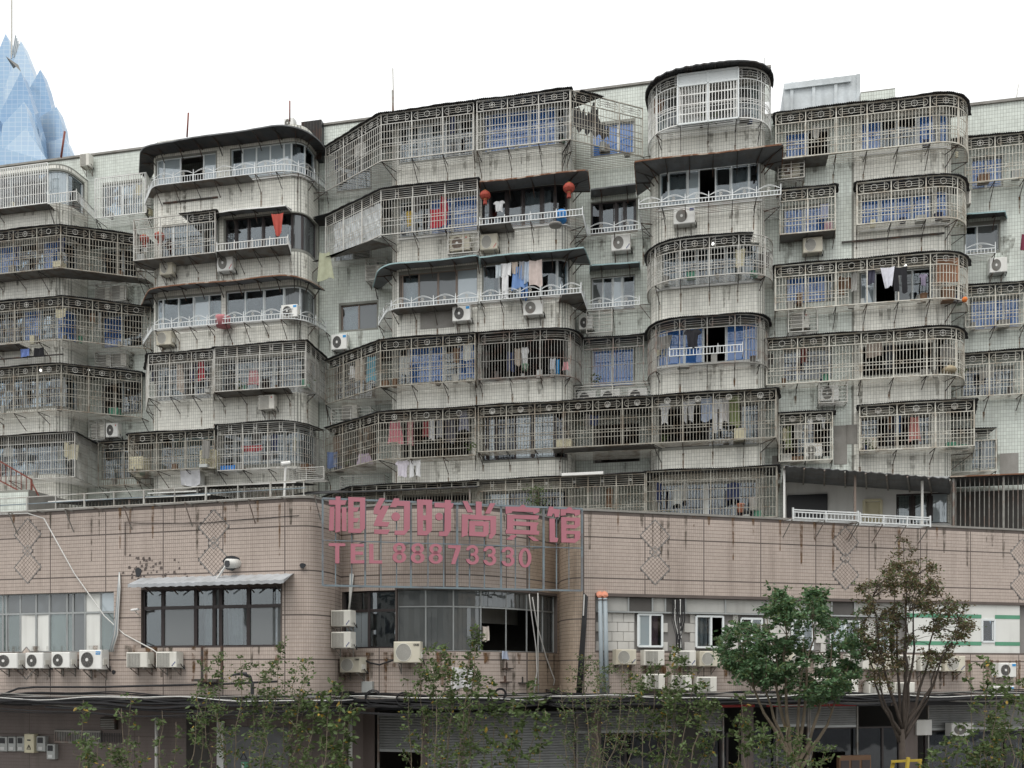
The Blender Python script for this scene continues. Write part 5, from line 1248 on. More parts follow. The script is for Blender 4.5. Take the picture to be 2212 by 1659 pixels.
pipe('white wrapped pipe rising beside the two side mounted air conditioners', [(757, 1292, Yp(757)-.1), (760, 1240, Yp(760)-.1), (756, 1300, Yp(757)-.12), (752, 1330, Yp(757)-.15)], .03, 'pipe_white')
pipe('drooping wrapped refrigerant hose between two lower air conditioners', [(784, 1424, Yp(790)-.1), (800, 1432, Yp(800)-.1), (820, 1436, Yp(820)-.1), (850, 1426, Yp(850)-.15)], .025, 'cable_black', 'hose', 'hose')
t = thing('hose_bundle', 'white and black taped hoses hanging beside the left grey window', 'hose bundle', WORLD, ((250-CX)/F*25, 25, 5.0))
for k in range(4):
    mb = MB(); Y = Yp(250)-.06-.015*k; mb.tube([P3(258, 1236+k, Y), P3(255+k*1.5, 1270, Y), P3(250+k*2, 1330, Y), P3(245+k*3, 1370, Y), P3(236+k*2, 1408, Y)], .016, 6); part('hose', mb, 'cable_white' if k % 2 else 'pipe_grey', t, smooth=True)
t = thing('cable_riser', 'tangle of black cables dropping between the two right windows', 'cable bundle', WORLD, ((1465-CX)/F*25, 25.6, 4.6)); Y = Yp(1465)-.0
for k in range(13):
    mb = MB(); u = 1452+k*2.2; mb.tube([P3(u, 1296+R.uniform(-2, 2), Y), P3(u+R.uniform(-4, 5), 1340, Y-.03), P3(1462+k*.8+R.uniform(-4, 4), 1375, Y-.04), P3(1460+k*1.2, 1412, Y-.03)], R.uniform(.008, .02), 5); part('cable', mb, 'cable_white' if k in (3, 8) else 'cable_black', t)
mb = MB(); backq(pipe_t[0], pipe_t[1], 4.63, 6.1, -.2, mb); part('riser_recess', mb, 'mortar', pink)
# street cables
t = thing('street_cables', 'sagging bundle of black and white utility cables along the shop fronts', 'cables', WORLD, (0, 24, 3.2))
for k in range(26):
    ph, ph2 = R.uniform(0, 6), R.uniform(0, 6); zc = 3.36-.012*k+R.uniform(-.06, .06) if k < 20 else R.uniform(2.72, 3.2); am = R.uniform(.02, .07); off = R.uniform(.30, .55)
    a, b = (0.2, PK.L-.3) if k < 18 else (R.uniform(0, PK.L*.5), 0); b = b or min(PK.L-.3, a+R.uniform(6, 16))
    pts = []
    for x in np.arange(a, b, .45): pts.append(PK.v3(float(x), zc+am*math.sin(x*.8+ph)+am*.5*math.sin(x*2.1+ph2)+(.12*math.sin((x-a)/(b-a)*math.pi)*(-1) if k > 19 else 0), off))
    mb = MB(); w = k in (2, 7); mb.tube(pts, R.uniform(.014, .034) if not w else .014, 5); part('cable', mb, 'cable_white' if w else ('fan_grey' if k % 11 == 5 else 'cable_black'), t)
for u, v, r in ((872, 1510, .17), (806, 1507, .20), (1081, 1499, .15), (1207, 1505, .16)):
    Y = Yp(u)-.52; x, y, z = P3(u, v, Y); c = thing('cable_coil', f'coil of black cable hung on the cable bundle, {dict([(872, "above the second shutter"), (806, "above the half open shutter"), (1081, "beside the silver foil patch"), (1207, "at the tan corner")])[u]}', 'cable coil', WORLD, (x, y, z), 'coils of black cable')
    for k in range(5):
        mb = MB(); rr = r*R.uniform(.85, 1.08); mb.tube([(x+rr*math.cos(a)+R.uniform(-.01, .01), y-.02*k, z+rr*math.sin(a)) for a in np.linspace(0, 6.28, 16)], .014, 5); part('loop', mb, 'cable_black', c)
pipe('thick black cable sagging below the left air conditioners', [(-20, 1510, 25.6), (40, 1487, 25.4), (80, 1484, 25.2), (220, 1484, 24.8), (330, 1481, 24.4), (470, 1478, 23.9), (600, 1472, 23.4)], .03, 'cable_black', 'black_cable', 'cable')
# ------------------------------------------------------------------ air conditioners
def textmesh(name, body, size, m, depth=.004):
    cu = bpy.data.curves.new(name, 'FONT'); cu.body = body; cu.size = size; cu.extrude = depth; cu.align_x = 'CENTER'; cu.align_y = 'CENTER'; cu.resolution_u = 2
    o = bpy.data.objects.new(name, cu); dg = bpy.context.evaluated_depsgraph_get(); COL.objects.link(o); dg.update()
    me = bpy.data.meshes.new_from_object(o.evaluated_get(dg)); bpy.data.objects.remove(o); bpy.data.curves.remove(cu)
    me.name = name; me.transform(Matrix.Rotation(math.pi/2, 4, 'X')); me.materials.clear(); me.materials.append(M[m]); NTRI[0] += len(me.polygons); return me
ACP = {}
def acmesh(kind):
    if kind in ACP: return ACP[kind]
    D = {}
    mb = MB(); mb.cham(0, .8, -.36, -.06, 0, .55, .022); mb.box(.012, .788, -.34, -.08, .5501, .556); D['casing'] = mesh('casing', mb, {'square': 'ac_cream', 'mesh': 'ac_old', 'brown': 'ac_old'}.get(kind, 'ac_white'))
    mb = MB(); c = (.30, .275)
    if kind in ('dark', 'fan', 'brown'):
        m = {'dark': 'fan_black', 'fan': 'fan_grey', 'brown': 'wood_brown'}[kind]
        mb.disc(c, .215, -.365, -.361, 28); D['fan_opening'] = mesh('fan_opening', mb, m)
        mb = MB()
        for r in (.05, .085, .12, .155, .19, .214): mb.disc(c, r, -.372, -.366, 24, r-.008)
        for k in range(10): a = k*math.pi/5; mb.bar((c[0]+.05*math.cos(a), -.369, c[1]+.05*math.sin(a)), (c[0]+.214*math.cos(a), -.369, c[1]+.214*math.sin(a)), .005)
        D['fan_guard'] = mesh('fan_guard', mb, 'fan_grey' if kind == 'dark' else 'dull_steel')
        mb = MB(); mb.disc(c, .05, -.378, -.365, 16); D['hub'] = mesh('hub', mb, 'hub_white')
    elif kind == 'square':
        mb.box(.05, .53, -.366, -.361, .04, .51); D['fan_opening'] = mesh('fan_opening', mb, 'fan_grey'); mb = MB()
        for k in range(15): z = .055+.032*k; mb.box(.05, .53, -.372, -.3665, z, z+.008)
        for k in range(9): x = .06+.057*k; mb.box(x, x+.006, -.376, -.3725, .04, .51)
        D['fan_guard'] = mesh('fan_guard', mb, 'ac_cream')
    else:
        mb.disc(c, .23, -.365, -.361, 28); D['fan_opening'] = mesh('fan_opening', mb, 'fan_grey'); mb = MB()
        for k in range(19):
            x = -.2+.022*k+.1*0; h = math.sqrt(max(0, .23**2-x*x)); mb.bar((c[0]+x, -.369, c[1]-h), (c[0]+x, -.369, c[1]+h), .006)
        mb.disc(c, .236, -.374, -.361, 24, .222); D['fan_guard'] = mesh('fan_guard', mb, 'ac_cream')
    mb = MB()
    for x in (.14, .66): mb.bar((x, 0, -.018), (x, -.37, -.018), .03); mb.bar((x, -.34, -.02), (x, 0, -.27), .022); mb.bar((x, -.012, -.3), (x, -.012, .02), .03)
    D['bracket'] = mesh('bracket', mb, 'dull_steel')
    mb = MB(); mb.box(.80, .825, -.3, -.14, .12, .3); D['valve_cover'] = mesh('valve_cover', mb, 'ac_cream')
    mb = MB(); mb.tube([(.82, -.2, .14), (.86, -.18, .05), (.85, -.06, -.04), (.80, -.02, .1)], .014, 5); D['hose'] = mesh('hose', mb, 'cable_black')
    ACP[kind] = D; return D
ST = {}
def sticker(k):
    if k not in ST:
        mb = MB()
        if k in ('blue', 'navy'): mb.box(.60, .76, -.366, -.3605, .42, .51)
        elif k == 'logo': mb.box(.64, .69, -.366, -.3605, .42, .48)
        else:
            for i in range(3): mb.add([(.62+.045*i, -.364, .05+.05*i), (.655+.045*i, -.364, .05+.05*i), (.675+.045*i, -.364, .105+.05*i), (.64+.045*i, -.364, .105+.05*i)], [(0, 1, 2, 3)])
        ST[k] = mesh('sticker', mb, {'blue': 'sticker_blue', 'navy': 'sticker_navy', 'red': 'sticker_red', 'slash': 'sticker_red', 'dslash': 'sticker_navy', 'logo': 'sticker_red'}[k])
    return ST[k]
TX = {}
def brand(k):
    if k not in TX: TX[k] = textmesh('lettering', k, .075 if k != 'Midea' else .06, 'fan_black' if k != 'Midea' else 'hub_white')
    return TX[k]
AG = 'air conditioner outdoor units on the walls'
def ac(label, u0, v0, u1, v1, kind='mesh', o=0., fr=AF, st=None, txt=None, br=True, depth=.36, rot=0.):
    of = o+depth; s0, z0 = fr.P(u0, v1, of); s1, z1 = fr.P(u1, v0, of)
    um = (u0+u1)/2; s0 = fr.S(u0, of); s1 = fr.S(u1, of); z1 = fr.P(um, v0, of)[1]; z0 = fr.P(um, v1, of)[1]
    t = thing('air_conditioner', label, 'air conditioner', fr, (s0, -o, z0), AG)
    sx, sz = (s1-s0)/.8, (z1-z0)/.55; t.scale = (sx, depth/.36, sz)
    if rot: t.rotation_euler[2] += rot
    D = acmesh(kind)
    for n, me in D.items():
        if n == 'bracket' and not br: continue
        p = bpy.data.objects.new(n, me); COL.objects.link(p); p.parent = t
    if st: p = bpy.data.objects.new('sticker', sticker(st)); COL.objects.link(p); p.parent = t
    if txt: p = bpy.data.objects.new('lettering', brand(txt)); COL.objects.link(p); p.parent = t; p.location = (.68, -.3675, .465)
    return t
r_ = rec
ac('air conditioner on the roof edge at the left end, square grille', 172, 331, 192, 358, 'square', -1.45)
ac('air conditioner standing on the roof beside the dark brown shed', 613, 255, 634, 276, 'fan', -1.0, br=False)
ac('white air conditioner below the roofless lantern cage', 344, 560, 372, 593, 'mesh', 0.05)
ac('air conditioner with red slash mark below the white box rail', 468, 549, 502, 585, 'fan', 0, st='slash')
ac('air conditioner standing on the arched rail of the left bay, blue sticker', 607, 658, 642, 685, 'dark', .12, st='blue', br=False)
ac('weathered air conditioner below the arched rail of the left bay', 337, 715, 370, 745, 'mesh', 0.0)
ac('square grilled air conditioner below the square cornered cage', 558, 853, 592, 884, 'square', .1, st='logo')
ac('dim air conditioner in the left recess, second floor, left of two', 208, 622, 236, 650, 'square', r_); ac('dim air conditioner in the left recess, second floor, right of two', 240, 616, 268, 648, 'square', r_)
ac('dim air conditioner in the left recess, third floor, left of two', 210, 766, 238, 792, 'square', r_); ac('dim air conditioner in the left recess, third floor, right of two', 242, 762, 270, 790, 'square', r_)
ac('white air conditioner in the left recess under the oval star cage', 228, 914, 254, 944, 'dark', r_+.3, st='logo'); ac('caged grey air conditioner in the left recess beside the white one', 197, 916, 226, 946, 'square', r_+.2)
ac('air conditioner with blue sticker in the recess below a bronze window', 715, 722, 749, 755, 'dark', r_, st='blue')
ac('air conditioner half hidden under the plastic hung cage', 790, 572, 824, 602, 'square', r_); ac('small air conditioner on top of the plastic hung cage', 796, 463, 828, 488, 'square', r_)
ac('caged air conditioner below the recess of the pink washing', 738, 875, 772, 905, 'square', r_)
ac('caged air conditioner with rusty fan below the red cloth', 971, 508, 1014, 541, 'brown', .08, st='logo'); ac('air conditioner with red slash under the left red lantern', 1037, 505, 1074, 539, 'mesh', 0, st='slash')
ac('air conditioner with blue sticker below bronze windows, dark round fan', 977, 660, 1016, 693, 'dark', 0, st='blue'); ac('white air conditioner below the hanging washing, open fan', 1130, 648, 1172, 680, 'fan', 0)
ac('air conditioner with dark slash below the dark framed recess window', 1320, 506, 1362, 541, 'fan', r_, st='dslash')
ac('grey air conditioner tucked in the recess corner beside a steel frame', 1250, 682, 1280, 711, 'dark', r_)
for i, (a, b, lb) in enumerate(((1247, 1287, 'left'), (1297, 1339, 'middle'), (1356, 1399, 'right'))): ac(f'{lb} one of three air conditioners behind bars above the long lotus cage', a, 838+(2-i)*3, b, 872+(2-i)*3, 'dark', r_+.35, br=False)
ac('air conditioner with navy sticker below the square rusty canopy', 1455, 448, 1501, 483, 'fan', 0, st='navy')
ac('rusty caged air conditioner below the wide blue window cage', 1688, 350, 1728, 382, 'brown', oE); ac('cream air conditioner below the small two panel ring cage', 1735, 512, 1777, 545, 'mesh', oE)
ac('caged grey air conditioner below the cage with a white shirt', 1708, 676, 1748, 708, 'square', oE, st='logo'); ac('caged air conditioner below the junk filled star cage', 1772, 832, 1812, 866, 'fan', oE)
ac('air conditioner inside the small lotus cage', 1738, 958, 1776, 986, 'fan', oE, br=False); ac('air conditioner with red mark in the lower left of the square lotus cage', 1858, 944, 1894, 968, 'mesh', oE, st='logo', br=False)
ac('air conditioner below the plain sliding window at the right', 2138, 556, 2176, 588, 'fan', oF); ac('air conditioner at the right corner, edge on beside the ring cage', 2084, 412, 2098, 440, 'square', oF+.4)
# pink building units
c1 = PF(758)
ac('white air conditioner cut by the left picture edge, first of the row', -10, 1411, 37, 1444, 'dark', 0, LF); ac('second white air conditioner from the left under the grey window', 54, 1410, 93, 1444, 'dark', 0, LF)
ac('third white air conditioner from the left under the grey window', 110, 1409, 150, 1443, 'dark', 0, LF); ac('largest air conditioner of the left row, blue sticker on it', 170, 1404, 219, 1446, 'dark', 0, LF, st='blue', txt='Midea')
ac('square grilled air conditioner below the dark window, left of two', 272, 1409, 318, 1442, 'square', 0, LF, txt=None); ac('square grilled air conditioner below the dark window, right of two', 336, 1408, 381, 1442, 'square', 0, LF, st='dslash')
c2 = PF(700)
for v, lb in ((1318, 'upper'), (1365, 'lower')):
    a = PK.at(pu(715)); X = (712-CX)/F*24.2; t = ac(f'{lb} of two air conditioners mounted sideways on the rounded tan column', 714, v, 757, v+35, 'square', 0.0, Frame(X-.05, 24.55, math.radians(-18)), st='dslash')
ac('air conditioner low on the wall below the two sideways units', 733, 1420, 778, 1453, 'mesh', 0, PF(756), txt='GREE'); ac('big air conditioner on a frame below the curved glass bay', 850, 1386, 908, 1432, 'mesh', .1, PF(880), txt='GREE')
for i, (u, lb) in enumerate(((1331, 'left of the white block wall window, blue slash'), (1392, 'below the white window with the pink curtain'), (1460, 'below the black cable tangle'), (1512, 'below the second white window'), (1580, 'left half behind the green tree'), (1640, 'behind the green tree trunk'), (1706, 'behind the green tree crown'), (1770, 'between the two trees'), (1834, 'left of the reddish tree trunk'), (1884, 'behind the reddish tree trunk'), (1936, 'right of the reddish tree trunk'), (1990, 'right part of the reddish tree'), (2042, 'last of the row, right of the reddish tree'))):
    ac('upper row air conditioner '+lb, u, 1403+i*1.2, u+44, 1436+i*1.2, 'square' if i % 3 else 'mesh', 0, RF, st='dslash' if i in (0, 2, 12) else None)
for i, (u, lb) in enumerate(((1394, 'left of three above the shutters'), (1452, 'middle of three above the shutters'), (1506, 'right of three above the shutters'), (1752, 'behind the green tree'), (1812, 'between the trees'), (1878, 'behind the reddish stems'), (1934, 'right of the reddish stems'))):
    ac('lower row air conditioner '+lb, u, 1456+i*3, u+43, 1489+i*3, 'square', 0, RF)
ac('upper air conditioner at the right edge above the stained wall', 2158, 1432, 2196, 1463, 'dark', 0, RF, st='blue'); ac('lower air conditioner at the right edge on the stained wall', 2148, 1482, 2192, 1514, 'dark', 0, RF, st='blue')
ac('air conditioner set over the shop front right of the reddish tree', 2056, 1562, 2104, 1590, 'fan', GO, RF, br=False)
t = lbox('shop_sign', 'white sign board with red characters beside the shop shutter', 'sign', 1975, 1554, 2008, 1588, .12, 'ac_white', RF)[0]
# cages round some units
def accage(label, u0, v0, u1, v1, o=0., d=.55):
    s0, z0 = AF.P(u0, v1, o+d); s1 = AF.S(u1, o+d); z1 = AF.P(u0, v0, o+d)[1]
    t = thing('unit_cage', label, 'unit cage', AF, (s0, -o, z0), 'steel boxes round air conditioners')
    mb = MB()
    for z in (z0, z1): mb.tube([(s0, -o, z), (s0, -o-d, z), (s1, -o-d, z), (s1, -o, z)], .022, 4)
    part('frame', mb, 'steel', t)
    for x in (s0, (s0+s1)/2, s1): mb = MB(); mb.bar((x, -o-d, z0), (x, -o-d, z1), .032); part('post', mb, 'steel', t)
    mb = MB(); k = 6
    for i in range(1, k): z = z0+(z1-z0)*i/k; mb.tube([(s0, -o, z), (s0, -o-d, z), (s1, -o-d, z), (s1, -o, z)], .013, 4)
    for i in range(5): y = -o-d*(i+.5)/5; mb.bar((s0, y, z0), (s1, y, z0), .018)
    part('bar', mb, 'steel', t, kind='stuff')
for q in (('steel box round the rusty fan air conditioner below the red cloth', 968, 488, 1033, 549, .0, .6), ('steel box in the recess below the white window rail', 1267, 672, 1322, 720, rec), ('steel box round the rusty unit below the wide blue window cage', 1681, 342, 1737, 388, oE),
          ('steel box round the grey unit below the white shirt', 1703, 669, 1766, 718, oE), ('steel box round the unit below the junk filled cage', 1769, 827, 1830, 871, oE), ('long steel box round three units above the lotus cage', 1242, 836, 1406, 872, rec, .8),
          ('steel box under the plastic hung cage', 790, 560, 834, 606, rec), ('steel box below the recess of pink washing', 716, 884, 800, 926, rec), ('left steel box in the left recess, upper', 206, 616, 272, 654, rec), ('left steel box in the left recess, lower', 206, 762, 272, 796, rec), ('steel box with a grey unit under the oval star cage', 193, 908, 226, 950, rec, .6),
          ('low steel box beneath the round cornered cage', 624, 1012, 700, 1038, .0), ('steel box in the recess above the sign', 735, 1030, 830, 1062, rec)): accage(*q)
# ------------------------------------------------------------------ washing and odds and ends
CM = {}
def cmat(c):
    if c not in CM: n = 'cloth_%d' % len(CM); mat(n, c, .9, 0, .25, 6); CM[c] = n
    return CM[c]
WGp = 'washing hung on the balconies'
def cloth(label, kind, u0, v0, u1, v1, o, col, cat_='garment', name='garment', fr=AF, stripes=None):
    s0, z1 = fr.P(u0, v0, o); s1 = fr.S(u1, o); z0 = fr.P(u0, v1, o)[1]; w, h = s1-s0, z1-z0; nx, nz = 12, 12; ph = R.uniform(0, 9); mb = MB()
    def prof(t):
        if kind == 'shirt': return (.5-(.32+.2*min(1, t/.14)) if t < .3 else .5-.32-.03*math.sin(t*5), .5+(.32+.2*min(1, t/.14)) if t < .3 else .82+.03*math.sin(t*6))
        if kind == 'drape': return (.5-.35-.15*t, .5+.25+.25*t)
        if kind == 'flag': return (.1+.3*t, .95-.15*t)
        return (0+.02*math.sin(t*4+ph), 1+.02*math.sin(t*5+ph))
    for j in range(nz+1):
        t = j/nz; a, b = prof(t)
        for i in range(nx+1):
            q = i/nx; x = s0+w*(a+(b-a)*q); f = .03*math.sin(q*11+ph+t*1.5)*(.4+t)+.012*math.sin(q*23+ph)
            zz = z1-h*t-(h*.05*math.sin(q*math.pi) if j == 0 else 0)-(h*.06*math.sin(q*6+ph) if j == nz else 0)
            mb.v.append((x, -o+f, zz))
    m = cmat(col); F1 = [(j*(nx+1)+i, j*(nx+1)+i+1, (j+1)*(nx+1)+i+1, (j+1)*(nx+1)+i) for j in range(nz) for i in range(nx)]
    if kind == 'trousers': F1 = [f for k, f in enumerate(F1) if not ((k // nx) > 3 and 5 <= (k % nx) <= 6)]
    mb.f = F1
    n = len(mb.v); mb.v += [(x, y+.012, z) for x, y, z in mb.v]; mb.f += [tuple(n+i for i in reversed(f)) for f in F1]
    t = single(name, mb, m, label, cat_, fr, ((s0+s1)/2, -o, z1), WGp if cat_ == 'garment' else None, smooth=True)
    return t
wh, cr, bl, nv, bk, pk, rd, gy, gn, be = (.68, .69, .70), (.55, .48, .42), (.16, .27, .52), (.03, .045, .12), (.018, .018, .022), (.55, .26, .28), (.45, .03, .05), (.3, .31, .33), (.22, .26, .12), (.46, .40, .34)
for q in [('ragged red cloth flapping below the light grey canopy', 'flag', 583, 462, 614, 510, .7, (.42, .08, .06)), ('blue and red briefs drying on a pole, left bay', 'plain', 44, 754, 64, 771, .55, (.15, .22, .5)), ('black briefs drying on a pole, left bay', 'plain', 73, 752, 94, 770, .55, bk),
          ('red dress hanging behind star panels, left bay', 'drape', 426, 780, 444, 822, .35, rd), ('white hanging cloth behind star panels, left bay', 'plain', 382, 786, 396, 846, .35, cr), ('dark jacket behind star panels, left bay', 'shirt', 404, 784, 424, 826, .3, nv), ('pink flowered wrap behind the square cornered cage', 'drape', 535, 800, 562, 832, .4, pk),
          ('row of red pegged cloths behind the round cornered cage', 'plain', 523, 963, 567, 976, .6, (.35, .05, .06)), ('big red banner cloth behind the plastic hung cage bars', 'plain', 929, 452, 966, 492, .45, rd), ('long red scarf rising above the red banner', 'drape', 950, 424, 968, 456, .42, (.48, .04, .06)), ('yellow coat behind the plastic hung cage bars', 'shirt', 876, 456, 892, 490, .4, (.5, .36, .06)),
          ('small white baby clothes on a round hanger', 'shirt', 1066, 435, 1090, 458, .5, wh), ('beige trousers hanging under the teal canopy', 'plain', 1143, 562, 1171, 618, .6, (.55, .47, .44)), ('pale blue towel under the teal canopy', 'plain', 1131, 564, 1144, 612, .58, (.42, .5, .6)), ('blue shirt drooping under the teal canopy', 'drape', 1104, 575, 1134, 625, .6, bl),
          ('white patterned shirt under the teal canopy', 'plain', 1082, 569, 1104, 598, .6, wh), ('cream towel under the teal canopy', 'plain', 1106, 566, 1118, 592, .62, be), ('grey white shirt under the teal canopy', 'plain', 1122, 564, 1132, 604, .62, gy), ('long white socks and shirt under the teal canopy', 'plain', 1084, 596, 1098, 645, .64, wh), ('blue jeans under the teal canopy', 'trousers', 1126, 604, 1140, 648, .55, (.10, .2, .42)), ('pale striped shirt at the left of the washing', 'plain', 1070, 572, 1082, 600, .6, (.5, .56, .6)),
          ('turquoise towel in the angled star cage', 'plain', 792, 770, 812, 824, -.1, (.14, .42, .55)), ('beige towel in the angled star cage', 'plain', 767, 776, 788, 822, -.2, be), ('white cloth in the angled star cage', 'drape', 754, 790, 768, 818, -.3, wh),
          ('brown towel on the dark open balcony', 'plain', 1112, 752, 1124, 790, .3, be), ('white shirt on the dark open balcony', 'shirt', 1126, 750, 1142, 796, .3, wh), ('dark trousers on the dark open balcony', 'trousers', 1096, 760, 1110, 802, .25, nv), ('white spotted shirt near the round end of the open balcony', 'plain', 1188, 774, 1200, 806, .25, (.5, .52, .55)), ('pink cap shaped cloth on the open balcony', 'drape', 1214, 782, 1230, 800, .3, pk), ('bright blue cloth strip on the open balcony', 'plain', 1202, 776, 1208, 808, .3, (.05, .3, .6)),
          ('pink dress in the angled lotus cage, first of the row', 'drape', 838, 910, 872, 958, .45, (.62, .24, .28)), ('pink cardigan second in the row of washing', 'plain', 880, 908, 892, 960, .42, pk), ('red checked shirt in the row of washing', 'plain', 912, 910, 926, 944, .42, (.28, .05, .06)), ('white jacket in the row of washing', 'plain', 928, 904, 938, 950, .42, wh), ('grey knit shirt in the row of washing', 'plain', 942, 904, 956, 946, .42, gy), ('grey dress at the right of the row of washing', 'drape', 990, 886, 1014, 930, .42, (.27, .28, .36)), ('dark coat in the row of washing', 'plain', 962, 904, 984, 956, .4, (.08, .08, .1)),
          ('purple sheet lying in the angled lotus cage', 'drape', 770, 980, 806, 1003, -.1, (.42, .34, .46)), ('blue jeans piled in the corner of the angled lotus cage', 'plain', 706, 976, 730, 1012, -.7, (.10, .14, .25)),
          ('white long sleeved baby shirt hung below the lotus cage', 'shirt', 855, 995, 884, 1030, .55, (.66, .63, .70)), ('white baby trousers hung below the lotus cage', 'trousers', 884, 994, 908, 1030, .55, wh),
          ('white shirt in the long lotus cage, leftmost', 'shirt', 1424, 870, 1448, 916, .45, wh), ('white shirt pair in the long lotus cage', 'shirt', 1474, 866, 1486, 912, .45, wh), ('white striped shirt in the long lotus cage', 'shirt', 1484, 862, 1502, 910, .46, (.6, .61, .62)), ('pale blue blouse in the long lotus cage', 'plain', 1514, 858, 1538, 910, .45, (.42, .49, .62)), ('white spotted dress in the long lotus cage', 'plain', 1560, 858, 1574, 912, .42, (.56, .55, .54)), ('long white trousers in the long lotus cage', 'trousers', 1542, 860, 1560, 932, .44, wh), ('long olive curtain in the long lotus cage', 'plain', 1576, 852, 1598, 920, .40, gn),
          ('black jackets on a hanger in front of blue windows', 'shirt', 1478, 712, 1514, 752, .75, bk), ('white shirt hanging out of the open front cage', 'flag', 1898, 578, 1934, 622, -.1, (.66, .67, .74)), ('black trousers hanging out of the open front cage', 'trousers', 1930, 576, 1960, 632, -.15, bk), ('dark spotted shirt left in the open front cage', 'plain', 1874, 580, 1890, 614, -.25, (.06, .06, .09)), ('small patterned shirt right in the open front cage', 'shirt', 1986, 592, 2004, 618, -.2, (.25, .22, .3)),
          ('beige sheet hung in the junk filled star cage', 'plain', 1872, 742, 1904, 772, -.4, (.34, .29, .25)), ('dark coat in the junk filled star cage', 'plain', 1912, 745, 1926, 800, -.5, (.04, .045, .055)), ('dull red bag in the left part of the star cage', 'plain', 1730, 750, 1744, 784, -.5, (.16, .045, .04)),
          ('pale blue towel in the small two panel ring cage', 'plain', 1772, 440, 1790, 472, -.5, (.36, .4, .55)), ('pink check shirt in the small two panel ring cage', 'plain', 1780, 478, 1798, 498, -.45, (.4, .26, .3)),
          ('white shirt in the small lotus cage, left', 'shirt', 1744, 904, 1756, 936, -.4, wh), ('white shirt in the small lotus cage, right', 'shirt', 1774, 902, 1784, 926, -.4, wh), ('olive cloth in the small lotus cage', 'drape', 1696, 920, 1712, 970, -.6, gn), ('red and white striped cloth in the square lotus cage', 'drape', 1963, 900, 1990, 952, -.35, (.46, .2, .18)), ('blue jeans in the square lotus cage', 'plain', 1934, 894, 1946, 938, -.35, (.04, .08, .16)), ('black coat in the square lotus cage', 'plain', 1916, 898, 1934, 962, -.4, bk), ('dark red cloth at the right picture edge', 'drape', 2204, 505, 2222, 540, -2.0, (.2, .04, .07))]:
    cloth(*q)
cloth('white shirt with brown cuffs hanging inside the curved bay', 'plain', 1042, 1352, 1056, 1385, 0, (.62, .56, .50), fr=PF(1050)); cloth('pale blue rag on the sill of the curved bay', 'drape', 1083, 1406, 1101, 1424, .12, (.4, .45, .56), fr=PF(1090))
# plastic sheets inside the angled cage
fp = footprint([(708, -.8), (824, .68)], {}); mb = MB(); z0 = AF.P(825, 502, .75)[1]; z1 = AF.P(825, 432, .75)[1]; n = 60; mm = 14
for j in range(mm+1):
    for i in range(n+1):
        t = .35+(fp.L-.4)*i/n; q = fp.at(t, -.06+.02*math.sin(i*.9+j*.7)+.018*R.uniform(-1, 1)); mb.v.append((q[0], -q[1], z0+(z1-z0)*j/mm-(.12*math.sin(i*.3)**2 if j == 0 else 0)))
mb.f = [(j*(n+1)+i, j*(n+1)+i+1, (j+1)*(n+1)+i+1, (j+1)*(n+1)+i) for j in range(mm) for i in range(n)]
single('plastic_sheet', mb, 'plastic_sheet', 'crumpled white plastic sheeting lining the angled cage', 'plastic sheet', AF, (mb.v[0][0], mb.v[0][1], z0))
# lanterns
def lantern(label, u, v, wpx, o):
    s, z = AF.P(u, v, o); r = wpx/2/AF.px(u, o); t = thing('lantern', label, 'lantern', AF, (s, -o, z), 'red paper lanterns'); mb = MB(); n = 20; prof = [(-.78, .3), (-.6, .72), (-.25, .97), (0, 1), (.25, .97), (.6, .72), (.78, .3)]
    for h, w in prof:
        for k in range(n): a = 2*math.pi*k/n; rr = r*w*(1+.035*(k % 2)); mb.v.append((s+rr*math.cos(a), -o+rr*math.sin(a), z+r*h))
    for j in range(len(prof)-1): mb.f += [(j*n+k, j*n+(k+1) % n, (j+1)*n+(k+1) % n, (j+1)*n+k) for k in range(n)]
    part('shade', mb, 'lantern_red', t)
    for zz, m in ((.78, 'gold'), (-.84, 'gold')):
        mb = MB(); mb.tube([(s, -o, z+r*zz), (s, -o, z+r*(zz+.14))], r*.34, 10); part('collar', mb, m, t)
    mb = MB()
    for k in range(10): a = k*.63; mb.tube([(s+r*.25*math.cos(a), -o+r*.25*math.sin(a), z-r*.84), (s+r*.3*math.cos(a), -o+r*.3*math.sin(a), z-r*1.7)], r*.09, 4)
    part('tassel', mb, 'lantern_red', t); mb = MB(); mb.bar((s, -o, z+r*.9), (s, -o, z+r*1.5), .012); part('cord', mb, 'cable_black', t)
lantern('red lantern hanging at the left end of the dark canopy', 1048, 422, 23, .6); lantern('red lantern hanging at the right corner of the dark canopy', 1229, 406, 25, .6)
lantern('red lantern in the roofless cage, left one', 312, 516, 20, .35); lantern('red lantern in the roofless cage, right one', 345, 511, 22, .3)
# odds and ends on the cages
def lathe(name, label, cat_, u, v, prof, m, o, fr=AF, group=None, n=14):
    s, z = fr.P(u, v, o); mb = MB()
    for h, r in prof:
        for k in range(n): a = 2*math.pi*k/n; mb.v.append((s+r*math.cos(a), -o+r*math.sin(a), z+h))
    for j in range(len(prof)-1): mb.f += [(j*n+k, j*n+(k+1) % n, (j+1)*n+(k+1) % n, (j+1)*n+k) for k in range(n)]
    mb.f.append(tuple(reversed(range(n)))); mb.f.append(tuple((len(prof)-1)*n+k for k in range(n)))
    return single(name, mb, m, label, cat_, fr, (s, -o, z), group, smooth=True)
lathe('bucket', 'blue plastic bucket on the rail under the right lantern', 'bucket', 1213, 480, [(0, .16), (.06, .19), (.3, .21), (.42, .17), (.47, .05)], cname if False else cmat((.05, .25, .62)), .5)
lathe('basin', 'dark grey basin under the blue bucket', 'basin', 1200, 490, [(0, .18), (.03, .24), (.1, .25)], 'fan_grey', .6)
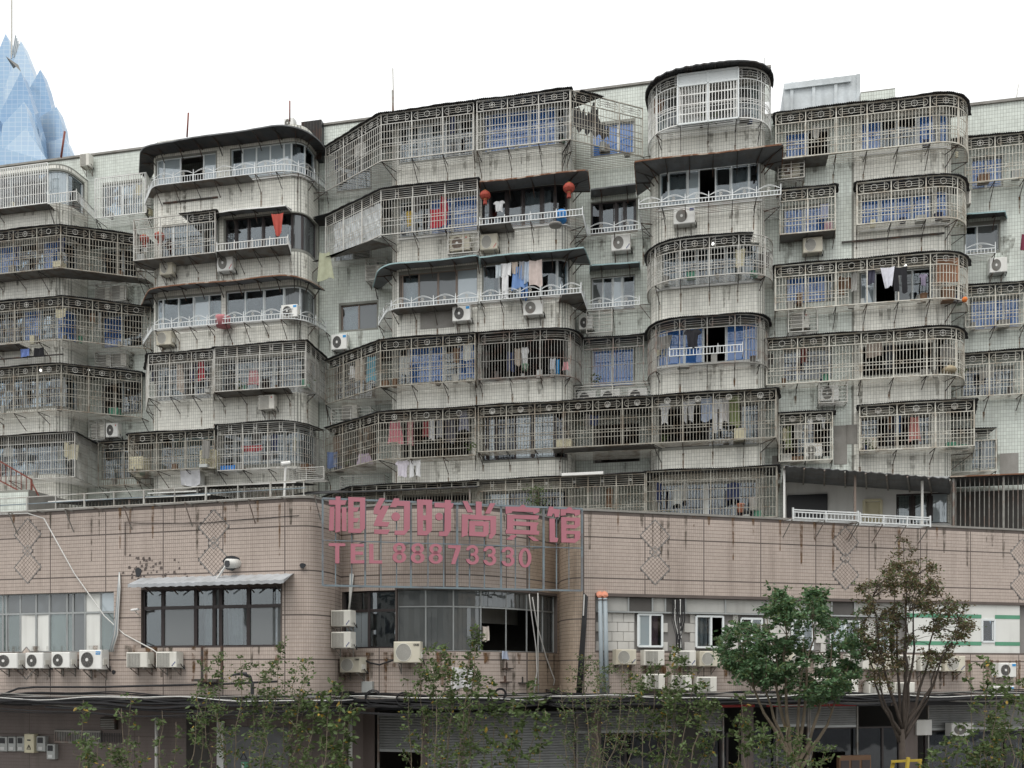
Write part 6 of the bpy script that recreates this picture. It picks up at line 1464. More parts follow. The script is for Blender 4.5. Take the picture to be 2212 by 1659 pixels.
lathe('bucket', 'green bucket on the dark open balcony', 'bucket', 1134, 800, [(0, .12), (.2, .15), (.22, .16)], cmat((.22, .36, .26)), .2)
lathe('plant_pot', 'orange pot outside the navy curtained window', 'plant pot', 1600, 1106, [(0, .1), (.26, .13), (.27, .15), (.3, .15)], 'pipe_orange', .4); lathe('bucket', 'white bucket outside the navy curtained window', 'bucket', 1628, 1102, [(0, .13), (.4, .17), (.42, .19), (.45, .19)], 'hub_white', .4)
lathe('bucket', 'pink tub hanging on the arched rail of the left bay', 'bucket', 482, 706, [(0, .28), (.32, .31), (.4, .32)], cmat((.5, .2, .22)), .35)
lathe('pot', 'orange bundle at the right end of the open front cage', 'bundle', 2084, 652, [(0, .06), (.08, .1), (.16, .06)], cmat((.7, .2, .05)), -.1); cloth('greenish netting hanging slack from the plastic hung cage', 'drape', 684, 546, 722, 606, -.5, (.40, .42, .30), 'netting', 'netting')
def obox(name, label, cat_, u0, v0, u1, v1, d, m, o, fr=AF, group=None, c=.01):
    s0, z0 = fr.P(u0, v1, o+d); s1 = fr.S(u1, o+d); z1 = fr.P(u0, v0, o+d)[1]; mb = MB(); mb.cham(s0, s1, -o-d, -o, z0, z1, c); return single(name, mb, m, label, cat_, fr, (s0, -o, z0), group)
obox('crate', 'cream plastic crates stacked in the corner of the ring cage', 'crate', 279, 987, 308, 1014, .5, 'crate_cream', .4)
t = thing('crate', 'cream lattice crate standing on end in the ring cage', 'crate', AF, (0, 0, 12.5)); s0, z0 = AF.P(434, 1012, .8); s1 = AF.S(466, .8); z1 = AF.P(434, 974, .8)[1]
mb = MB()
for k in range(7): x = s0+(s1-s0)*k/6; mb.bar((x, -.8, z0), (x, -.8, z1), .03 if k not in (0, 6) else .06)
for k in range(7): z = z0+(z1-z0)*k/6; mb.bar((s0, -.8, z), (s1, -.8, z), .03 if k not in (0, 6) else .06)
mb.box(s0, s1, -.78, -.45, z0, z0+.03); mb.box(s0, s1, -.5, -.45, z0, z1); part('lattice', mb, 'crate_cream', t)
obox('box', 'cream box in the corner of the star cage, left end', 'box', 113, 564, 130, 577, .4, 'crate_cream', .3); obox('board', 'pale folded sheets lying on the long lotus cage', 'board', 1202, 950, 1234, 966, .4, 'crate_cream', .2)
cloth('white plastic wrapped air conditioner cover below green curtains', 'plain', 391, 1014, 432, 1050, .62, (.62, .63, .66), 'cover', 'cover'); obox('air_conditioner', 'plastic wrapped air conditioner below the green curtains', 'air conditioner', 392, 1015, 431, 1049, .4, 'ac_white', .18)
cloth('bright blue bundle lying in the round cornered cage', 'plain', 474, 1006, 508, 1016, .72, (.04, .22, .62), 'bundle', 'bundle')
obox('carton', 'brown cartons in the curved end of the open front cage', 'carton', 2036, 620, 2062, 650, .3, 'wood_brown', oE+.2); obox('carton', 'brown carton behind the bars left of the white shirt', 'carton', 1722, 632, 1734, 656, .3, 'wood_brown', oE+.1); obox('board', 'brown board filling the curved end of the open front cage', 'board', 2022, 560, 2070, 612, .03, cmat((.30, .16, .10)), oE+.45)
lathe('sack', 'stained sack in the curved end of the junk filled cage', 'sack', 2050, 806, [(0, .2), (.1, .26), (.2, .2), (.28, .06)], 'bamboo', -.45)
obox('fluorescent_tube', 'long white lamp tube hanging at the edge above the hotel sign', 'lamp', 1213, 1022, 1303, 1028, .1, 'hub_white', .9); 
mb = MB(); sL = AF.S(-120, .4); sR = AF.S(136, .4); zq = AF.P(100, 768, .4)[1]; mb.bar((sL, -.4, zq), (sR, -.4, zq), .05); single('drying_pole', mb, 'dark_iron', 'dark drying pole across the left bay under the star cage', 'pole', AF, (sR, -.4, zq))
for u0, u1, v, lb in ((352, 398, 690, ''),): pass
for (u0, v0, u1, v1, o, lb) in ((627, 808, 905, 790, 0, None), (436, 812, 438, 810, 0, None)): pass
a = AF.P(1818, 524, oE+.05); b = AF.P(2060, 504, oE+.05); mb = MB(); mb.box(a[0], AF.S(2040, oE+.05), .82, .86, a[1]-.03, a[1]+.03); single('wall_pole', mb, 'dark_iron', 'dark pole fixed along the tiles under the four blue windows', 'pole', AF, (a[0], .84, a[1]))
a = AF.P(352, 439, .05); mb = MB(); mb.box(a[0], AF.S(470, .05), -.06, -.02, a[1]-.03, a[1]+.03); single('wall_pole', mb, 'dark_iron', 'dark pole fixed along the tiles above the lantern cage', 'pole', AF, (a[0], -.05, a[1]))
# small bright lamps glowing behind the grilles
mat('lamp_glow', (.9, .9, .88), .4); bs = M['lamp_glow'].node_tree.nodes['Principled BSDF']; bs.inputs['Emission Color'].default_value = (1, 1, .95, 1); bs.inputs['Emission Strength'].default_value = 1.3
for u, v, o, lb in ((88, 800, .3, 'small lit bulb behind oval star panels, left of two'), (192, 798, -.2, 'small lit bulb behind oval star panels, right of two'), (1540, 527, .6, 'small lit bulb in the torn roof cage'), (1956, 575, -.3, 'small lit bulb above the white shirt')):
    lathe('light_bulb', lb, 'light bulb', u, v, [(-.05, .015), (-.03, .045), (0, .055), (.03, .045), (.06, .02)], 'lamp_glow', o, group='lit bulbs on the balconies', n=10)
# terrace at the right: canopy roof, white room front
t = thing('terrace_roof', 'dark sloping sheet roof over the white walled terrace at right', 'terrace roof', AF, (S(1700), 0, 10.4))
e0 = AF.P(1694, 1005, 1.9); e1 = AF.P(2052, 1033, 1.9); w0 = S(1690, oE); w1 = S(2060, oE); n = 60; mb = MB()
for k in range(n+1): x = e0[0]+(e1[0]-e0[0])*k/n; mb.v.append((x, -1.9, e0[1]+(e1[1]-e0[1])*k/n+.02*math.sin(k*2.0)))
for k in range(n+1): x = w0+(w1-w0)*k/n; mb.v.append((x, -oE-.01, e0[1]-.0+(e1[1]-e0[1])*k/n))
mb.f = [(k, k+1, n+2+k, n+1+k) for k in range(n)]; m2 = len(mb.v); mb.v += [(x, y, z-.02) for x, y, z in mb.v]; mb.f += [tuple(m2+i for i in reversed(f)) for f in mb.f]+[(k+1, k, m2+k, m2+k+1) for k in range(n)]
part('sheet', mb, 'roof_grey', t)
for k in range(9): x = e0[0]+(e1[0]-e0[0])*k/8; x2 = w0+(w1-w0)*k/8; zz = e0[1]+(e1[1]-e0[1])*k/8-.06; mb = MB(); mb.bar((x, -1.9, zz), (x2, -oE-.02, zz), .05); part('rafter', mb, 'dull_steel', t)
for u, m in ((1694, 'hub_white'), (1847, 'frame_bronze'), (1992, 'pipe_white')): s, z = AF.P(u, 1100, 1.45); mb = MB(); zt_ = e0[1]-.06+(e1[1]-e0[1])*(s-e0[0])/(e1[0]-e0[0]); mb.bar((s, -1.45, 7.46), (s, -1.45, zt_), .07); part('post', mb, m, t)
t = thing('terrace_room', 'white plastered room front with a cream door under the sloping roof', 'room front', AF, (S(1690, oE), -oE, 7.46))
TP = Path(AF, [(S(1692, oE+.12), oE+.12), (S(2030, oE+.12), oE+.12)]+[(S(2030, oE+.12)+.5*math.sin(a), oE+.12-.5+.5*math.cos(a)) for a in np.linspace(.2, 1.5, 8)])
def tt_(u): return TP.t_u(u)
hol = [(tt_(1700), tt_(1786), 7.0, AF.P(1750, 1070, oE)[1]), (tt_(1866), tt_(1903), 7.0, AF.P(1885, 1085, oE)[1]), (tt_(1936), TP.L-.02, AF.P(2000, 1132, oE)[1], AF.P(2000, 1066, oE)[1])]
backing(TP, 0, TP.L, 7.46, e0[1]-.05, hol, t, 'white_plaster')
mb = MB(); a, b = hol[1][0], hol[1][1]
for p, q in zip(TP.sub(a, b), TP.sub(a, b)[1:]): mb.add([TP.v3(p, 7.46, -.1), TP.v3(q, 7.46, -.1), TP.v3(q, hol[1][3], -.1), TP.v3(p, hol[1][3], -.1)], [(0, 1, 2, 3)])
d = part('door', mb, 'crate_cream', t); mb = MB()
for x in (a, b): mb.bar(TP.v3(x, 7.46, .02), TP.v3(x, hol[1][3]+.05, .02), .09)
mb.bar(TP.v3(a, hol[1][3]+.05, .02), TP.v3(b, hol[1][3]+.05, .02), .09); part('frame', mb, 'crate_cream', d)
mb = MB(); mb.box(S(1700, oE), S(1786, oE), .70, .89, 7.46, hol[0][3]); part('dark_opening', mb, 'shop_dark', t)
window(TP, hol[2][0], hol[2][1], hol[2][2], hol[2][3], [1972, 2010], ['d', 'd', 'p'], 'frame_dark', t, fw=.09)
p_ = [(1706, .9), (1706, 1.55), (1855, 1.55), (2007, 1.55)]
def rail2(label, u0, u1, v0, v1, o, fr, posts=None):
    s0, z0 = fr.P(u0, v1, o); s1 = fr.S(u1, o); z1 = fr.P(u0, v0, o)[1]; t = thing('guard_rail', label, 'guard rail', fr, (s0, -o, z0), RG)
    mb = MB()
    for z in (z0, z0+(z1-z0)*.72, z1): mb.bar((s0, -o, z), (s1, -o, z), .035)
    part('rail', mb, 'bright_steel', t); mb = MB(); s = s0+.06
    while s < s1: mb.bar((s, -o, z0), (s, -o, z0+(z1-z0)*.72), .02); s += .12
    part('baluster', mb, 'bright_steel', t, kind='stuff'); n = max(2, round((s1-s0)/.95))
    for k in range(n+1): s = s0+(s1-s0)*k/n; mb = MB(); mb.bar((s, -o, z0-.05), (s, -o, z1+(.06 if k in (0, n) else 0)), .045); part('post', mb, 'bright_steel', t); mb = MB(); mb.bar((s, -o, z0), (s, -o+.55, z0), .025); mb.bar((s, -o, z0), (s, -o+.55, z0-.5), .025); part('bracket', mb, 'dull_steel', t)
    mb = MB()
    for k in range(5): mb.bar((s0, -o+.1*k, z0-.01), (s1, -o+.1*k, z0-.01), .018)
    part('floor_grille', mb, 'bright_steel', t, kind='stuff')
rail2('bright guard rail jutting over the right pink wall, left half', 1713, 1853, 1101, 1118, .55, RF); rail2('bright guard rail jutting over the right pink wall, right half', 1857, 2009, 1111, 1128, .55, RF)
# dark sheds and canopies on the podium roof at left
def shed(label, u0, v0, u1, v1, o, back, m='roof_dark', posts=True, bars=True, edge='white_bar', drop=0.):
    s0, z0 = AF.P(u0, v0, o); s1, z1 = AF.P(u1, v1, o); z1 = z0+drop; t = thing('roof_canopy', label, 'canopy', AF, (s0, -o, z0), 'dark sheet roofs on the podium'); n = 40; mb = MB()
    for k in range(n+1): mb.v.append((s0+(s1-s0)*k/n, -o, z0+(z1-z0)*k/n+.015*math.sin(k*2.2)))
    for k in range(n+1): mb.v.append((s0+(s1-s0)*k/n, -back, z0+(z1-z0)*k/n+.35))
    mb.f = [(k, k+1, n+2+k, n+1+k) for k in range(n)]; q = len(mb.v); mb.v += [(x, y, z-.03) for x, y, z in mb.v]; mb.f += [tuple(q+i for i in reversed(f)) for f in mb.f]+[(k+1, k, q+k, q+k+1) for k in range(n)]
    part('sheet', mb, m, t); mb = MB(); mb.bar((s0, -o-.02, z0), (s1, -o-.02, z1), .04); part('edge_trim', mb, edge, t)
    for k in range(3): s = s0+(s1-s0)*(.04+.46*k); mb = MB(); mb.bar((s, -o+.1, 7.46), (s, -o+.1, z0-.03), .06); part('post', mb, 'dull_steel', t)
    if bars:
        mb = MB(); s = s0+.1
        while s < s1-.1: mb.bar((s, -o+.25, 7.46), (s, -o+.25, z0-.02), .024); s += .15
        part('bar', mb, 'dull_steel', t, kind='stuff')
    return t
shed('dark sheet roof with white edge over bars at the far left podium', 105, 1084, 455, 1065, 3.0, .1); shed('dark corrugated roof over bars beside the white camera pole', 415, 1052, 640, 1036, 2.2, .1)
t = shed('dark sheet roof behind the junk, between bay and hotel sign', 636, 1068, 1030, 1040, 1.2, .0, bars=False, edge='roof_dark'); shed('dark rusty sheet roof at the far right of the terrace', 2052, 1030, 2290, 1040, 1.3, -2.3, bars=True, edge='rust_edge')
mb = MB(); mb.box(S(2064, -1.2), S(2290, -1.2), 1.2, 1.26, 7.46, AF.P(2060, 1034, 1.3)[1]); part('recess_shade_sheet', mb, 'room_wall', t)  # added dark sheet behind the bars, stands in for the deep recess's shade
t = shed('pale flat slab below the cream crates', 320, 1066, 425, 1060, 1.0, .0, 'concrete', bars=False)
# red stair rail at far left and tiled wall under it
t = thing('stair_railing', 'rusty red iron stair railing at the far left edge', 'railing', AF, (S(20, 2.2), -2.2, 10.5)); mb = MB(); a = AF.P(-20, 985, 2.2); b = AF.P(68, 1036, 2.2); a2 = AF.P(-20, 1028, 2.2); b2 = AF.P(68, 1074, 2.2)
for p, q in ((a, b), (a2, b2)): mb.bar((p[0], -2.2, p[1]), (q[0], -2.2, q[1]), .05)
for k in range(9): w = k/8; mb.bar((a[0]+(b[0]-a[0])*w, -2.2, a[1]+(b[1]-a[1])*w), (a2[0]+(b2[0]-a2[0])*w, -2.2, a2[1]+(b2[1]-a2[1])*w), .022)
c = AF.P(84, 1072, 2.2); mb.bar((b[0], -2.2, b[1]), (b[0], -2.2, 7.46), .06); mb.bar((b[0], -2.2, b[1]-.1), (c[0], -2.2, c[1]), .04); part('rail', mb, 'rusty_red', t)
a = AF.P(-30, 1040, 2.6); b = AF.P(62, 1075, 2.6); t = thing('stair_wall', 'mint tiled stair wall below the red railing', 'wall', AF, (a[0], -2.6, 7.46)); SW = Path(AF, [(a[0], 2.6), (b[0], 2.6)]); zt2 = AF.P(0, 1060, 2.6)[1]; backing(SW, 0, SW.L, 7.46, zt2, [], t, 'grout_pale'); tilewall(SW, 0, SW.L, 7.46, zt2, [], t, 'tile_mint', TW, TH, TG)
mb = MB(); mb.box(a[0], b[0], -2.58, -.2, 7.46, zt2); part('body', mb, 'concrete', t)
# cameras, lamps, holes
Y = 24.0; t = thing('camera_pole', 'white pole with a dome camera standing on the podium edge', 'camera pole', WORLD, P3(616, 1068, Y)); mb = MB(); mb.tube([P3(614, 1072, Y), P3(617, 1006, Y)], .028, 8); part('pole', mb, 'hub_white', t); x, y, z = P3(617, 1004, Y); mb = MB(); mb.tube([(x-.1, y-.05, z), (x+.12, y+.02, z+.05)], .07, 10, .06); part('camera', mb, 'hub_white', t)
t = thing('wall_camera', 'white bullet camera on the pink wall beside the dark window', 'camera', WORLD, P3(290, 1318, 24.6)); x, y, z = P3(284, 1318, 24.55); mb = MB(); mb.tube([(x, y, z), (x+.22, y-.08, z+.02)], .035, 10); part('housing', mb, 'hub_white', t); mb = MB(); mb.tube([(x+.1, y, z-.02), (x+.12, y+.1, z-.1), (x+.12, y+.2, z-.1)], .015, 6); part('arm', mb, 'hub_white', t)
t = thing('street_lamp', 'small black cobra head lamp rising in front of the pink wall', 'street lamp', WORLD, P3(543, 1505, 22.8)); mb = MB(); mb.tube([P3(545, 1500, 22.8), P3(545, 1478, 22.8), P3(540, 1462, 22.8), P3(528, 1457, 22.7)], .045, 8); part('arm', mb, 'fan_black', t); x, y, z = P3(520, 1456, 22.6); mb = MB(); mb.tube([(x+.16, y, z), (x, y-.05, z+.01), (x-.2, y-.1, z-.03)], .085, 10, .05, flat=.55); part('lamp_head', mb, 'fan_black', t)
def hole(label, u, v, w, h, fr=LF):
    s, z = fr.P(u, v, .0); mb = MB(); k = 9; pts = [(s+w*(1+.25*math.sin(i*2.3))*math.cos(2*math.pi*i/k), z+h*(1+.3*math.sin(i*3.1))*math.sin(2*math.pi*i/k)) for i in range(k)]; mb.prism(pts, -.016, -.0)
    return single('wall_hole', mb, 'shop_dark', label, 'hole', fr, (s, 0, z), 'broken holes in the pink wall')
hole('ragged dark hole above the left end of the awning', 299, 1236, .1, .13); hole('broken hole round the exhaust duct above the awning', 500, 1216, .26, .2); hole('small broken notch near the rounded pink column', 654, 1222, .09, .07); hole('small dark pipe hole low on the rounded column', 667, 1476, .04, .04); hole('small dark hole right of the left air conditioner row', 246, 1452, .06, .06)
t = thing('exhaust_duct', 'grey round exhaust duct sticking out of the pink wall', 'duct', LF, (LF.S(498), 0, LF.P(498, 1216)[1])); s, z = LF.P(497, 1218, .2); mb = MB(); mb.tube([(s+.1, .05, z+.03), (s-.02, -.3, z)], .125, 14); part('pipe', mb, 'pipe_white', t, smooth=True); mb = MB(); mb.tube([(s-.02, -.3, z), (s-.022, -.306, z)], .105, 14); part('mouth', mb, 'shop_dark', t); mb = MB(); mb.tube([(s-.1, -.25, z-.06), (s-.42, -.2, z-.42)], .03, 8); part('drain_tube', mb, 'hub_white', t)
# foil patch, brackets on the pink bay wall
cloth('crumpled silver foil wrap on the curved pink wall', 'plain', 975, 1440, 1020, 1488, .05, (.6, .6, .6), 'foil', 'foil', PF(1000)); t = lbox('junction_box', 'pale junction box on the curved wall above the cables', 'box', 785, 1472, 808, 1496, .12, 'meter_grey', PF(796), .0)[0]
for u, v, lb in ((1094, 1443, 'upper'), (1090, 1472, 'middle'), (1128, 1474, 'right')): f = PF(u); s, z = f.P(u, v, 0); mb = MB(); mb.box(s-.16, s+.16, -.14, 0, z-.03, z); mb.box(s-.02, s+.02, -.03, 0, z, z+.16); single('bracket', mb, 'dark_iron', f'empty rusty wall bracket, {lb} of three right of the foil patch', 'bracket', f, (s, 0, z), 'rusty brackets on the pink wall')
s, z = LF.P(790, 1510); s0, z0 = LF.P(783*.54+0, 1398, 0)
s, z = LF.P(442, 1468, 0); mb = MB(); mb.box(s-.2, s+.55, -.3, 0, z-.05, z+.02); mb.box(s-.1, s-.04, -.03, 0, z, z+.9); mb.box(s+.5, s+.56, -.03, 0, z, z+.9); single('bracket', mb, 'dark_iron', 'large empty rusty bracket below the dark window behind leaves', 'bracket', LF, (s, 0, z), 'rusty brackets on the pink wall')
# roof antennas and rods
for q in (('rusty rod on the roof line above the left canopy', [(404, 296, 37.5), (407, 244, 37.5)], .035), ('rusty rod behind the roof air conditioner', [(626, 262, 37), (626, 218, 37)], .03), ('leaning rusty rod at the far left roof line', [(132, 340, 40), (140, 284, 40)], .045)): pipe(q[0], q[1], q[2], 'rusty_red', 'roof_rod', 'rod', 'rods on the roof line')
t = thing('antenna_mast', 'tall thin mast on the roof above the middle parapet', 'mast', WORLD, ((849-CX)/F*37, 37, 27)); P4 = lambda u, v, Y: ((u-CX)/F*Y, Y, H+(HV-v)*Y/F)
mb = MB(); mb.bar(P4(849, 240, 37), P4(848.5, 196, 37), .09); part('base', mb, 'dull_steel', t); mb = MB(); mb.bar(P4(850.5, 240, 37), P4(848.5, 148, 37), .045); part('rod', mb, 'steel', t)
pipe('thin television antenna at the right end of the roof', [(2192, 240, 36), (2200, 182, 36)], .02, 'steel', 'antenna', 'antenna')
# ------------------------------------------------------------------ glass tower far behind
def brickglass(name, c1, c2, c3, tilt):
    m = mat(name, c1, .3, .35, .15, .02); n = m.node_tree.nodes; L = m.node_tree.links; b = n['Principled BSDF']; geo = n.new('ShaderNodeNewGeometry')
    mp = n.new('ShaderNodeMapping'); mp.inputs['Rotation'].default_value = (math.pi/2, tilt, 0); L.new(geo.outputs['Position'], mp.inputs[0])
    br = n.new('ShaderNodeTexBrick'); br.inputs['Color1'].default_value = (*c1, 1); br.inputs['Color2'].default_value = (*c2, 1); br.inputs['Mortar'].default_value = (*c3, 1); br.inputs['Scale'].default_value = 1; br.inputs['Brick Width'].default_value = 2.4; br.inputs['Row Height'].default_value = 2.0; br.inputs['Mortar Size'].default_value = .10; br.offset = 0
    L.new(mp.outputs[0], br.inputs['Vector']); L.new(br.outputs[0], b.inputs['Base Color'])
brickglass('tower_glass', (.30, .42, .55), (.27, .39, .54), (.42, .51, .60), .45); brickglass('tower_glass_lit', (.37, .48, .59), (.34, .45, .58), (.48, .56, .63), -.5); brickglass('tower_glass_dim', (.23, .35, .50), (.20, .32, .48), (.33, .43, .55), .25)  # three tones of one glass; the facets' differing sky reflection is painted in
TF = Frame(0, 420, 0)
tw = thing('glass_tower', 'distant blue glass skyscraper with jagged crystal shaped crown', 'skyscraper', TF, (TF.S(40), 0, 0))
SHD = [([(-60, 260), (-20, 150), (12, 73), (24, 100), (60, 200), (66, 420)], -5), ([(10, 190), (45, 88), (62, 130), (76, 176), (80, 420)], 0), ([(50, 215), (87, 150), (97, 178), (113, 240), (115, 420)], 5), ([(70, 262), (122, 231), (132, 262), (137, 302), (139, 420)], 10), ([(90, 312), (140, 296), (149, 318), (153, 345), (155, 420)], 15),
       ([(-40, 420), (2, 240), (45, 155), (66, 215), (84, 280), (96, 420)], 24), ([(-20, 420), (6, 268), (52, 220), (78, 300), (104, 420)], 34), ([(-40, 420), (4, 326), (56, 277), (100, 344), (112, 420)], 44), ([(-60, 300), (-10, 246), (6, 300), (22, 345), (26, 420)], 30), ([(-80, 330), (0, 318), (60, 336), (110, 352), (120, 420)], 54)]
for pts, o in SHD:
    ap = min(range(len(pts)), key=lambda k: pts[k][1]); d = 5; q = [TF.P(u, v, o) for u, v in pts]; yb = -o
    zb_ = 0.; L_ = [(x, yb, z) for x, z in q]; aL, aR = L_[0], L_[-1]; bl = (aL[0], yb, zb_); br_ = (aR[0], yb, zb_); A3 = L_[ap]; xm = A3[0]*.55+(aL[0]+aR[0])*.225
    rid = (xm, yb-d, zb_); mb = MB(); mb.v = L_+[bl, br_, rid]+[(x, y+6, z-1) for x, y, z in L_]+[(bl[0], yb+6, 0), (br_[0], yb+6, 0)]; n = len(L_)
    for k in range(ap): mb.f.append((k, k+1, n+2) if k else (k, k+1, n+2))
    mb.f.append((0, n+2, n))
    for k in range(ap, n-1): mb.f.append((k, k+1, n+2))
    mb.f.append((n-1, n+1, n+2))
    for k in range(n-1): mb.f.append((k, n+3+k, n+4+k, k+1))
    mb.f += [(n-1, 2*n+2, 2*n+4, n+1), (0, n, 2*n+3, n+3)]
    part('crystal_face', mb, ('tower_glass', 'tower_glass_lit', 'tower_glass_dim')[SHD.index((pts, o)) % 3], tw)
p = TF.P(36, 165, 36); q = TF.P(58, 150, 36); mb = MB(); mb.add([(TF.S(24, 10), -8, TF.P(24, 142, 10)[1]), (TF.S(44, 10), -22, TF.P(44, 160, 10)[1]), (TF.S(56, 10), -14, TF.P(56, 168, 10)[1]), (TF.S(50, 10), -14, TF.P(50, 153, 10)[1])], [(0, 1, 2, 3)]); part('service_opening', mb, 'fan_grey', tw)
mb = MB(); a = TF.P(25, 90, -5); b = TF.P(25, -40, -5); mb.bar((a[0], 5, a[1]-8), (b[0], 5, b[1]), .55); part('spire', mb, 'steel', tw)
mb = MB()
for k in range(5): c = TF.P(22+2.5*k, 84+k*6, 0); mb.bar((c[0], 2, c[1]-6), (c[0]+1.5, 2, c[1]+3), .4)
part('service_frame', mb, 'pipe_grey', tw)

# ------------------------------------------------------------------ household clutter on the cage floors and things hung inside
CLC = {'plaster': MB(), 'wood_brown': MB(), 'fan_grey': MB(), 'curtain_navy': MB(), 'crate_cream': MB(), 'leaf_green': MB(), 'curtain_green': MB(), 'room_wall': MB(), 'meter_grey': MB()}
ks = list(CLC)
for pts, fil, ref, v0, v1 in CLUT:
    cp = footprint(pts, fil); rf = pts[ref] if isinstance(ref, int) else ref; z1 = AF.P(rf[0], v0, rf[1])[1]; z0 = AF.P(rf[0], v1, rf[1])[1]; t = .2
    while t < cp.L-.2:
        t += R.expovariate(1/.75)
        if t > cp.L-.25: break
        q = cp.at(t, -R.uniform(.15, .4)); k = R.choice(ks); mb = CLC[k]; w, h = R.uniform(.06, .22), R.uniform(.08, .42); x, y = float(q[0]), -float(q[1])
        if R.random() < .55:
            if k == 'leaf_green':
                for _ in range(22): a, b, c = R.gauss(0, .09), R.gauss(0, .07), R.uniform(.1, .45); mb.add([(x+a, y+b, z0+c), (x+a+.06, y+b-.02, z0+c+.03), (x+a+.1, y+b, z0+c-.02), (x+a+.05, y+b+.03, z0+c-.02)], [(0, 1, 2, 3)])
            elif R.random() < .5: mb.box(x-w, x+w, y-w*.6, y+w*.6, z0+.02, z0+.02+h)
            else: mb.tube([(x, y, z0+.02), (x, y, z0+.02+h*.6), (x, y, z0+.02+h*.8)], w*.55, 9, w*.75)
        else:
            zt = z1-R.uniform(.3, .55); hh = R.uniform(.3, .75); n = 6; o = len(mb.v); ph = R.uniform(0, 6); w *= R.uniform(.8, 1.6)
            if k in ('leaf_green', 'curtain_green') or R.random() < .4: continue
            for j in range(4):
                for i in range(n+1): mb.v.append((x-w+2*w*i/n*(1-.05*j), y+.03*math.sin(i*1.7+ph+j*.3), zt-hh*j/3-.03*math.sin(i*1.1+ph)))
            mb.f += [(o+j*(n+1)+i, o+j*(n+1)+i+1, o+(j+1)*(n+1)+i+1, o+(j+1)*(n+1)+i) for j in range(3) for i in range(n)]
for k, mb in CLC.items():
    if mb.v: single('household_clutter', mb, k, 'jumble of household clutter stored behind the cage bars', None, AF, (0, 0, 18), kind='stuff')
# ------------------------------------------------------------------ trees and saplings
def leaves(P, size, m, name, par, aspect=.5, droop=.3):
    n = len(P); P = np.array(P); b = np.array(BASE[par.name])
    d = NR.normal(size=(n, 3)); d[:, 2] = d[:, 2]*.6-droop; d /= np.linalg.norm(d, axis=1)[:, None]
    e = NR.normal(size=(n, 3)); e -= (e*d).sum(1)[:, None]*d; e /= np.linalg.norm(e, axis=1)[:, None]; nn = np.cross(d, e)
    s = size*NR.uniform(.65, 1.35, (n, 1)); V = np.zeros((n, 6, 3))
    V[:, 0] = P; V[:, 1] = P+d*s*.35+e*s*aspect*.5+nn*s*.06; V[:, 2] = P+d*s*.75+e*s*aspect*.36+nn*s*.03; V[:, 3] = P+d*s; V[:, 4] = P+d*s*.75-e*s*aspect*.36+nn*s*.03; V[:, 5] = P+d*s*.35-e*s*aspect*.5+nn*s*.06
    V -= b; Q = np.array([(0, 1, 2, 3), (0, 3, 4, 5)]); Q = (np.arange(n)[:, None, None]*6+Q[None]).reshape(-1, 4)
    return part(name, None, m, par, me=npmesh(name, V.reshape(-1, 3), Q, m), kind='stuff')
def curve(p, q, sag, n=6, jit=.06):
    p, q = Vector(p), Vector(q); L = (q-p).length; out = []
    for k in range(n+1):
        t = k/n; c = p.lerp(q, t); c += Vector((R.uniform(-1, 1), R.uniform(-1, 1), R.uniform(-1, 1)))*jit*L*math.sin(math.pi*t); c.z += sag*L*math.sin(math.pi*t); out.append(tuple(c))
    return out
def W3(u, v, Y): return ((u-CX)/F*Y, Y, H+(HV-v)*Y/F)
def inside(u, v, P):
    c = False
    for (x0, y0), (x1, y1) in zip(P, P[1:]+P[:1]):
        if (y0 > v) != (y1 > v) and u < x0+(v-y0)/(y1-y0)*(x1-x0): c = not c
    return c
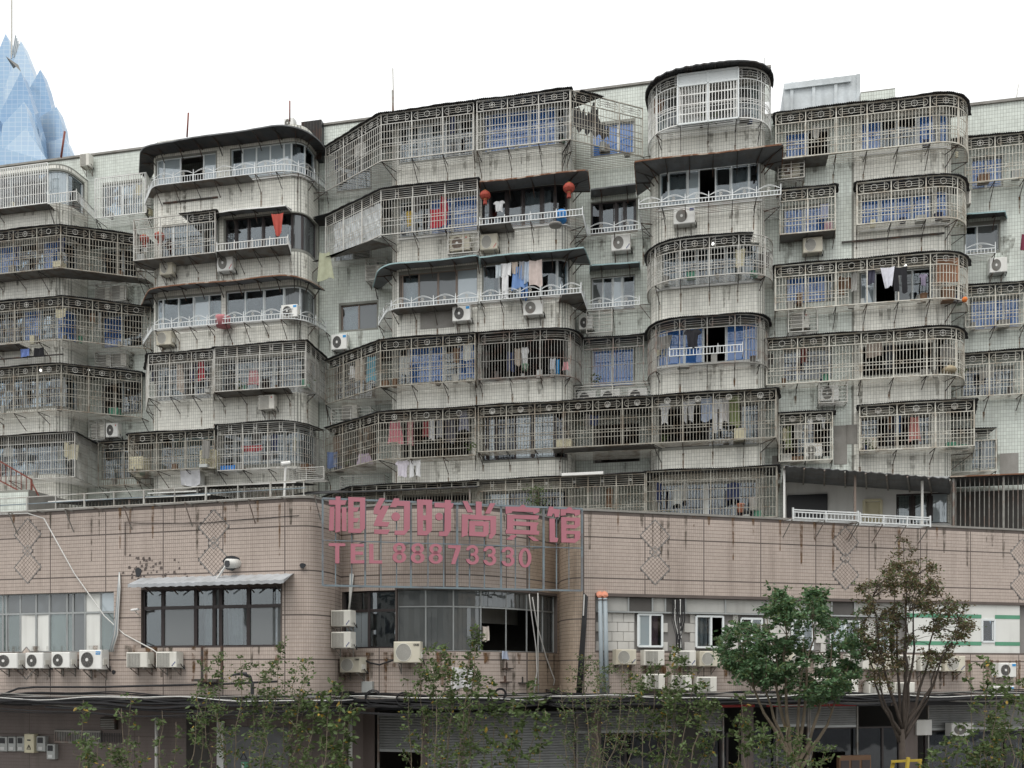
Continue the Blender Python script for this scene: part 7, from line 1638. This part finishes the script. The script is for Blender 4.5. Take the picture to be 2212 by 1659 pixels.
def big_tree(label, u, Y, fork_v, outline, ncl, rad, per, leafm, barkm, lsize, trunk_r, stems, cat_='tree', depth=1.1, lean=0):
    x, y, _ = W3(u, 1452, Y); t = thing('tree', label, cat_, WORLD, (x, y, .12)); fz = W3(u, fork_v, Y)[2]
    mb = MB(); mb.tube([(x, y, .1), (x+.03, y, fz*.5), (x, y, fz)], trunk_r*1.2, 9, trunk_r*.9); part('trunk', mb, barkm, t, smooth=True)
    tops = []
    for (us, vs) in stems:
        p = Vector(W3(us, vs, Y+R.uniform(-.6, .6))); b0 = Vector((x+R.uniform(-.05, .05), y, fz-R.uniform(0, .5)))
        m = b0.lerp(p, .45)+Vector(((p.x-b0.x)*.12, 0, -.05)); c = curve(b0, m, 0, 4, .03)+curve(m, p, 0, 5, .04)[1:]
        mb = MB(); mb.tube(c, trunk_r*.6, 7, trunk_r*.08); part('limb', mb, barkm, t, smooth=True); tops.append(c)
    allp = [Vector(q) for s in tops for q in s[2:]]; P = []; br = MB(); us_ = [p[0] for p in outline]; vs_ = [p[1] for p in outline]; k = 0; gaps = [(R.uniform(min(us_), max(us_)), R.uniform(min(vs_), max(vs_)), R.uniform(10, 26)) for _ in range(22)]
    while k < ncl:
        uc, vc = R.uniform(min(us_), max(us_)), R.uniform(min(vs_), max(vs_))
        if not inside(uc, vc, outline) or any((uc-a)**2+(vc-b)**2 < r*r for a, b, r in gaps): continue
        k += 1; c = Vector(W3(uc, vc, Y+R.uniform(-1, 1)*depth)); r = rad*Y/F*R.uniform(.6, 1.25)
        a = min(allp, key=lambda q: (q-c).length+max(0, q.z-c.z)*1.5); br.tube(curve(a, c, .04, 4, .06), trunk_r*.12, 4, .005, caps=False)
        for j in range(4):
            e = c+Vector((R.gauss(0, 1), R.gauss(0, 1), R.gauss(0, .7)))*r; tw = curve(c, e, .05, 3, .08); br.tube(tw, .006, 3, .003, caps=False)
            for i in range(per//4):
                q = Vector(tw[0]).lerp(Vector(tw[-1]), R.uniform(.2, 1.15)); P.append(q+Vector((R.gauss(0, .3), R.gauss(0, .3), R.gauss(0, .22)))*r)
    part('branch', br, barkm, t, kind='stuff')
    cut = int(len(P)*.72); R.shuffle(P); leaves(P[:cut], lsize, leafm, 'crown', t)
    if cut < len(P): leaves(P[cut:], lsize, 'leaf_green', 'crown', t)
    return t
big_tree('dense dark green tree with several stems in front of the block wall', 1716, 20.2, 1640, [(1622,1305),(1650,1285),(1690,1276),(1712,1300),(1735,1292),(1752,1275),(1775,1278),(1790,1300),(1800,1318),(1835,1330),(1852,1360),(1858,1400),(1845,1440),(1850,1470),(1810,1500),(1780,1520),(1745,1510),(1715,1490),(1690,1500),(1655,1490),(1610,1470),(1575,1450),(1556,1415),(1550,1375),(1580,1345),(1605,1330)], 180, 15, 100, 'leaf_deep', 'bark', .09, .085, [(1655,1320),(1690,1290),(1760,1290),(1810,1350),(1600,1390),(1735,1380),(1840,1420),(1640,1430)])
big_tree('slender tree with reddish brown leaves, taller than the green tree', 1948, 19.8, 1575, [(1952,1160),(1968,1185),(1985,1200),(2010,1215),(2022,1240),(2030,1265),(2050,1290),(2080,1300),(2112,1325),(2100,1360),(2075,1390),(2055,1420),(2035,1450),(2010,1460),(1985,1440),(1955,1455),(1930,1480),(1905,1500),(1880,1480),(1868,1440),(1855,1400),(1850,1350),(1862,1320),(1840,1290),(1850,1268),(1890,1255),(1905,1230),(1925,1210),(1928,1180)], 185, 13, 62, 'leaf_rust', 'bark_red', .062, .07, [(1952,1190),(1925,1235),(1985,1240),(2025,1290),(1885,1290),(2070,1340),(1865,1370),(1965,1320),(2040,1400),(1895,1440)], depth=.9)
# tree stake
t = thing('tree_stake', 'yellow wooden tree stake tripod at the foot of the reddish tree', 'tree stake', WORLD, W3(1955, 1700, 19.5)); 
for k, (a, b) in enumerate((((1930, 1645), (1905, 1760)), ((1985, 1640), (2010, 1760)), ((1962, 1636), (1948, 1760)))): mb = MB(); mb.bar(W3(*a, 19.4-.15*k), W3(*b, 19.3-.2*k), .06); part('leg', mb, 'stake_yellow', t)
mb = MB(); mb.bar(W3(1925, 1645, 19.35), W3(1992, 1642, 19.1), .05); part('crossbar', mb, 'stake_yellow', t)
SGp = 'tall leafy saplings along the pavement'
def sapling(label, stems, Y, dens=1., size=.075, m='leaf_green', top=True, by=None):
    "stems: (base u, top u, top v)"
    um = sum(s[0] for s in stems)/len(stems); x, y, _ = W3(um, 1452, Y); t = thing('sapling', label, 'sapling', WORLD, (x, y, .12), SGp); P = []; Py = []; tw = MB()
    for (ub, ut, vt) in stems:
        yy = Y+R.uniform(-.6, .6); a = Vector(W3(ub, 1452, yy)); a.z = .12; b = Vector(W3(ut, vt, yy+R.uniform(-.4, .4))); c = curve(a, b, 0, 9, .025); mb = MB(); mb.tube(c, .017, 5, .004); part('stem', mb, 'bark', t, smooth=True)
        L = (b-a).length
        for k in range(int(L*7.2*dens)):
            f = R.random()**.75; f = .3+.7*f; i = min(8, int(f*9)); p = Vector(c[i]).lerp(Vector(c[i+1]), f*9-i); ln = R.uniform(.1, .42)*(1.15-f*.6); th = R.uniform(0, 6.28); e = p+Vector((math.cos(th)*ln, math.sin(th)*ln, ln*R.uniform(.1, .9)))
            tw.tube([tuple(p), tuple(p.lerp(e, .5)+Vector((0, 0, .02))), tuple(e)], .004, 3, caps=False)
            for j in range(R.randint(6, 12)):
                q = p.lerp(e, R.uniform(.25, 1.08))+Vector((R.gauss(0, .03), R.gauss(0, .03), R.gauss(0, .03))); (Py if R.random() < .035 else P).append(q)
    part('twig', tw, 'bark', t, kind='stuff'); leaves(P, size*1.0, m, 'foliage', t, .5, .05)
    if Py: leaves(Py, size*.9, 'leaf_yellow', 'yellow_leaf', t)
sapling('bushy sapling clump left of the rounded column, tallest tip at the dark window', [(500, 470, 1408), (510, 520, 1420), (525, 560, 1432), (535, 612, 1388), (545, 590, 1420), (560, 645, 1432), (570, 672, 1418), (540, 575, 1450), (515, 440, 1425), (490, 420, 1480), (585, 660, 1470), (600, 690, 1500)], 19.2, 1.15)
sapling('sapling with broad leaves in front of the half open shutter', [(680, 700, 1500), (690, 740, 1490), (700, 760, 1520), (660, 650, 1500), (715, 745, 1560), (670, 720, 1470)], 18.6, .9, .12)
sapling('thin single sapling with a leafy tip at the far left', [(178, 180, 1512), (185, 190, 1600)], 19, .5, .11)
sapling('thin pair of shoots beside the dark vent', [(270, 262, 1530), (275, 285, 1500), (290, 300, 1590)], 19, .4, .1)
sapling('thin shoots in front of the pale drain pipe', [(345, 350, 1535), (365, 380, 1560), (380, 430, 1520), (400, 450, 1500)], 19, .45, .1)
sapling('low yellowing bush at the bottom left', [(200, 180, 1610), (220, 210, 1598), (240, 240, 1605), (250, 260, 1620), (230, 190, 1625), (255, 285, 1600)], 18.2, 1.2, .08)
sapling('tall sapling clump before the curved glass bay, big unit behind it', [(920, 905, 1430), (930, 940, 1412), (940, 960, 1400), (950, 985, 1410), (960, 925, 1400), (985, 1010, 1430), (990, 1035, 1352), (980, 1020, 1375), (900, 880, 1470), (1000, 1040, 1440), (970, 975, 1440)], 19.3, 1.05, .085)
sapling('broad leaved shoots between the two closed shutters', [(1075, 1062, 1470), (1080, 1090, 1530), (1090, 1110, 1500), (1100, 1140, 1480), (1110, 1165, 1510), (1120, 1180, 1540), (1070, 1040, 1540)], 18.8, .75, .12)
sapling('fine leaved grey green bush at the tan corner pier', [(1260, 1235, 1440), (1270, 1265, 1420), (1280, 1290, 1430), (1290, 1315, 1440), (1300, 1345, 1425), (1310, 1370, 1460), (1255, 1210, 1480), (1320, 1390, 1470), (1285, 1300, 1455)], 19.5, 1.3, .055, 'leaf_green')
sapling('upright leafy saplings in front of the three lower units', [(1400, 1385, 1460), (1410, 1412, 1430), (1420, 1450, 1440), (1430, 1475, 1420), (1440, 1500, 1450), (1450, 1530, 1480), (1460, 1545, 1520), (1425, 1432, 1480), (1470, 1520, 1500), (1480, 1560, 1540), (1435, 1465, 1400)], 18.9, .95, .095)
sapling('low bush with yellow leaves under the green tree', [(1680, 1650, 1600), (1690, 1680, 1580), (1700, 1700, 1570), (1710, 1730, 1590), (1720, 1760, 1600), (1730, 1780, 1620), (1700, 1715, 1610)], 18.3, 1.3, .08)
sapling('shoots at the foot of the green tree, left side', [(1590, 1600, 1540), (1600, 1620, 1560), (1610, 1600, 1500), (1620, 1650, 1570)], 18.6, .8, .1)
sapling('sapling clump at the right picture edge', [(2120, 2100, 1440), (2130, 2125, 1420), (2140, 2150, 1460), (2150, 2180, 1430), (2160, 2200, 1440), (2170, 2215, 1480), (2145, 2140, 1510), (2180, 2230, 1500)], 18.8, .8, .1)
sapling('low leafy bush right of the yellow tree stake', [(2060, 2040, 1590), (2070, 2070, 1580), (2085, 2090, 1600), (2100, 2120, 1610), (2110, 2140, 1590), (2040, 2010, 1620)], 18.2, 1.1, .1)
t = thing('climbing_plant', 'green climber growing on the cage above the hotel sign', 'climbing plant', AF, (S(1160, .9), -.9, 9)); P = []
for k in range(420): u = R.gauss(1157, 9+8*(R.random()**2)); v = R.uniform(1050, 1108)+(u-1157)*R.uniform(-.3, .3); s, z = AF.P(u, v, .85+R.uniform(-.1, .15)); P.append((s, -.85+R.uniform(-.15, .1), z))
b_ = BASE[t.name]; leaves(P, .075, 'leaf_green', 'foliage', t); mb = MB()
for k in range(5): s, z = AF.P(1150+k*5, 1106, .8); s2, z2 = AF.P(1152+k*3, 1055, .8); mb.tube(curve((s, -.8, z), (s2, -.85, z2), 0, 6, .05), .01, 4)
part('stem', mb, 'bark', t)
print('TRIANGLES', NTRI[0], 'OBJECTS', len(bpy.data.objects))
